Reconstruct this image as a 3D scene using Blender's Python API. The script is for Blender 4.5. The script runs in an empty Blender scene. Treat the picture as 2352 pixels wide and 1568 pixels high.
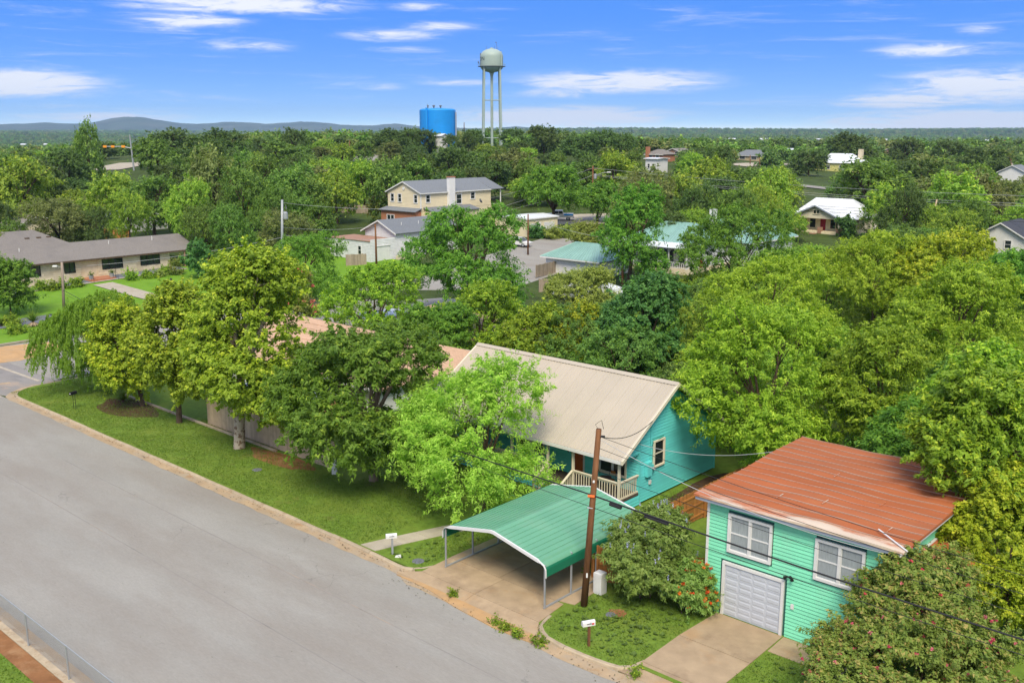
import bpy, math, random
import numpy as np
from mathutils import Vector, Matrix
# ------------------------------------------------------------------ camera, sky, sun, exposure
SC = bpy.context.scene
COL = SC.collection
F, HZ, CAMH = 2250.0, 298.0, 20.0            # focal length in pixels of a 2352 wide picture, horizon row, camera height (m)
PIT = math.atan((784 - HZ) / F); CP, SP = math.cos(PIT), math.sin(PIT)
cam_d = bpy.data.cameras.new('camera'); cam = bpy.data.objects.new('camera', cam_d); COL.objects.link(cam)
cam_d.sensor_width = 36.0; cam_d.lens = 36.0 * F / 2352.0
cam_d.clip_start = 0.5; cam_d.clip_end = 40000
cam.location = (0, 0, CAMH); cam.rotation_euler = (math.pi / 2 - PIT, 0, 0)
SC.camera = cam

SUN_EL, SUN_AZ = math.radians(51), math.radians(180)      # azimuth clockwise from +Y (the view direction)
sun_d = bpy.data.lights.new('sun', 'SUN'); sun = bpy.data.objects.new('sun', sun_d); COL.objects.link(sun)
sun_d.energy = 1.8; sun_d.angle = math.radians(24); sun_d.color = (1.0, 0.90, 0.72)
sdir = Vector((math.sin(SUN_AZ) * math.cos(SUN_EL), math.cos(SUN_AZ) * math.cos(SUN_EL), math.sin(SUN_EL)))
sun.rotation_euler = sdir.to_track_quat('Z', 'Y').to_euler()

wld = bpy.data.worlds.new('World'); SC.world = wld; wld.use_nodes = True
nt = wld.node_tree; nt.nodes.clear()
def wn(t, **k):
    n = nt.nodes.new(t)
    for a, b in k.items(): setattr(n, a, b)
    return n
def wm(op, a, b=None, c=None):
    n = wn('ShaderNodeMath', operation=op)
    for i, v in enumerate((a, b, c)):
        if v is None: continue
        if isinstance(v, (int, float)): n.inputs[i].default_value = v
        else: nt.links.new(v, n.inputs[i])
    return n.outputs[0]
SKY_SAT, SKY_SUB, SKY_V = 2.1, .455, 4.1
tc = wn('ShaderNodeTexCoord'); sep = wn('ShaderNodeSeparateXYZ'); nt.links.new(tc.outputs['Generated'], sep.inputs[0])
dx, dy, dz = sep.outputs
zp = wm('MAXIMUM', dz, 0.0)
# the photograph's air is clear: the sky texture is read somewhat higher up than the true direction
zr = wm('ADD', wm('MULTIPLY', wm('POWER', zp, 0.62), 1.35), 0.045)
comb = wn('ShaderNodeCombineXYZ'); nt.links.new(dx, comb.inputs[0]); nt.links.new(dy, comb.inputs[1]); nt.links.new(zr, comb.inputs[2])
nrm = wn('ShaderNodeVectorMath', operation='NORMALIZE'); nt.links.new(comb.outputs[0], nrm.inputs[0])
sky = wn('ShaderNodeTexSky', sky_type='NISHITA', sun_disc=False, sun_elevation=SUN_EL, sun_rotation=SUN_AZ,
         altitude=300, air_density=1.0, dust_density=0.6, ozone_density=2.2)
nt.links.new(nrm.outputs[0], sky.inputs['Vector'])
# clouds: flat streaks, some at the places where the photograph has them, the rest from noise all round the sky
az = wm('ARCTAN2', dx, dy); el = wm('ARCSINE', dz)
def ang(px, py):
    u, v = (px - 1176) / F, (py - 784) / F
    x, y, z = u, CP - SP * v, -(SP + CP * v)
    return math.atan2(x, y), math.atan2(z, math.hypot(x, y))
CLOUDS = [(70, 192, 210, 27, 1.0), (120, 245, 160, 9, .35), (1420, 188, 300, 24, 1.0), (1290, 212, 150, 16, .6), (1290, 270, 330, 22, 1.25), (1060, 190, 170, 10, .45),
          (540, 8, 340, 22, .95), (430, 46, 200, 17, .7), (575, 105, 140, 16, .6), (900, 80, 180, 17, .55), (1000, 62, 150, 14, .5), (930, 115, 130, 9, .45), (960, 15, 110, 12, .5),
          (2290, 195, 270, 34, 1.0), (2130, 116, 150, 17, .7), (2080, 232, 200, 14, 1.1), (2230, 281, 360, 24, 1.3), (2250, 68, 70, 14, .45), (880, 200, 90, 10, .5), (230, 268, 260, 12, .7), (380, 68, 120, 10, .4)]
acc = None
for (cx, cy, w, h, s) in CLOUDS:
    a0, e0 = ang(cx, cy); wa, we = w / 2302 * .72, h / 2302 * 1.0
    d = wm('ADD', wm('POWER', wm('ABSOLUTE', wm('DIVIDE', wm('SUBTRACT', az, a0), wa)), 2.0), wm('POWER', wm('ABSOLUTE', wm('DIVIDE', wm('SUBTRACT', el, e0), we)), 2.0))
    g = wm('MULTIPLY', wm('EXPONENT', wm('MULTIPLY', d, -1.0)), s)
    acc = g if acc is None else wm('MAXIMUM', acc, g)
cv = wn('ShaderNodeCombineXYZ'); nt.links.new(wm('MULTIPLY', az, 19), cv.inputs[0]); nt.links.new(wm('MULTIPLY', el, 135), cv.inputs[1])
n1 = wn('ShaderNodeTexNoise'); n1.inputs['Scale'].default_value = 1.0; n1.inputs['Detail'].default_value = 12; n1.inputs['Roughness'].default_value = .66; n1.inputs['Distortion'].default_value = .9
nt.links.new(cv.outputs[0], n1.inputs['Vector'])
pz = wm('DIVIDE', 1.0, wm('ADD', zp, 0.06)); pv = wn('ShaderNodeCombineXYZ')
nt.links.new(wm('MULTIPLY', dx, pz), pv.inputs[0]); nt.links.new(wm('MULTIPLY', dy, pz), pv.inputs[1])
n2 = wn('ShaderNodeTexNoise'); n2.inputs['Scale'].default_value = .9; n2.inputs['Detail'].default_value = 8; n2.inputs['Roughness'].default_value = .6
nt.links.new(pv.outputs[0], n2.inputs['Vector'])
def ss(v, a, b):
    m = wn('ShaderNodeMapRange', interpolation_type='SMOOTHSTEP'); nt.links.new(v, m.inputs[0]); m.inputs[1].default_value = a; m.inputs[2].default_value = b
    return m.outputs[0]
c1 = ss(wm('MULTIPLY', acc, wm('SUBTRACT', wm('MULTIPLY', n1.outputs[0], 3.4), .72)), .10, .85)
c2 = wm('MULTIPLY', ss(n2.outputs[0], .36, .6), wm('MAXIMUM', ss(el, .14, .24), ss(wm('ABSOLUTE', az), .52, .75)))
cv3 = wn('ShaderNodeCombineXYZ'); nt.links.new(wm('ADD', wm('MULTIPLY', az, 7), wm('MULTIPLY', el, 9)), cv3.inputs[0]); nt.links.new(wm('MULTIPLY', el, 95), cv3.inputs[1]); cv3.inputs[2].default_value = 3.7
n3 = wn('ShaderNodeTexNoise'); n3.inputs['Scale'].default_value = 1.0; n3.inputs['Detail'].default_value = 12; n3.inputs['Roughness'].default_value = .7; n3.inputs['Distortion'].default_value = .5; nt.links.new(cv3.outputs[0], n3.inputs['Vector'])
c3 = wm('MULTIPLY', ss(n3.outputs[0], .5, .8), .42)
cl = wm('MAXIMUM', c3, wm('MAXIMUM', wm('MULTIPLY', c1, .93), wm('MULTIPLY', c2, .9)))
hs = wn('ShaderNodeSeparateColor', mode='HSV'); nt.links.new(sky.outputs[0], hs.inputs[0])
hc = wn('ShaderNodeCombineColor', mode='HSV'); nt.links.new(wm('ADD', hs.outputs[0], wm('MULTIPLY', wm('SUBTRACT', hs.outputs[1], .46), .085)), hc.inputs[0])
nt.links.new(wm('MINIMUM', wm('MAXIMUM', wm('SUBTRACT', wm('MULTIPLY', hs.outputs[1], SKY_SAT), SKY_SUB), .2), .92), hc.inputs[1]); nt.links.new(wm('MULTIPLY', wm('ADD', wm('MULTIPLY', wm('EXPONENT', wm('MULTIPLY', zp, -22.0)), .30), 1.0), SKY_V), hc.inputs[2])
mixc = wn('ShaderNodeMix', data_type='RGBA'); nt.links.new(cl, mixc.inputs[0]); nt.links.new(hc.outputs[0], mixc.inputs[6]); mixc.inputs[7].default_value = (4.1, 4.15, 4.35, 1)
bg = wn('ShaderNodeBackground'); bg.inputs[1].default_value = 0.1; nt.links.new(mixc.outputs[2], bg.inputs[0])
wo = wn('ShaderNodeOutputWorld'); nt.links.new(bg.outputs[0], wo.inputs[0])

SC.view_settings.view_transform = 'Standard'; SC.view_settings.look = 'None'; SC.view_settings.gamma = 1.0
SC.view_settings.use_curve_mapping = False; SC.view_settings.exposure = 1.32
cy = SC.cycles
cy.max_bounces = 8; cy.diffuse_bounces = 5; cy.glossy_bounces = 2; cy.transmission_bounces = 5; cy.volume_bounces = 0; cy.transparent_max_bounces = 4
cy.caustics_reflective = False; cy.caustics_refractive = False; cy.sample_clamp_indirect = 6.0; cy.use_denoising = True
cy.volume_max_steps = 64

# ------------------------------------------------------------------ places
TH = math.radians(-42.2)                       # the town's street grid: local x runs along the street, local y away from it
CT, ST = math.cos(TH), math.sin(TH)
def W(sx, sy, z=0.0): return Vector((sx * CT - sy * ST, sx * ST + sy * CT, z))
def WS(X, Y): return (X * CT + Y * ST, -X * ST + Y * CT)
def ray(px, py):
    u, v = (px - 1176) / F, (py - 784) / F
    return np.array([u, CP - SP * v, -(SP + CP * v)])
def sstep(a, b, x):
    t = np.clip((x - a) / (b - a), 0, 1); return t * t * (3 - 2 * t)
def terrain(X, Y):
    """height of the land in metres above the front lawns"""
    X = np.asarray(X, float); Y = np.asarray(Y, float)
    ramp = np.clip((Y - 118) / 285, 0, 1); ramp = ramp * (1 - .25 * ramp * (1 - ramp))
    hill = 12.2 * ramp * np.exp(-np.abs((X + 45) / 165) ** 4) * (1 - sstep(520, 900, Y))
    plat = 4.5 * sstep(230, 420, Y) * sstep(80, 190, X) * (1 - sstep(650, 1000, Y))
    r = np.hypot(X, Y)
    plain = -12 * sstep(650, 1300, r) + (12 + 13 * sstep(-1200, 900, X)) * sstep(2600, 5200, r) + (4 * np.sin(X * .0021 + 1) + 3.5 * np.sin(Y * .0027 + X * .0011)) * sstep(900, 2000, r)
    return hill + plat + plain - 0.135
def terr(X, Y): return float(terrain(X, Y))
def at(px, py, Y):
    r = ray(px, py); k = Y / r[1]; return Vector((r[0] * k, Y, CAMH + r[2] * k))
def G(px, py, z=0.0):
    r = ray(px, py); k = (z - CAMH) / r[2]; return Vector((r[0] * k, r[1] * k, z))
def GT(px, py):
    """the spot on the land that a picture point looks at"""
    r = ray(px, py); lo = 20.0
    for i in range(400):
        k = lo * 1.012
        if CAMH + r[2] * k < terr(r[0] * k, r[1] * k): break
        lo = k
    hi = k
    for i in range(30):
        m = (lo + hi) / 2
        if CAMH + r[2] * m < terr(r[0] * m, r[1] * m): hi = m
        else: lo = m
    return Vector((r[0] * hi, r[1] * hi, terr(r[0] * hi, r[1] * hi)))
def proj(p):
    X, Y, Z = p[0], p[1], p[2] - CAMH; zc = Y * CP - Z * SP; yc = -(Y * SP + Z * CP)
    return 1176 + F * X / zc, 784 + F * yc / zc
def mpp(Y): return (Y * CP + 16 * SP) / F        # metres per picture pixel at a distance

# ------------------------------------------------------------------ mesh helpers
class MB:
    def __init__(s): s.v = []; s.f = []
    def add(s, vs, fs):
        o = len(s.v); s.v += [tuple(p) for p in vs]; s.f += [tuple(i + o for i in f) for f in fs]; return s
    def box(s, x0, x1, y0, y1, z0, z1):
        return s.add([(x0, y0, z0), (x1, y0, z0), (x1, y1, z0), (x0, y1, z0), (x0, y0, z1), (x1, y0, z1), (x1, y1, z1), (x0, y1, z1)],
                     [(0, 3, 2, 1), (4, 5, 6, 7), (0, 1, 5, 4), (1, 2, 6, 5), (2, 3, 7, 6), (3, 0, 4, 7)])
    def bbox(s, x0, x1, y0, y1, z0, z1, b=.02):
        """box with chamfered top edges"""
        return s.add([(x0, y0, z0), (x1, y0, z0), (x1, y1, z0), (x0, y1, z0), (x0, y0, z1 - b), (x1, y0, z1 - b), (x1, y1, z1 - b), (x0, y1, z1 - b),
                      (x0 + b, y0 + b, z1), (x1 - b, y0 + b, z1), (x1 - b, y1 - b, z1), (x0 + b, y1 - b, z1)],
                     [(0, 3, 2, 1), (0, 1, 5, 4), (1, 2, 6, 5), (2, 3, 7, 6), (3, 0, 4, 7), (4, 5, 9, 8), (5, 6, 10, 9), (6, 7, 11, 10), (7, 4, 8, 11), (8, 9, 10, 11)])
    def hexa(s, p): return s.add(p, [(0, 3, 2, 1), (4, 5, 6, 7), (0, 1, 5, 4), (1, 2, 6, 5), (2, 3, 7, 6), (3, 0, 4, 7)])
    def slab(s, quad, t):
        """quad (4 corners, anticlockwise seen from outside) given thickness t inwards"""
        q = [Vector(p) for p in quad]; n = (q[1] - q[0]).cross(q[3] - q[0]).normalized() * t
        return s.hexa([p - n for p in q] + q)
    def prism(s, poly, fn, a, b):
        """2-D outline poly, extruded from a to b; fn(u, v, w) -> point"""
        n = len(poly)
        return s.add([fn(u, v, a) for u, v in poly] + [fn(u, v, b) for u, v in poly],
                     [tuple(range(n))[::-1], tuple(range(n, 2 * n))] + [(i, (i + 1) % n, n + (i + 1) % n, n + i) for i in range(n)])
    def tube(s, pts, rad, n=8, cap=True):
        pts = [Vector(p) for p in pts]; rad = rad if hasattr(rad, '__len__') else [rad] * len(pts); o = len(s.v); up = None
        for i, p in enumerate(pts):
            d = (pts[min(i + 1, len(pts) - 1)] - pts[max(i - 1, 0)]).normalized()
            if up is None: up = Vector((0, 0, 1)) if abs(d.z) < .9 else Vector((1, 0, 0))
            a = d.cross(up).normalized(); b = d.cross(a).normalized(); up = -b if False else up
            for k in range(n):
                t = 2 * math.pi * k / n; s.v.append(tuple(p + (a * math.cos(t) + b * math.sin(t)) * rad[i]))
        for i in range(len(pts) - 1):
            for k in range(n):
                k2 = (k + 1) % n; s.f.append((o + i * n + k, o + i * n + k2, o + (i + 1) * n + k2, o + (i + 1) * n + k))
        if cap: s.f.append(tuple(o + k for k in range(n))[::-1]); s.f.append(tuple(o + (len(pts) - 1) * n + k for k in range(n)))
        return s
    def lathe(s, prof, n=24, c=(0, 0)):
        o = len(s.v)
        for r, z in prof:
            for k in range(n):
                t = 2 * math.pi * k / n; s.v.append((c[0] + r * math.cos(t), c[1] + r * math.sin(t), z))
        for i in range(len(prof) - 1):
            for k in range(n):
                k2 = (k + 1) % n; s.f.append((o + i * n + k, o + i * n + k2, o + (i + 1) * n + k2, o + (i + 1) * n + k))
        s.f.append(tuple(o + k for k in range(n))[::-1]); s.f.append(tuple(o + (len(prof) - 1) * n + k for k in range(n)))
        return s
    def mesh(s, name, mat, smooth=False):
        me = bpy.data.meshes.new(name); me.from_pydata(s.v, [], s.f); me.materials.append(mat); me.update()
        if smooth: me.polygons.foreach_set('use_smooth', [True] * len(me.polygons))
        return me
    def build(s, name, mat, parent=None, smooth=False, **tags): return put(name, s.mesh(name, mat, smooth), parent, **tags)
def put(name, me, parent=None, loc=None, rot=None, **tags):
    o = bpy.data.objects.new(name, me); COL.objects.link(o)
    if parent is not None: o.parent = parent
    if loc is not None: o.location = loc
    if rot is not None: o.rotation_euler = rot
    return tag(o, **tags)
def tag(o, label=None, cat=None, group=None, kind=None):
    if label: o['label'] = label
    if cat: o['category'] = cat
    if group: o['group'] = group
    if kind: o['kind'] = kind
    return o
def thing(name, label, cat, loc=(0, 0, 0), rz=0.0, group=None):
    o = bpy.data.objects.new(name, None); o.empty_display_size = .5; COL.objects.link(o); o.location = loc; o.rotation_euler = (0, 0, rz)
    return tag(o, label, cat, group)
def site(name, label, cat, sx, sy, z=0.0, group=None): return thing(name, label, cat, W(sx, sy, z), TH, group)

# ------------------------------------------------------------------ materials
MATS = {}
def mat(name, col, rough=.75, var=.12, scale=2.0, bump=0.0, bscale=40.0, spec=.3, rand=0.0, metal=0.0, col2=None, s2=1.0, lo=.5, hi=.7, stretch=(1, 1, 1), col3=None, s3=.3, lo3=.55, hi3=.7, cracks=0.0, grain=0.0):
    m = bpy.data.materials.new(name); m.use_nodes = True; t = m.node_tree; b = t.nodes['Principled BSDF']; L = t.links.new
    def N(k, **kw):
        n = t.nodes.new(k)
        for a, c in kw.items(): setattr(n, a, c)
        return n
    geo = N('ShaderNodeNewGeometry'); mp = N('ShaderNodeMapping'); mp.vector_type = 'TEXTURE'; mp.inputs['Scale'].default_value = tuple(1 / q for q in stretch); mp.inputs['Rotation'].default_value = (0, 0, TH)
    L(geo.outputs['Position'], mp.inputs[0]); vec = mp.outputs[0]
    def noise(sc, det=5, ro=.55):
        n = N('ShaderNodeTexNoise'); n.inputs['Scale'].default_value = sc; n.inputs['Detail'].default_value = det; n.inputs['Roughness'].default_value = ro; L(vec, n.inputs['Vector']); return n.outputs[0]
    def mr(v, a, c, d, e):
        n = N('ShaderNodeMapRange'); L(v, n.inputs[0])
        for i, q in enumerate((a, c, d, e)): n.inputs[i + 1].default_value = q
        return n.outputs[0]
    def mix(f, A, B, mode='MIX'):
        n = N('ShaderNodeMix', data_type='RGBA', blend_type=mode)
        for sck, v in ((n.inputs[0], f), (n.inputs[6], A), (n.inputs[7], B)):
            if hasattr(v, 'is_output'): L(v, sck)
            elif isinstance(v, (int, float)): sck.default_value = v
            else: sck.default_value = (*v, 1)
        return n.outputs[2]
    c = mix(mr(noise(scale), .3, .7, 0, 1), tuple(x * (1 - var) for x in col), tuple(x * (1 + var) for x in col))
    if col2: c = mix(mr(noise(s2, 6, .65), lo, hi, 0, 1), c, col2)
    if col3: c = mix(mr(noise(s3, 6, .65), lo3, hi3, 0, 1), c, col3)
    if grain: c = mix(1.0, c, mix(mr(noise(14, 3, .7), .3, .7, 0, 1), (1 - grain,) * 3, (1 + grain,) * 3), 'MULTIPLY')
    if cracks:
        vo = N('ShaderNodeTexVoronoi', feature='DISTANCE_TO_EDGE'); vo.inputs['Scale'].default_value = cracks; ds = N('ShaderNodeMix', data_type='VECTOR'); nz = N('ShaderNodeTexNoise'); nz.inputs['Scale'].default_value = .8; nz.inputs['Detail'].default_value = 6; L(geo.outputs['Position'], nz.inputs['Vector'])
        va = N('ShaderNodeVectorMath', operation='MULTIPLY_ADD'); L(nz.outputs[1], va.inputs[0]); va.inputs[1].default_value = (2.2, 2.2, 0); L(geo.outputs['Position'], va.inputs[2]); L(va.outputs[0], vo.inputs['Vector'])
        f1 = mr(vo.outputs['Distance'], 0, .0045, 1, 0); mm = N('ShaderNodeMath', operation='MULTIPLY'); L(f1, mm.inputs[0]); L(mr(noise(.23, 3), .5, .62, 0, .55), mm.inputs[1]); c = mix(mm.outputs[0], c, (.07, .065, .06))
    if rand:
        oi = N('ShaderNodeObjectInfo'); v = mr(oi.outputs['Random'], 0, 1, 1 - rand, 1 + rand)
        cc = N('ShaderNodeCombineXYZ')
        for i in range(3): L(v, cc.inputs[i])
        c = mix(1.0, c, cc.outputs[0], 'MULTIPLY')
    L(c, b.inputs['Base Color']); b.inputs['Roughness'].default_value = rough; b.inputs['Metallic'].default_value = metal; b.inputs['Specular IOR Level'].default_value = spec
    if bump:
        bn = N('ShaderNodeBump'); bn.inputs['Strength'].default_value = bump; bn.inputs['Distance'].default_value = .03; L(noise(bscale, 6, .6), bn.inputs['Height']); L(bn.outputs[0], b.inputs['Normal'])
    MATS[name] = m; return m
def leafmat(name, trans=.4, rough=.55, spec=.25):
    m = bpy.data.materials.new(name); m.use_nodes = True; t = m.node_tree; b = t.nodes['Principled BSDF']; L = t.links.new
    at_ = t.nodes.new('ShaderNodeAttribute'); at_.attribute_name = 'col'
    oi = t.nodes.new('ShaderNodeObjectInfo'); hsv = t.nodes.new('ShaderNodeHueSaturation'); L(at_.outputs['Color'], hsv.inputs['Color'])
    for sck, a, c in (('Hue', .485, .512), ('Value', .86, 1.16)):
        mr = t.nodes.new('ShaderNodeMapRange'); L(oi.outputs['Random'], mr.inputs[0]); mr.inputs[3].default_value = a; mr.inputs[4].default_value = c; L(mr.outputs[0], hsv.inputs[sck])
    L(hsv.outputs[0], b.inputs['Base Color']); b.inputs['Roughness'].default_value = rough; b.inputs['Specular IOR Level'].default_value = spec
    tr = t.nodes.new('ShaderNodeBsdfTranslucent'); tm = t.nodes.new('ShaderNodeMix'); tm.data_type = 'RGBA'; tm.blend_type = 'MULTIPLY'; tm.inputs[0].default_value = 1.0; L(hsv.outputs[0], tm.inputs[6]); tm.inputs[7].default_value = (1.12, 1.22, .45, 1); L(tm.outputs[2], tr.inputs[0]); mx = t.nodes.new('ShaderNodeMixShader'); mx.inputs[0].default_value = trans
    L(b.outputs[0], mx.inputs[1]); L(tr.outputs[0], mx.inputs[2]); L(mx.outputs[0], t.nodes['Material Output'].inputs[0]); return m
def glassmat(name, col, rough=.08):
    m = mat(name, col, rough=rough, var=.25, scale=1.3, spec=.6); return m

m_asph = mat('asphalt', (.292, .282, .25), .9, .07, .5, .3, 60, .2, col2=(.255, .233, .2), s2=.3, lo=.4, hi=.68, col3=(.17, .16, .15), s3=5.5, lo3=.69, hi3=.76, stretch=(.3, 1, 1), cracks=.16, grain=.07)
m_asph2 = mat('old_asphalt', (.25, .235, .215), .9, .08, .5, .25, 60, .2, col2=(.40, .30, .21), s2=.22, lo=.52, hi=.62, col3=(.17, .165, .155), s3=.7, lo3=.55, hi3=.7, stretch=(.4, 1, 1))
m_conc = mat('concrete', (0.378, 0.282, 0.18), .9, .12, 1.5, .25, 50, .2, col2=(.25, .18, .115), s2=.55, lo=.5, hi=.72, col3=(.43, .26, .12), s3=.35, lo3=.55, hi3=.75, rand=.08)
m_conc2 = mat('pale_concrete', (0.396, 0.352, 0.273), .9, .1, 1.2, .2, 40, .2, col2=(.33, .28, .2), s2=.8, lo=.5, hi=.75, rand=.06)
m_kerb = mat('kerb_concrete', (0.396, 0.324, 0.225), .9, .14, 2.2, .3, 40, .2, col2=(.26, .17, .09), s2=1.6, lo=.54, hi=.7, rand=.08)
m_gut = mat('gutter_concrete', (0.378, 0.279, 0.171), .9, .14, 1.2, .25, 30, .2, col2=(.34, .29, .22), s2=.7, lo=.45, hi=.7, col3=(.30, .17, .07), s3=1.3, lo3=.6, hi3=.75)
m_sand = mat('sand', (.46, .29, .14), .95, .12, 1.2, .3, 50, .1, col2=(.37, .27, .17), s2=.8, lo=.5, hi=.7)
m_soil = mat('soil', (.24, .115, .05), .95, .2, 1.5, .4, 30, .1, col2=(.34, .2, .1), s2=.9)
m_soild = mat('mulch', (.085, .05, .03), .95, .3, 3, .5, 20, .1)
m_gravel = mat('gravel', (.15, .16, .18), .95, .25, 14, .6, 40, .1)
m_lawn = mat('lawn_grass', (.125, .205, .028), .95, .28, 2.6, .8, 22, .1, col2=(.155, .215, .034), s2=.5, lo=.42, hi=.68, col3=(.17, .135, .05), s3=.42, lo3=.6, hi3=.78)
m_lawnb = mat('trimmed_grass', (.13, .26, .02), .95, .12, 1.2, .4, 26, .1, col2=(.16, .29, .03), s2=.3, lo=.45, hi=.7)
m_ground = mat('ground_grass', (.06, .09, .022), .95, .3, .12, .5, 6, .1, col2=(.17, .16, .065), s2=.035, lo=.55, hi=.72, col3=(.04, .06, .016), s3=.5, lo3=.45, hi3=.65)
m_white = mat('white_paint', (0.663, 0.663, 0.654), .55, .04, 2, col2=(.6, .58, .54), s2=1.5, lo=.62, hi=.85, rand=.03)
m_gdoor = mat('garage_door_paint', (.50, .53, .585), .5, .04, 2)
m_cream = mat('cream_trim', (.66, .60, .47), .6, .05, 2)
m_teal = mat('turquoise_siding', (0.126, 0.597, 0.597), .62, .06, 1.0, rand=.05, spec=.25)
m_tealp = mat('turquoise_wall', (0.0805, 0.506, 0.46), .62, .05, 1.0)
m_mint = mat('mint_siding', (.22, .70, .45), .62, .06, .8, rand=.05, spec=.25, col2=(.27, .66, .45), s2=.9, lo=.5, hi=.75, stretch=(1, 1, .3))
m_joint = mat('siding_joint', (.03, .12, .10), .8, .05)
m_tan = mat('tan_metal_roof', (.43, .38, .305), .5, .04, .5, spec=.35, rand=.025, col2=(.46, .395, .31), s2=.25, lo=.5, hi=.8)
m_rust = mat('rusty_metal_roof', (.365, .115, .046), .85, .09, 1.1, spec=.08, rand=.06, bump=.1, bscale=8, col2=(.31, .118, .058), s2=.35, lo=.42, hi=.7, col3=(.40, .145, .058), s3=1.7, lo3=.58, hi3=.75, stretch=(.35, 1, 1))
m_seam = mat('roof_seam', (.36, .23, .165), .6, .15, 2, col2=(.40, .16, .08), s2=1.2, lo=.45, hi=.65, stretch=(.35, 1, 1))
m_rustp = mat('flaking_roof_edge', (.56, .46, .35), .6, .12, 1.2, col2=(.42, .14, .055), s2=.9, lo=.4, hi=.52, stretch=(.3, 1, 1))
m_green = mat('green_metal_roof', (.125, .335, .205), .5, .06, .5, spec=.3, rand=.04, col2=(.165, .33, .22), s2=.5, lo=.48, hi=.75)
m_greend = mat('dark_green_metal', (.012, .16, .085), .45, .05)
m_steel = mat('galvanised_steel', (.34, .36, .38), .45, .1, 3, metal=.3)
m_greyp = mat('grey_blue_trim', (.26, .30, .38), .7, .08, 2)
m_wood = mat('cedar_fence', (.36, .155, .045), .8, .16, 3, .2, 30, .15, rand=.16, stretch=(1, 1, .3))
m_woodg = mat('weathered_fence', (.30, .245, .19), .85, .18, 3, .2, 30, .15, rand=.15, stretch=(1, 1, .3))
m_woodt = mat('tan_fence', (.46, .35, .235), .8, .1, 3, .15, 30, .15, rand=.1)
m_pole = mat('utility_pole_wood', (.16, .075, .035), .85, .3, 6, .4, 30, .15, stretch=(1, 1, .15))
m_poleg = mat('grey_pole_wood', (.27, .22, .18), .85, .2, 6, .3, 30, .15, stretch=(1, 1, .15))
m_black = mat('black_metal', (.012, .012, .014), .45, .1)
m_cable = mat('cable', (.018, .018, .02), .6, .1)
m_alum = mat('aluminium_wire', (.42, .43, .44), .5, .1)
m_orange = mat('orange_door', (.42, .095, .02), .5, .05)
m_ins = mat('orange_insulator', (.85, .16, .03), .5, .05)
m_red = mat('red_paint', (.6, .03, .03), .45, .05)
m_maroon = mat('red_door', (.3, .015, .03), .5, .05)
m_navy = mat('blue_door', (.02, .06, .13), .45, .05)
m_glass = glassmat('dark_window_glass', (.018, .026, .026))
m_curt = mat('curtained_window', (.29, .325, .34), .35, .16, 6, spec=.6, stretch=(5, 5, .4))
m_deck = mat('deck_boards', (.085, .062, .05), .8, .15, 2, rand=.12)
m_lime = mat('limestone', (.64, .56, .40), .85, .1, 1.5, .2, 20, .2, rand=.1, col2=(.58, .47, .3), s2=.6)
m_shing = mat('taupe_shingles', (.20, .183, .163), .9, .14, 6, .3, 18, .15, rand=.04, col2=(.17, .157, .142), s2=.4)
m_shgrey = mat('grey_shingles', (.17, .185, .2), .9, .14, 6, .3, 18, .15, rand=.04)
m_shpink = mat('peach_shingles', (.50, .33, .22), .9, .14, 5, .3, 14, .15, rand=.05)
m_shdark = mat('dark_shingles', (.06, .065, .08), .9, .14, 6, .3, 18, .15)
m_beige = mat('beige_siding', (.70, .61, .42), .65, .05, 1, rand=.03)
m_wsid = mat('white_siding', (.62, .63, .64), .7, .07, 1, rand=.05, col2=(.5, .5, .49), s2=1.5, lo=.55, hi=.75)
m_brick = mat('red_brick', (.38, .165, .09), .85, .14, 9, .2, 30)
m_brickt = mat('brown_brick', (.33, .19, .13), .85, .14, 9, .2, 30)
m_adobe = mat('ochre_stucco', (.46, .26, .12), .85, .1, 2, .2, 20)
m_metw = mat('white_metal_roof', (0.684, 0.712, 0.741), .4, .04, 1, spec=.4, rand=.03)
m_gseam = mat('sage_metal_roof', (.22, .38, .33), .45, .06, 1, rand=.04, spec=.35)
m_bluetank = mat('blue_tank_paint', (.012, .26, .72), .45, .04, .2, col2=(.012, .23, .62), s2=.15)
m_tower = mat('tower_paint', (.32, .40, .365), .5, .06, .3, col2=(.29, .35, .31), s2=.2, lo=.5, hi=.75)
m_bark = mat('bark', (.10, .07, .048), .95, .3, 5, .7, 14, .1)
m_barkw = mat('sycamore_bark', (.42, .36, .28), .9, .1, 3, .3, 14, .1, col2=(.17, .11, .07), s2=3.2, lo=.5, hi=.58)
m_barkg = mat('pale_bark', (.24, .18, .135), .95, .25, 5, .6, 14, .1)
m_tyre = mat('tyre_rubber', (.02, .02, .02), .8, .1)
m_leaf = leafmat('leaves')
m_leaf_soft = leafmat('fine_leaves', .48)
m_petal = leafmat('petals', .3)
m_hill = mat('hill_scrub', (.045, .07, .025), .95, .3, .004, col2=(.09, .10, .05), s2=.003, lo=.5, hi=.7)
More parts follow.
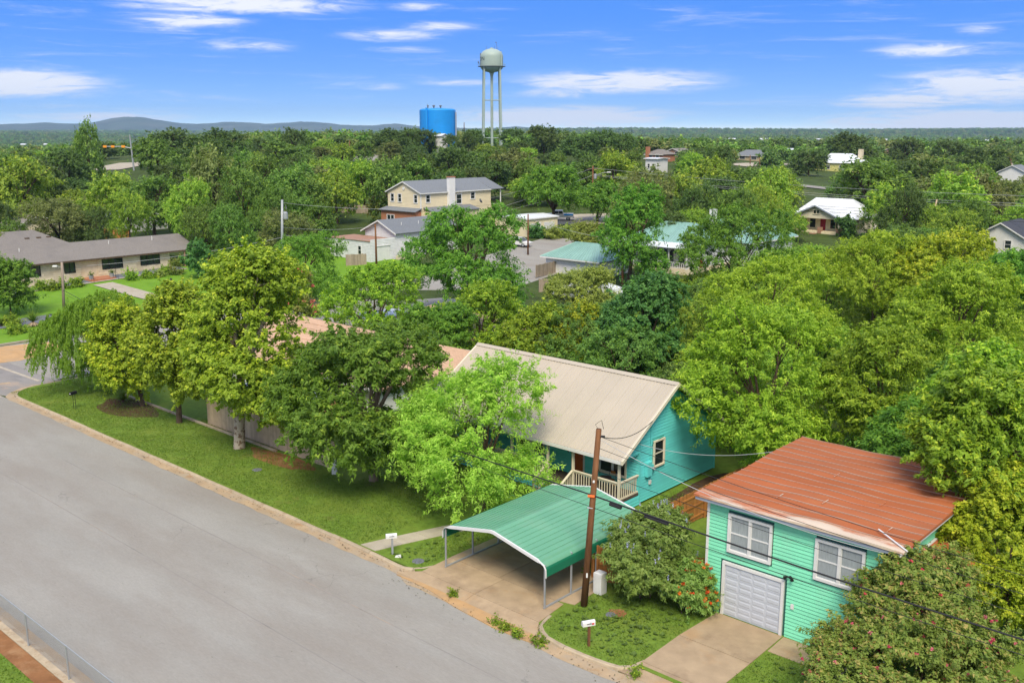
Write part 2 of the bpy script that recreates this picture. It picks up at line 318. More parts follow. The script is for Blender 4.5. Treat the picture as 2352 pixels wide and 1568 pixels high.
# ------------------------------------------------------------------ land, roads, lawns
def axis(lo, hi, dense_lo, dense_hi, st):
    a = list(np.arange(dense_lo, dense_hi + .1, st)); s = st; x = dense_hi
    while x < hi: s *= 1.16; x += s; a.append(min(x, hi))
    s = st; x = dense_lo; b = []
    while x > lo: s *= 1.16; x -= s; b.append(max(x, lo))
    return np.array(b[::-1] + a)
def heightmesh(name, xs, ys, zfun, m, **tags):
    XX, YY = np.meshgrid(xs, ys); ZZ = zfun(XX, YY); nx, ny = len(xs), len(ys)
    me = bpy.data.meshes.new(name)
    vs = np.stack([XX, YY, ZZ], -1).reshape(-1, 3); i = (np.arange(ny - 1)[:, None] * nx + np.arange(nx - 1)[None]).ravel()
    fs = np.stack([i, i + 1, i + nx + 1, i + nx], -1)
    me.from_pydata(vs.tolist(), [], fs.tolist()); me.materials.append(m); me.polygons.foreach_set('use_smooth', [True] * len(me.polygons)); me.update()
    return put(name, me, **tags)
heightmesh('ground', axis(-11500, 11500, -330, 330, 11), axis(-700, 11500, -60, 640, 11), terrain, m_ground, kind='structure')
# far blue hills
PROF = [(-500, 284), (-250, 280), (-120, 285), (0, 287), (60, 285), (110, 281), (160, 284), (205, 283), (240, 278), (262, 272), (290, 269), (330, 270), (352, 274), (385, 279), (440, 285), (490, 284), (530, 281), (575, 282), (610, 285), (650, 282), (692, 279), (740, 283),
        (790, 288), (850, 289), (880, 285), (905, 283), (935, 287), (960, 292), (1100, 295), (1160, 292), (1190, 290), (1225, 295), (1330, 297), (1380, 295), (1420, 293), (1465, 295), (1500, 298), (1700, 299), (2600, 300)]
pa = [ang(x, y) for x, y in PROF]; PA = np.array([a for a, e in pa]); PE = np.array([math.tan(e) for a, e in pa])
def hillz(X, Y):
    a = np.arctan2(X, Y); r = np.hypot(X, Y); top = CAMH + np.interp(a, PA, PE) * 9300
    rough = 6 * np.sin(X * .006 + Y * .004) + 4 * np.sin(X * .017 - Y * .009) + 3 * np.sin(X * .041)
    b = sstep(7600, 9300, r) * (1 - .6 * sstep(9300, 10800, r))
    return -20 + (top + 20) * b + rough * b * .6
heightmesh('hills', np.linspace(-7000, 6500, 260), np.linspace(6900, 10800, 34), hillz, m_hill, kind='structure')

def strip(name, pts, width, m, off=.1, step=4.0, **tags):
    """a road laid on the land along a line of world points"""
    P = [Vector((p[0], p[1])) for p in pts]; out = []
    for i in range(len(P) - 1):
        n = max(1, int((P[i + 1] - P[i]).length / step))
        out += [P[i].lerp(P[i + 1], k / n) for k in range(n)]
    out.append(P[-1])
    for it in range(6): out = [out[0]] + [(out[i - 1] + out[i] * 2 + out[i + 1]) / 4 for i in range(1, len(out) - 1)] + [out[-1]]
    v = []; f = []; nw = 4
    for i, p in enumerate(out):
        d = (out[min(i + 1, len(out) - 1)] - out[max(i - 1, 0)]).normalized(); nrm_ = Vector((-d.y, d.x))
        for k in range(nw + 1):
            q = p + nrm_ * width * (k / nw - .5); v.append((q.x, q.y, terr(q.x, q.y) + off))
    for i in range(len(out) - 1):
        for k in range(nw): a = i * (nw + 1) + k; f.append((a, a + nw + 1, a + nw + 2, a + 1)[::-1])
    b = MB(); b.v = v; b.f = f
    return b.build(name, m, **tags)
def pad(name, poly, top, bottom, m, **tags):
    """a raised piece of ground: outline in site coordinates"""
    b = MB(); b.prism([(p[0], p[1]) for p in poly], lambda u, v, w: W(u, v, w), bottom, top); return b.build(name, m, **tags)
def drape(name, x0, x1, y0, y1, m, off, step=3.0, **tags):
    nx = max(2, int((x1 - x0) / step) + 1); ny = max(2, int((y1 - y0) / step) + 1); v = []; f = []
    for j in range(ny):
        for i in range(nx):
            w = W(x0 + (x1 - x0) * i / (nx - 1), y0 + (y1 - y0) * j / (ny - 1)); v.append((w.x, w.y, terr(w.x, w.y) + off))
    for j in range(ny - 1):
        for i in range(nx - 1): a = j * nx + i; f.append((a, a + 1, a + nx + 1, a + nx))
    b = MB(); b.v = v; b.f = f; return b.build(name, m, **tags)

ZR = -0.120
# main street, the crossing and the cross street
pad('main_street', [(-79, 13.9), (30, 13.9), (30, 27.7), (-79, 27.7)], ZR, ZR - .02, m_asph, kind='structure')
pad('crossing_road', [(-150, 13.9), (-79, 13.9), (-79, 27.7), (-77.5, 28.1), (-79.5, 30), (-80.2, 33), (-97.2, 33), (-98, 30), (-101, 28), (-150, 28)], ZR + .004, ZR - .02, m_asph2, kind='structure')
strip('cross_street', [W(-88.7, 32.5), W(-88.7, 50), W(-88.7, 78), GT(1120, 628), GT(1262, 588), GT(1330, 560), GT(1385, 545)], 16.6, m_asph, .03, kind='structure')
strip('upper_street', [GT(1120, 508), GT(1215, 507), GT(1300, 506), GT(1400, 503), GT(1560, 497)], 15, m_conc2, .12, kind='structure')
strip('hill_road', [GT(838, 372), GT(846, 355), GT(852, 338), GT(853, 328)], 8.5, m_asph, .2, kind='structure')
strip('side_street', [GT(1690, 381), GT(1730, 378), GT(1790, 377), GT(1850, 379)], 9, m_conc2, .2, kind='structure')
strip('gravel_lane', [GT(1850, 431), GT(1885, 430)], 12, m_asph, .2, kind='structure')
strip('lane', [GT(2305, 410), GT(2312, 392), GT(2330, 376)], 8, m_conc2, .2, kind='structure')
strip('highway', [GT(225, 392), GT(270, 384), GT(320, 374)], 14, m_conc2, .2, kind='structure')
for yq, xa, xb in ((20.75, -76, 24), (24.3, -60, -21)): pad('road_seam', [(xa, yq), (xb, yq), (xb, yq + .035), (xa, yq + .035)], ZR + .005, ZR + .001, m_asph2, kind='structure')
# white lines and a patch at the crossing
for k, (a, b, w) in enumerate([((-80.6, 14.2), (-78.2, 27.6), .32), ((-84.2, 15), (-82.2, 29.8), .45), ((-87.5, 30.4), (-81.5, 25.5), .4), ((-93, 31.2), (-81, 31.6), .28), ((-95, 29.4), (-84, 27.2), .35)]):
    d = (Vector(b) - Vector(a)).normalized(); n_ = Vector((-d.y, d.x)) * w / 2; A, B = Vector(a), Vector(b)
    pad('road_line', [tuple(A - n_), tuple(B - n_), tuple(B + n_), tuple(A + n_)], ZR + .009 + .001 * k, ZR + .005, m_conc2 if k != 1 else m_conc, kind='structure')
pad('sand_patch', [(-96.6, 28.6), (-90.5, 30), (-89.6, 33.5), (-91, 38), (-95.5, 39), (-96.8, 35)], ZR + .03, ZR, m_sand, kind='structure')
# lawns (top at 0) : the block with the houses, and the far side of the street
cor = [(-79.2 + 2.6 - 2.6 * math.cos(t), 28.35 + 2.6 - 2.6 * math.sin(t)) for t in np.linspace(0, math.pi / 2, 8)]
pad('front_lawn', [(-79.2, 62)] + cor + [(25, 28.35), (25, 62)], 0.0, -.3, m_lawn, kind='structure')
pad('kerb_verge', [(-24.2, 28.345), (-24.0, 28.3), (-23.4, 27.84), (-22.4, 27.71), (-21.4, 27.71), (-20.4, 27.79), (-19.75, 27.95), (-19.45, 28.345)], 0.0, -.3, m_lawn, kind='structure')
pad('far_verge', [(-60, -10), (20, -10), (20, 12.55), (-60, 12.55)], 0.0, -.3, m_lawn, kind='structure')
pad('bare_strip', [(-60, 12.4), (20, 12.4), (20, 13.12), (-60, 13.12)], 0.012, -.3, m_soil, kind='structure')
pad('fence_footing', [(-60, 13.13), (20, 13.13), (20, 13.6), (-60, 13.6)], 0.03, -.3, m_kerb, kind='structure')
pad('far_gutter', [(-60, 13.6), (20, 13.6), (20, 14.0), (-60, 14.0)], -.1, -.3, m_gut, kind='structure')
drape('ranch_lawn', -128.5, -97.6, 20, 96, m_lawnb, .10, kind='structure')
drape('ranch_bed', -109.5, -105.2, 20, 44.5, m_gravel, .16, kind='structure')
drape('house_bed', -129.4, -126.6, 47, 71, m_gravel, .16, kind='structure')
drape('bed_edging', -126.6, -126.1, 47, 71, m_conc2, .17, kind='structure')
drape('ranch_path', -124.6, -108, 56.6, 59.2, m_conc2, .17, kind='structure')
for yy in (44.5,):
    drape('bed_edge', -109.6, -105.1, 44.5, 44.75, m_black, .22, kind='structure')
drape('bed_edge', -105.2, -105.05, 20, 44.7, m_black, .22, kind='structure')
drape('bed_edge', -109.65, -109.5, 20, 44.7, m_black, .22, kind='structure')

# kerbs: pieces about 3 m long with open joints
def kerb(name, path, w=.17, top=.015, bot=-.14, seg=3.0, m=m_kerb):
    root = thing(name, None, None); root['kind'] = 'structure'; rnd = random.Random(len(path))
    P = [Vector(p) for p in path]; L = [0.0]
    for i in range(len(P) - 1): L.append(L[-1] + (P[i + 1] - P[i]).length)
    def pt(s):
        s = min(max(s, 0), L[-1])
        for i in range(len(P) - 1):
            if s <= L[i + 1] + 1e-9:
                d = (P[i + 1] - P[i]); t = (s - L[i]) / max(d.length, 1e-6); return P[i] + d * t, d.normalized()
    s = 0.0
    while s < L[-1] - .05:
        e = min(s + seg, L[-1]); b = MB(); n = max(2, int((e - s) / .5) + 1); jz = rnd.uniform(-.012, .012); rows = []
        for k in range(n):
            p, d = pt(s + .012 + (e - s - .024) * k / (n - 1)); q = Vector((-d.y, d.x)); j = rnd.uniform(-.012, .012)
            for (o, z) in ((-w / 2 - .03, bot), (-w / 2 + j, top - .035 + jz), (-w / 2 + .04 + j, top + jz), (w / 2, top + jz), (w / 2, bot)): rows.append(W(p.x + q.x * o, p.y + q.y * o, z))
        f = []
        for k in range(n - 1):
            for c in range(4): a = k * 5 + c; f.append((a, a + 5, a + 6, a + 1))
        f.append((0, 1, 2, 3, 4)); f.append(tuple((n - 1) * 5 + c for c in (4, 3, 2, 1, 0)))
        b.v = [tuple(x) for x in rows]; b.f = f; b.build('kerb_segment', m, root); s = e
    return root
corner = [(-79.3 + 2.75 - 2.75 * math.cos(t), 28.25 + 2.75 - 2.75 * math.sin(t)) for t in np.linspace(0, math.pi / 2, 9)]
wob = random.Random(3)
main = [(x, 28.25 + wob.uniform(-.03, .03)) for x in np.arange(-75.5, -36, 2.4)]
kerb('kerb', [(-79.3, 60), (-79.3, 45)] + corner + main + [(-34, 28.2), (-33, 28.12), (-32.3, 28.15), (-31.7, 28.5), (-31.4, 29.2)])
kerb('kerb', [(-24.3, 29.2), (-24.1, 28.3), (-23.4, 27.75), (-22.4, 27.62), (-21.4, 27.62), (-20.4, 27.7), (-19.7, 27.85), (-19.35, 28.25), (-19.25, 28.9)])
def kerb_drape(x, y0, y1):
    b = MB(); n = 24
    root = thing('kerb', None, None); root['kind'] = 'structure'
    for i in range(n):
        p = [W(x, y0 + (y1 - y0) * (i + d) / n) for d in (.005, .995)]; z = terr(p[0].x, p[0].y); b = MB()
        q0, q1 = W(x + .2, y0 + (y1 - y0) * (i + .005) / n), W(x + .2, y0 + (y1 - y0) * (i + .995) / n)
        b.hexa([(q0.x, q0.y, z - .1), (q1.x, q1.y, z - .1), (p[1].x, p[1].y, z - .1), (p[0].x, p[0].y, z - .1), (q0.x, q0.y, z + .17), (q1.x, q1.y, z + .17), (p[1].x, p[1].y, z + .17), (p[0].x, p[0].y, z + .17)])
        b.build('kerb_segment', m_conc2, root)
kerb_drape(-97.6, 22, 96)
# gutters
def gutter(path, w=.52):
    b = MB(); P = [Vector(p) for p in path]
    for i, p in enumerate(P):
        d = (P[min(i + 1, len(P) - 1)] - P[max(i - 1, 0)]).normalized(); q = Vector((-d.y, d.x)); jit = wob.uniform(-.06, .06)
        a = p + q * (-w + jit - .05); b.v.append(tuple(W(a.x, a.y, ZR + .006))); b.v.append(tuple(W(p.x, p.y, ZR + .02)))
    b.f = [(2 * i, 2 * i + 2, 2 * i + 3, 2 * i + 1) for i in range(len(P) - 1)]
    b.build('gutter', m_gut, kind='structure')
gutter([(-79.35, 60), (-79.35, 45)] + [(x - .06, y - .1) for x, y in corner] + [(x, 28.2) for x in np.arange(-75.5, -32, .8)] + [(-31.6, 28.1)])
gutter([(-31.6, 28.1)] + [(x, 27.85 + .1 * math.sin(x)) for x in np.arange(-31, -23.4, .6)] + [(-23.4, 27.65), (-22, 27.56), (-20, 27.62), (-19, 27.75), (-16, 27.8), (-8, 27.8)], .6)
# carport driveway: worn concrete slabs
dw = thing('carport_driveway', None, None); dw['kind'] = 'structure'
def slab(poly, z0, z1, m, parent, name='slab', zs=None):
    b = MB(); n = len(poly); zs = zs or [z1] * n
    b.add([W(x, y, z0) for x, y in poly] + [W(p[0], p[1], z) for p, z in zip(poly, zs)], [tuple(range(n))[::-1], tuple(range(n, 2 * n))] + [(i, (i + 1) % n, n + (i + 1) % n, n + i) for i in range(n)])
    return b.build(name, m, parent)
for poly in ([(-31.5, 30.35), (-28.3, 30.35), (-28.3, 34), (-31.5, 34)], [(-28.28, 30.35), (-24.9, 30.35), (-24.9, 34), (-28.28, 34)], [(-31.5, 34.02), (-28.3, 34.02), (-28.3, 37.2), (-31.5, 37.2)], [(-28.28, 34.02), (-24.9, 34.02), (-24.9, 37.2), (-28.28, 37.2)],
             [(-28.0, 28.42), (-24.25, 28.42), (-24.5, 30.33), (-28.0, 30.33)], [(-31.4, 28.42), (-28.02, 28.42), (-28.02, 30.33), (-31.5, 30.33)], [(-24.88, 30.4), (-24.1, 30.6), (-24.2, 32.6), (-24.88, 32.8)]):
    slab(poly, -.2, .02 + wob.uniform(0, .012), m_conc, dw)
slab([(-32.4, 27.75), (-28.0, 27.7), (-28.02, 28.4), (-31.4, 28.4)], -.3, 0, m_conc, dw, 'apron', [ZR + .03, ZR + .03, .022, .022])
slab([(-27.98, 27.7), (-23.6, 27.6), (-24.25, 28.4), (-28.0, 28.4)], -.3, 0, m_conc, dw, 'apron', [ZR + .03, ZR + .03, .022, .022])
pad('sand_drift', [(-32.2, 27.55), (-30, 27.5), (-28, 27.15), (-25.5, 26.95), (-23.8, 27.05), (-22.8, 27.3), (-23.9, 27.75), (-26.5, 27.95), (-30, 27.9)], ZR + .036, ZR, m_sand, kind='structure')
# front walk
wk = thing('front_walk', None, None); wk['kind'] = 'structure'
cen = [(-35.3, 28.4), (-34.9, 29.8), (-34.45, 31.2), (-34.0, 32.6), (-33.4, 34), (-32.9, 35.6), (-32.75, 37.2), (-32.75, 38.6)]
for i in range(len(cen) - 1):
    (x0, y0), (x1, y1) = cen[i], cen[i + 1]; e = .02
    slab([(x0 - .55, y0 + e), (x0 + .55, y0 + e), (x1 + .55, y1), (x1 - .55, y1)], -.2, .02 + wob.uniform(0, .012), m_conc2, wk)
# garage driveway
gd = thing('garage_driveway', None, None); gd['kind'] = 'structure'
slab([(-19.3, 28.75), (-16.15, 28.75), (-16.15, 31.4), (-19.35, 31.4)], -.2, .02, m_conc, gd); slab([(-19.35, 31.42), (-16.15, 31.42), (-16.2, 34.12), (-19.2, 34.12)], -.2, .026, m_conc, gd)
slab([(-20.1, 27.75), (-15.4, 27.75), (-16.15, 28.73), (-19.3, 28.73)], -.3, 0, m_conc, gd, 'apron', [ZR + .03, ZR + .03, .02, .02])
slab([(-16.1, 32.7), (-13.2, 32.7), (-13.2, 34.12), (-16.15, 34.12)], -.2, .018, m_conc, gd)
# bare earth, mulch, edging strip, covers
def blob(name, sx, sy, rx, ry, z, m, seed=0, n=22, **tags):
    r = random.Random(seed); ph = [r.uniform(0, 6.28) for _ in range(3)]
    pad(name, [(sx + rx * math.cos(t) * (1 + .13 * math.sin(3 * t + ph[0]) + .08 * math.sin(5 * t + ph[1])), sy + ry * math.sin(t) * (1 + .13 * math.sin(2 * t + ph[2]))) for t in np.linspace(0, 2 * math.pi, n, endpoint=False)], z, z - .1, m, **tags)
blob('bare_earth', -67.6, 32.4, 3.4, 1.5, .008, m_soild, 1, kind='structure')
blob('bare_earth', -49.6, 33.2, 3.0, .9, .008, m_soil, 2, kind='structure')
blob('bare_earth', -30.4, 30.6, .8, .9, .009, m_soil, 3, kind='structure')
blob('bare_earth', -26.7, 45, 1.7, 5.5, .008, m_soild, 4, kind='structure')
blob('bare_earth', -22.3, 31.3, .4, .3, .008, m_soil, 5, kind='structure')
ed = MB(); 
for x0, x1 in ((-71, -66), (-65.95, -61), (-60.95, -56), (-55.95, -51)): 
    b = MB(); b.bbox(x0, x1, -.09, .09, -.1, .13, .02); o = b.build('edging_strip', m_kerb, kind='structure'); o.location = W(0, 33.95); o.rotation_euler = (0, 0, TH)

# the air: thin even haze over the whole valley
hz = MB(); hz.box(-11800, 11800, -900, 11800, -48, 262)
m_haze = bpy.data.materials.new('haze'); m_haze.use_nodes = True; t = m_haze.node_tree; t.nodes.clear()
pvn = t.nodes.new('ShaderNodeVolumePrincipled'); pvn.inputs['Color'].default_value = (.46, .68, 1.0, 1); pvn.inputs['Density'].default_value = 7e-5; pvn.inputs['Anisotropy'].default_value = 0.0
t.links.new(pvn.outputs[0], t.nodes.new('ShaderNodeOutputMaterial').inputs['Volume'])
hz.build('haze', m_haze, kind='stuff')
# ------------------------------------------------------------------ shared building helpers
def cut(u0, u1, z0, z1, openings):
    """what is left of a board u0..u1 at height z0..z1 after door and window openings"""
    spans = [(u0, u1)]
    for (a, b, c, d) in openings:
        if z1 <= c + .01 or z0 >= d - .01: continue
        out = []
        for (p, q) in spans:
            if b <= p or a >= q: out.append((p, q)); continue
            if a - p > .03: out.append((p, a))
            if q - b > .03: out.append((b, q))
        spans = out
    return spans
def siding(parent, fn, u0, u1, z0, z1, step, m, openings=(), limit=None, name='siding_board'):
    """lapped boards, each a piece of its own; fn(u, d, z) -> local point, d outwards"""
    z = z0; k = 0
    while z < z1 - .02:
        ze = min(z + step, z1); a, b = (u0, u1) if limit is None else limit(z, ze, u0, u1)
        if b - a > .08:
            for (p, q) in cut(a, b, z, ze, openings):
                g = .009
                MB().hexa([fn(p, 0, z + g), fn(q, 0, z + g), fn(q, .036, z + g), fn(p, .036, z + g), fn(p, 0, ze - g), fn(q, 0, ze - g), fn(q, .008, ze - g), fn(p, .008, ze - g)]).build(name, m, parent)
        z = ze; k += 1
def window(parent, fn, u0, u1, z0, z1, m_frame, m_pane, cols=1, rows=2, trim=.1, sash=None, name='window'):
    """trim, panes and sash bars; fn(u, d, z)"""
    fn0 = fn; fn = lambda u, d, z: fn0(u, d + .055, z)
    def bx(b, a, c, d0, d1, e, f):
        b.hexa([fn(a, d0, e), fn(c, d0, e), fn(c, d1, e), fn(a, d1, e), fn(a, d0, f), fn(c, d0, f), fn(c, d1, f), fn(a, d1, f)])
    w = MB(); bx(w, u0 - trim, u0, -.05, .05, z0 - trim, z1 + trim); bx(w, u1, u1 + trim, -.05, .05, z0 - trim, z1 + trim); bx(w, u0, u1, -.05, .048, z1, z1 + trim); bx(w, u0, u1, -.05, .055, z0 - trim, z0)
    o = w.build(name, m_frame, parent); s = MB(); cw = (u1 - u0) / cols; rh = (z1 - z0) / rows
    for i in range(1, cols): bx(s, u0 + i * cw - trim * .5, u0 + i * cw + trim * .5, -.05, .035, z0, z1)
    for i in range(cols):
        a, c = u0 + i * cw + (trim * .5 if i else 0), u0 + (i + 1) * cw - (trim * .5 if i < cols - 1 else 0)
        for j in range(rows):
            e, f = z0 + j * rh, z0 + (j + 1) * rh; p = MB(); bx(p, a + .025, c - .025, -.045, -.02 - .012 * j, e + .025, f - .025); p.build('pane', m_pane, o)
            bx(s, a, a + .025, -.05, .0, e, f); bx(s, c - .025, c, -.05, .0, e, f); bx(s, a + .025, c - .025, -.05, .002, e, e + .025); bx(s, a + .025, c - .025, -.05, .002, f - .025, f)
    s.build('sash', sash or m_frame, o); return o
FX = lambda y0: (lambda u, d, z: (u, y0 - d, z))          # wall facing -y at y0
RX = lambda x0: (lambda u, d, z: (x0 + d, u, z))          # wall facing +x at x0
LX = lambda x0: (lambda u, d, z: (x0 - d, u, z))          # wall facing -x
def hexf(fn, a, b, d0, d1, e, f): return MB().hexa([fn(a, d0, e), fn(b, d0, e), fn(b, d1, e), fn(a, d1, e), fn(a, d0, f), fn(b, d0, f), fn(b, d1, f), fn(a, d1, f)])

# ------------------------------------------------------------------ turquoise house (local origin at site (-36, 45))
H = site('turquoise_house', 'turquoise lap sided house with tan metal roof and railed front porch', 'house', -36, 45)
xl, xr, yf, yb, yp = -7.3, 7.3, -3.1, 4.7, -4.9           # left, right, front wall, back wall, porch front
E_Y, E_Z, R_Y, R_Z = -5.25, 3.12, -.1, 6.33                # eave and ridge
sl = (R_Z - E_Z) / (R_Y - E_Y)
rz = lambda y: E_Z + sl * (min(y, 2 * R_Y - y) - E_Y)
b = MB(); b.prism([(yf, .1), (yb, .1), (yb, rz(yb) - .14), (R_Y, R_Z - .14), (yf, rz(yf) - .14)], lambda u, v, w: (w, u, v), xl, xr - .03); b.build('wall', m_tealp, H)
MB().box(xl - .02, xr + .0, yp + .03, yf - .02, .05, .6).build('porch_skirt', m_joint, H)
G_OP = [(-1.78 - .1, -.84 + .1, 1.82, 3.37)]
def gl(z, ze, a, b_): h = (ze - E_Z + .16) / sl + E_Y; return max(a, h), min(b_, 2 * R_Y - h)
siding(H, RX(xr - .03), yf + .09, yb, .12, 6.2, .178, m_teal, G_OP, gl)
def gl2(z, ze, a, b_): h = (ze - E_Z + .16) / sl + E_Y; return max(a, h), b_
siding(H, RX(xr - .03), yp + .06, yf + .07, 2.98, 4.6, .178, m_teal, (), gl2)
hexf(RX(xr - .03), yp + .04, yf + .08, -.08, .0, 2.9, 3.2).build('porch_beam', m_teal, H)
siding(H, RX(xr), yp + .03, yf + .07, .05, .6, .178, m_teal); siding(H, FX(yp + .03), xl, xr, .05, .6, .178, m_teal, [(2.3, 4.16, 0, .6)])
MB().box(xr - .06, xr + .035, yf - .02, yf + .085, .1, 2.98).build('corner_board', m_teal, H)
MB().box(xr - .05, xr + .035, yb, yb + .1, .1, rz(yb) - .2).build('corner_board', m_teal, H)
siding(H, FX(yf), xl, xr - .06, .72, 3.3, .178, m_teal, [(2.64, 3.6, .7, 2.95), (4.6, 6.5, 1.35, 3.05), (.0 - 1.5, .65, 1.35, 3.05), (-6, -4.2, 1.35, 3.05)])
window(H, RX(xr), -1.76, -.86, 1.9, 3.27, m_cream, m_glass, 1, 2, .085)
window(H, FX(yf), 4.7, 6.4, 1.45, 2.95, m_cream, m_glass, 2, 2, .1, m_white); window(H, FX(yf), -1.4, .55, 1.45, 2.95, m_cream, m_glass, 2, 2, .1, m_white); window(H, FX(yf), -5.9, -4.3, 1.45, 2.95, m_cream, m_glass, 2, 2, .1, m_white)
d = hexf(FX(yf), 2.76, 3.48, -.04, .02, .74, 2.8).build('door', m_orange, H)
hexf(FX(yf), 2.88, 3.36, .015, .03, 2.25, 2.68).build('pane', m_glass, d)
MB().tube([(3.42, yf - .03, 1.75), (3.42, yf - .09, 1.75)], .03, 8).build('handle', m_black, d)
for a, c in ((2.64, 2.76), (3.48, 3.6)): hexf(FX(yf), a, c, -.03, .045, .72, 2.92).build('door_trim', m_white, H)
hexf(FX(yf), 2.76, 3.48, -.03, .045, 2.8, 2.92).build('door_trim', m_white, H)
lan = MB(); lan.tube([(2.5, yf - .02, 2.3), (2.5, yf - .14, 2.34), (2.5, yf - .14, 2.28)], .02, 6); lan.lathe([(.03, 2.28), (.085, 2.24), (.06, 2.02), (.03, 2.0)], 8, (2.5, yf - .14)); lan.build('porch_lantern', m_black, H)
# porch
for i in range(12):
    y0 = yp - .02 + i * 1.82 / 12; MB().box(xl, xr, y0, y0 + 1.82 / 12 - .008, .62, .72).build('deck_board', m_deck, H)
POSTS = (-7.2, -5.2, -2.6, -.4, 2.33, 4.14, 7.24)
for x in POSTS: MB().box(x - .06, x + .06, yp - .02, yp + .1, .722, 2.94).build('post', m_cream, H)
MB().box(xl, xr, yp - .01, yp + .09, 2.94, 3.06).build('porch_beam', m_cream, H)
def rail(p0, p1, zt=1.75, zb=.84, step=.185):
    p0, p1 = Vector(p0), Vector(p1); d = p1 - p0; L = Vector((d.x, d.y)).length; n = Vector((-d.y, d.x, 0)).normalized()
    def bar(z, w, h, nm):
        q = n * w / 2; o = [p0 + q, p0 - q, p1 - q, p1 + q]
        MB().hexa([(v.x, v.y, v.z + z - h) for v in o] + [(v.x, v.y, v.z + z) for v in o]).build(nm, m_cream, H)
    bar(zt, .13, .05, 'top_rail'); bar(zt - .06, .04, .08, 'rail'); bar(zb, .05, .09, 'rail'); k = int(L / step)
    for i in range(1, k + 1):
        c = p0 + d * (i / (k + 1)); MB().box(c.x - .02, c.x + .02, c.y - .02, c.y + .02, c.z + zb + .002, c.z + zt - .13).build('baluster', m_cream, H)
yy = yp + .04
rail((4.2, yy, 0), (7.18, yy, 0)); rail((7.24, yp + .12, 0), (7.24, yf - .02, 0), step=.2)
for a, c in ((-7.14, -5.26), (-5.14, -2.66), (-2.54, -.46), (-.34, 2.27)): rail((a, yy, 0), (c, yy, 0))
for x in (2.33, 4.14):
    rail((x, yp - .04, 0), (x, yp - 1.15, -.62), step=.2); MB().box(x - .05, x + .05, yp - 1.25, yp - 1.15, 0, 1.12).build('post', m_cream, H)
for i in range(4): MB().box(2.4, 4.08, yp - .3 * (i + 1) - .02, yp - .3 * i - .025, 0, .72 - .17 * (i + 1)).build('step', m_deck, H)
# roof: ribbed metal sheets
for sgn in (1, -1):
    ang_ = math.atan(sl); SLN = (R_Y - E_Y) / math.cos(ang_); n = 17; pw = 15.4 / n; prof = []
    for k in range(4):
        u = k * pw / 4; prof += [(u, 0), (u + pw / 4 - .075, 0), (u + pw / 4 - .055, .028), (u + pw / 4 - .02, .028)]
    prof.append((pw - .003, 0))
    mb = MB(); N_ = len(prof); mb.v = [(u, 0, h) for u, h in prof] + [(u, SLN, h) for u, h in prof] + [(u, 0, -.03) for u in (0, pw - .003)] + [(u, SLN, -.03) for u in (0, pw - .003)]
    mb.f = [(i, i + 1, N_ + i + 1, N_ + i) for i in range(N_ - 1)] + [(2 * N_, 2 * N_ + 2, 2 * N_ + 3, 2 * N_ + 1), tuple([2 * N_, 2 * N_ + 1] + list(range(N_ - 1, -1, -1)))]
    me = mb.mesh('roof_panel', m_tan)
    for i in range(n):
        if sgn > 0: put('roof_panel', me, H, (-7.7 + i * pw, E_Y, E_Z + .02), (ang_, 0, 0))
        else: put('roof_panel', me, H, (-7.7 + (i + 1) * pw, 2 * R_Y - E_Y, E_Z + .02), (ang_, 0, math.pi))
MB().prism([(-.22, -.2 * sl + .05), (0, .07), (.22, -.2 * sl + .05), (0, .035)], lambda u, v, w: (w, R_Y + u, R_Z + .02 + v), -7.72, 7.72).build('ridge_cap', m_tan, H)
for x0, x1 in ((7.62, 7.74), (-7.74, -7.62)):
    for s_ in (1, -1):
        q = lambda y, dz: (y if s_ > 0 else 2 * R_Y - y, rz(y) + dz)
        MB().prism([q(E_Y - .02, -.17), q(R_Y, -.16), q(R_Y, .05), q(E_Y - .02, .05)], lambda u, v, w: (w, u, v), x0, x1).build('barge_board', m_cream, H)
MB().box(-7.6, 7.6, E_Y - .035, E_Y + .01, E_Z - .17, E_Z + .0).build('eave_trim', m_white, H); MB().box(-7.6, 7.6, 2 * R_Y - E_Y - .01, 2 * R_Y - E_Y + .035, E_Z - .17, E_Z).build('eave_trim', m_white, H)
# meter gear on the gable
MB().bbox(xr + .0, xr + .2, -2.57, -2.14, 1.5, 2.35, .03).build('meter_box', m_teal, H)
mt = MB().box(xr, xr + .1, -2.08, -1.84, 1.62, 2.05); mo = mt.build('meter_base', m_teal, H); MB().tube([(xr + .1, -1.96, 1.86), (xr + .22, -1.96, 1.86)], .09, 10).build('meter', m_steel, mo)
MB().tube([(xr + .05, -2.11, 1.1), (xr + .05, -2.11, 4.3)], .022, 6).build('conduit', m_teal, H)
MB().tube([(xr + .05, -2.11, 3.0), (xr + .05, -1.9, 3.28), (xr + .05, -.9, 3.42)], .012, 6).build('conduit', m_joint, H)
MB().box(xr, xr + .1, -2.2, -2.05, .98, 1.2).build('utility_box', m_white, H)
MB().lathe([(.035, 4.65), (.06, 4.75), (.02, 4.85)], 8, (xr + .06, -1.85)).build('weatherhead', m_teal, H)
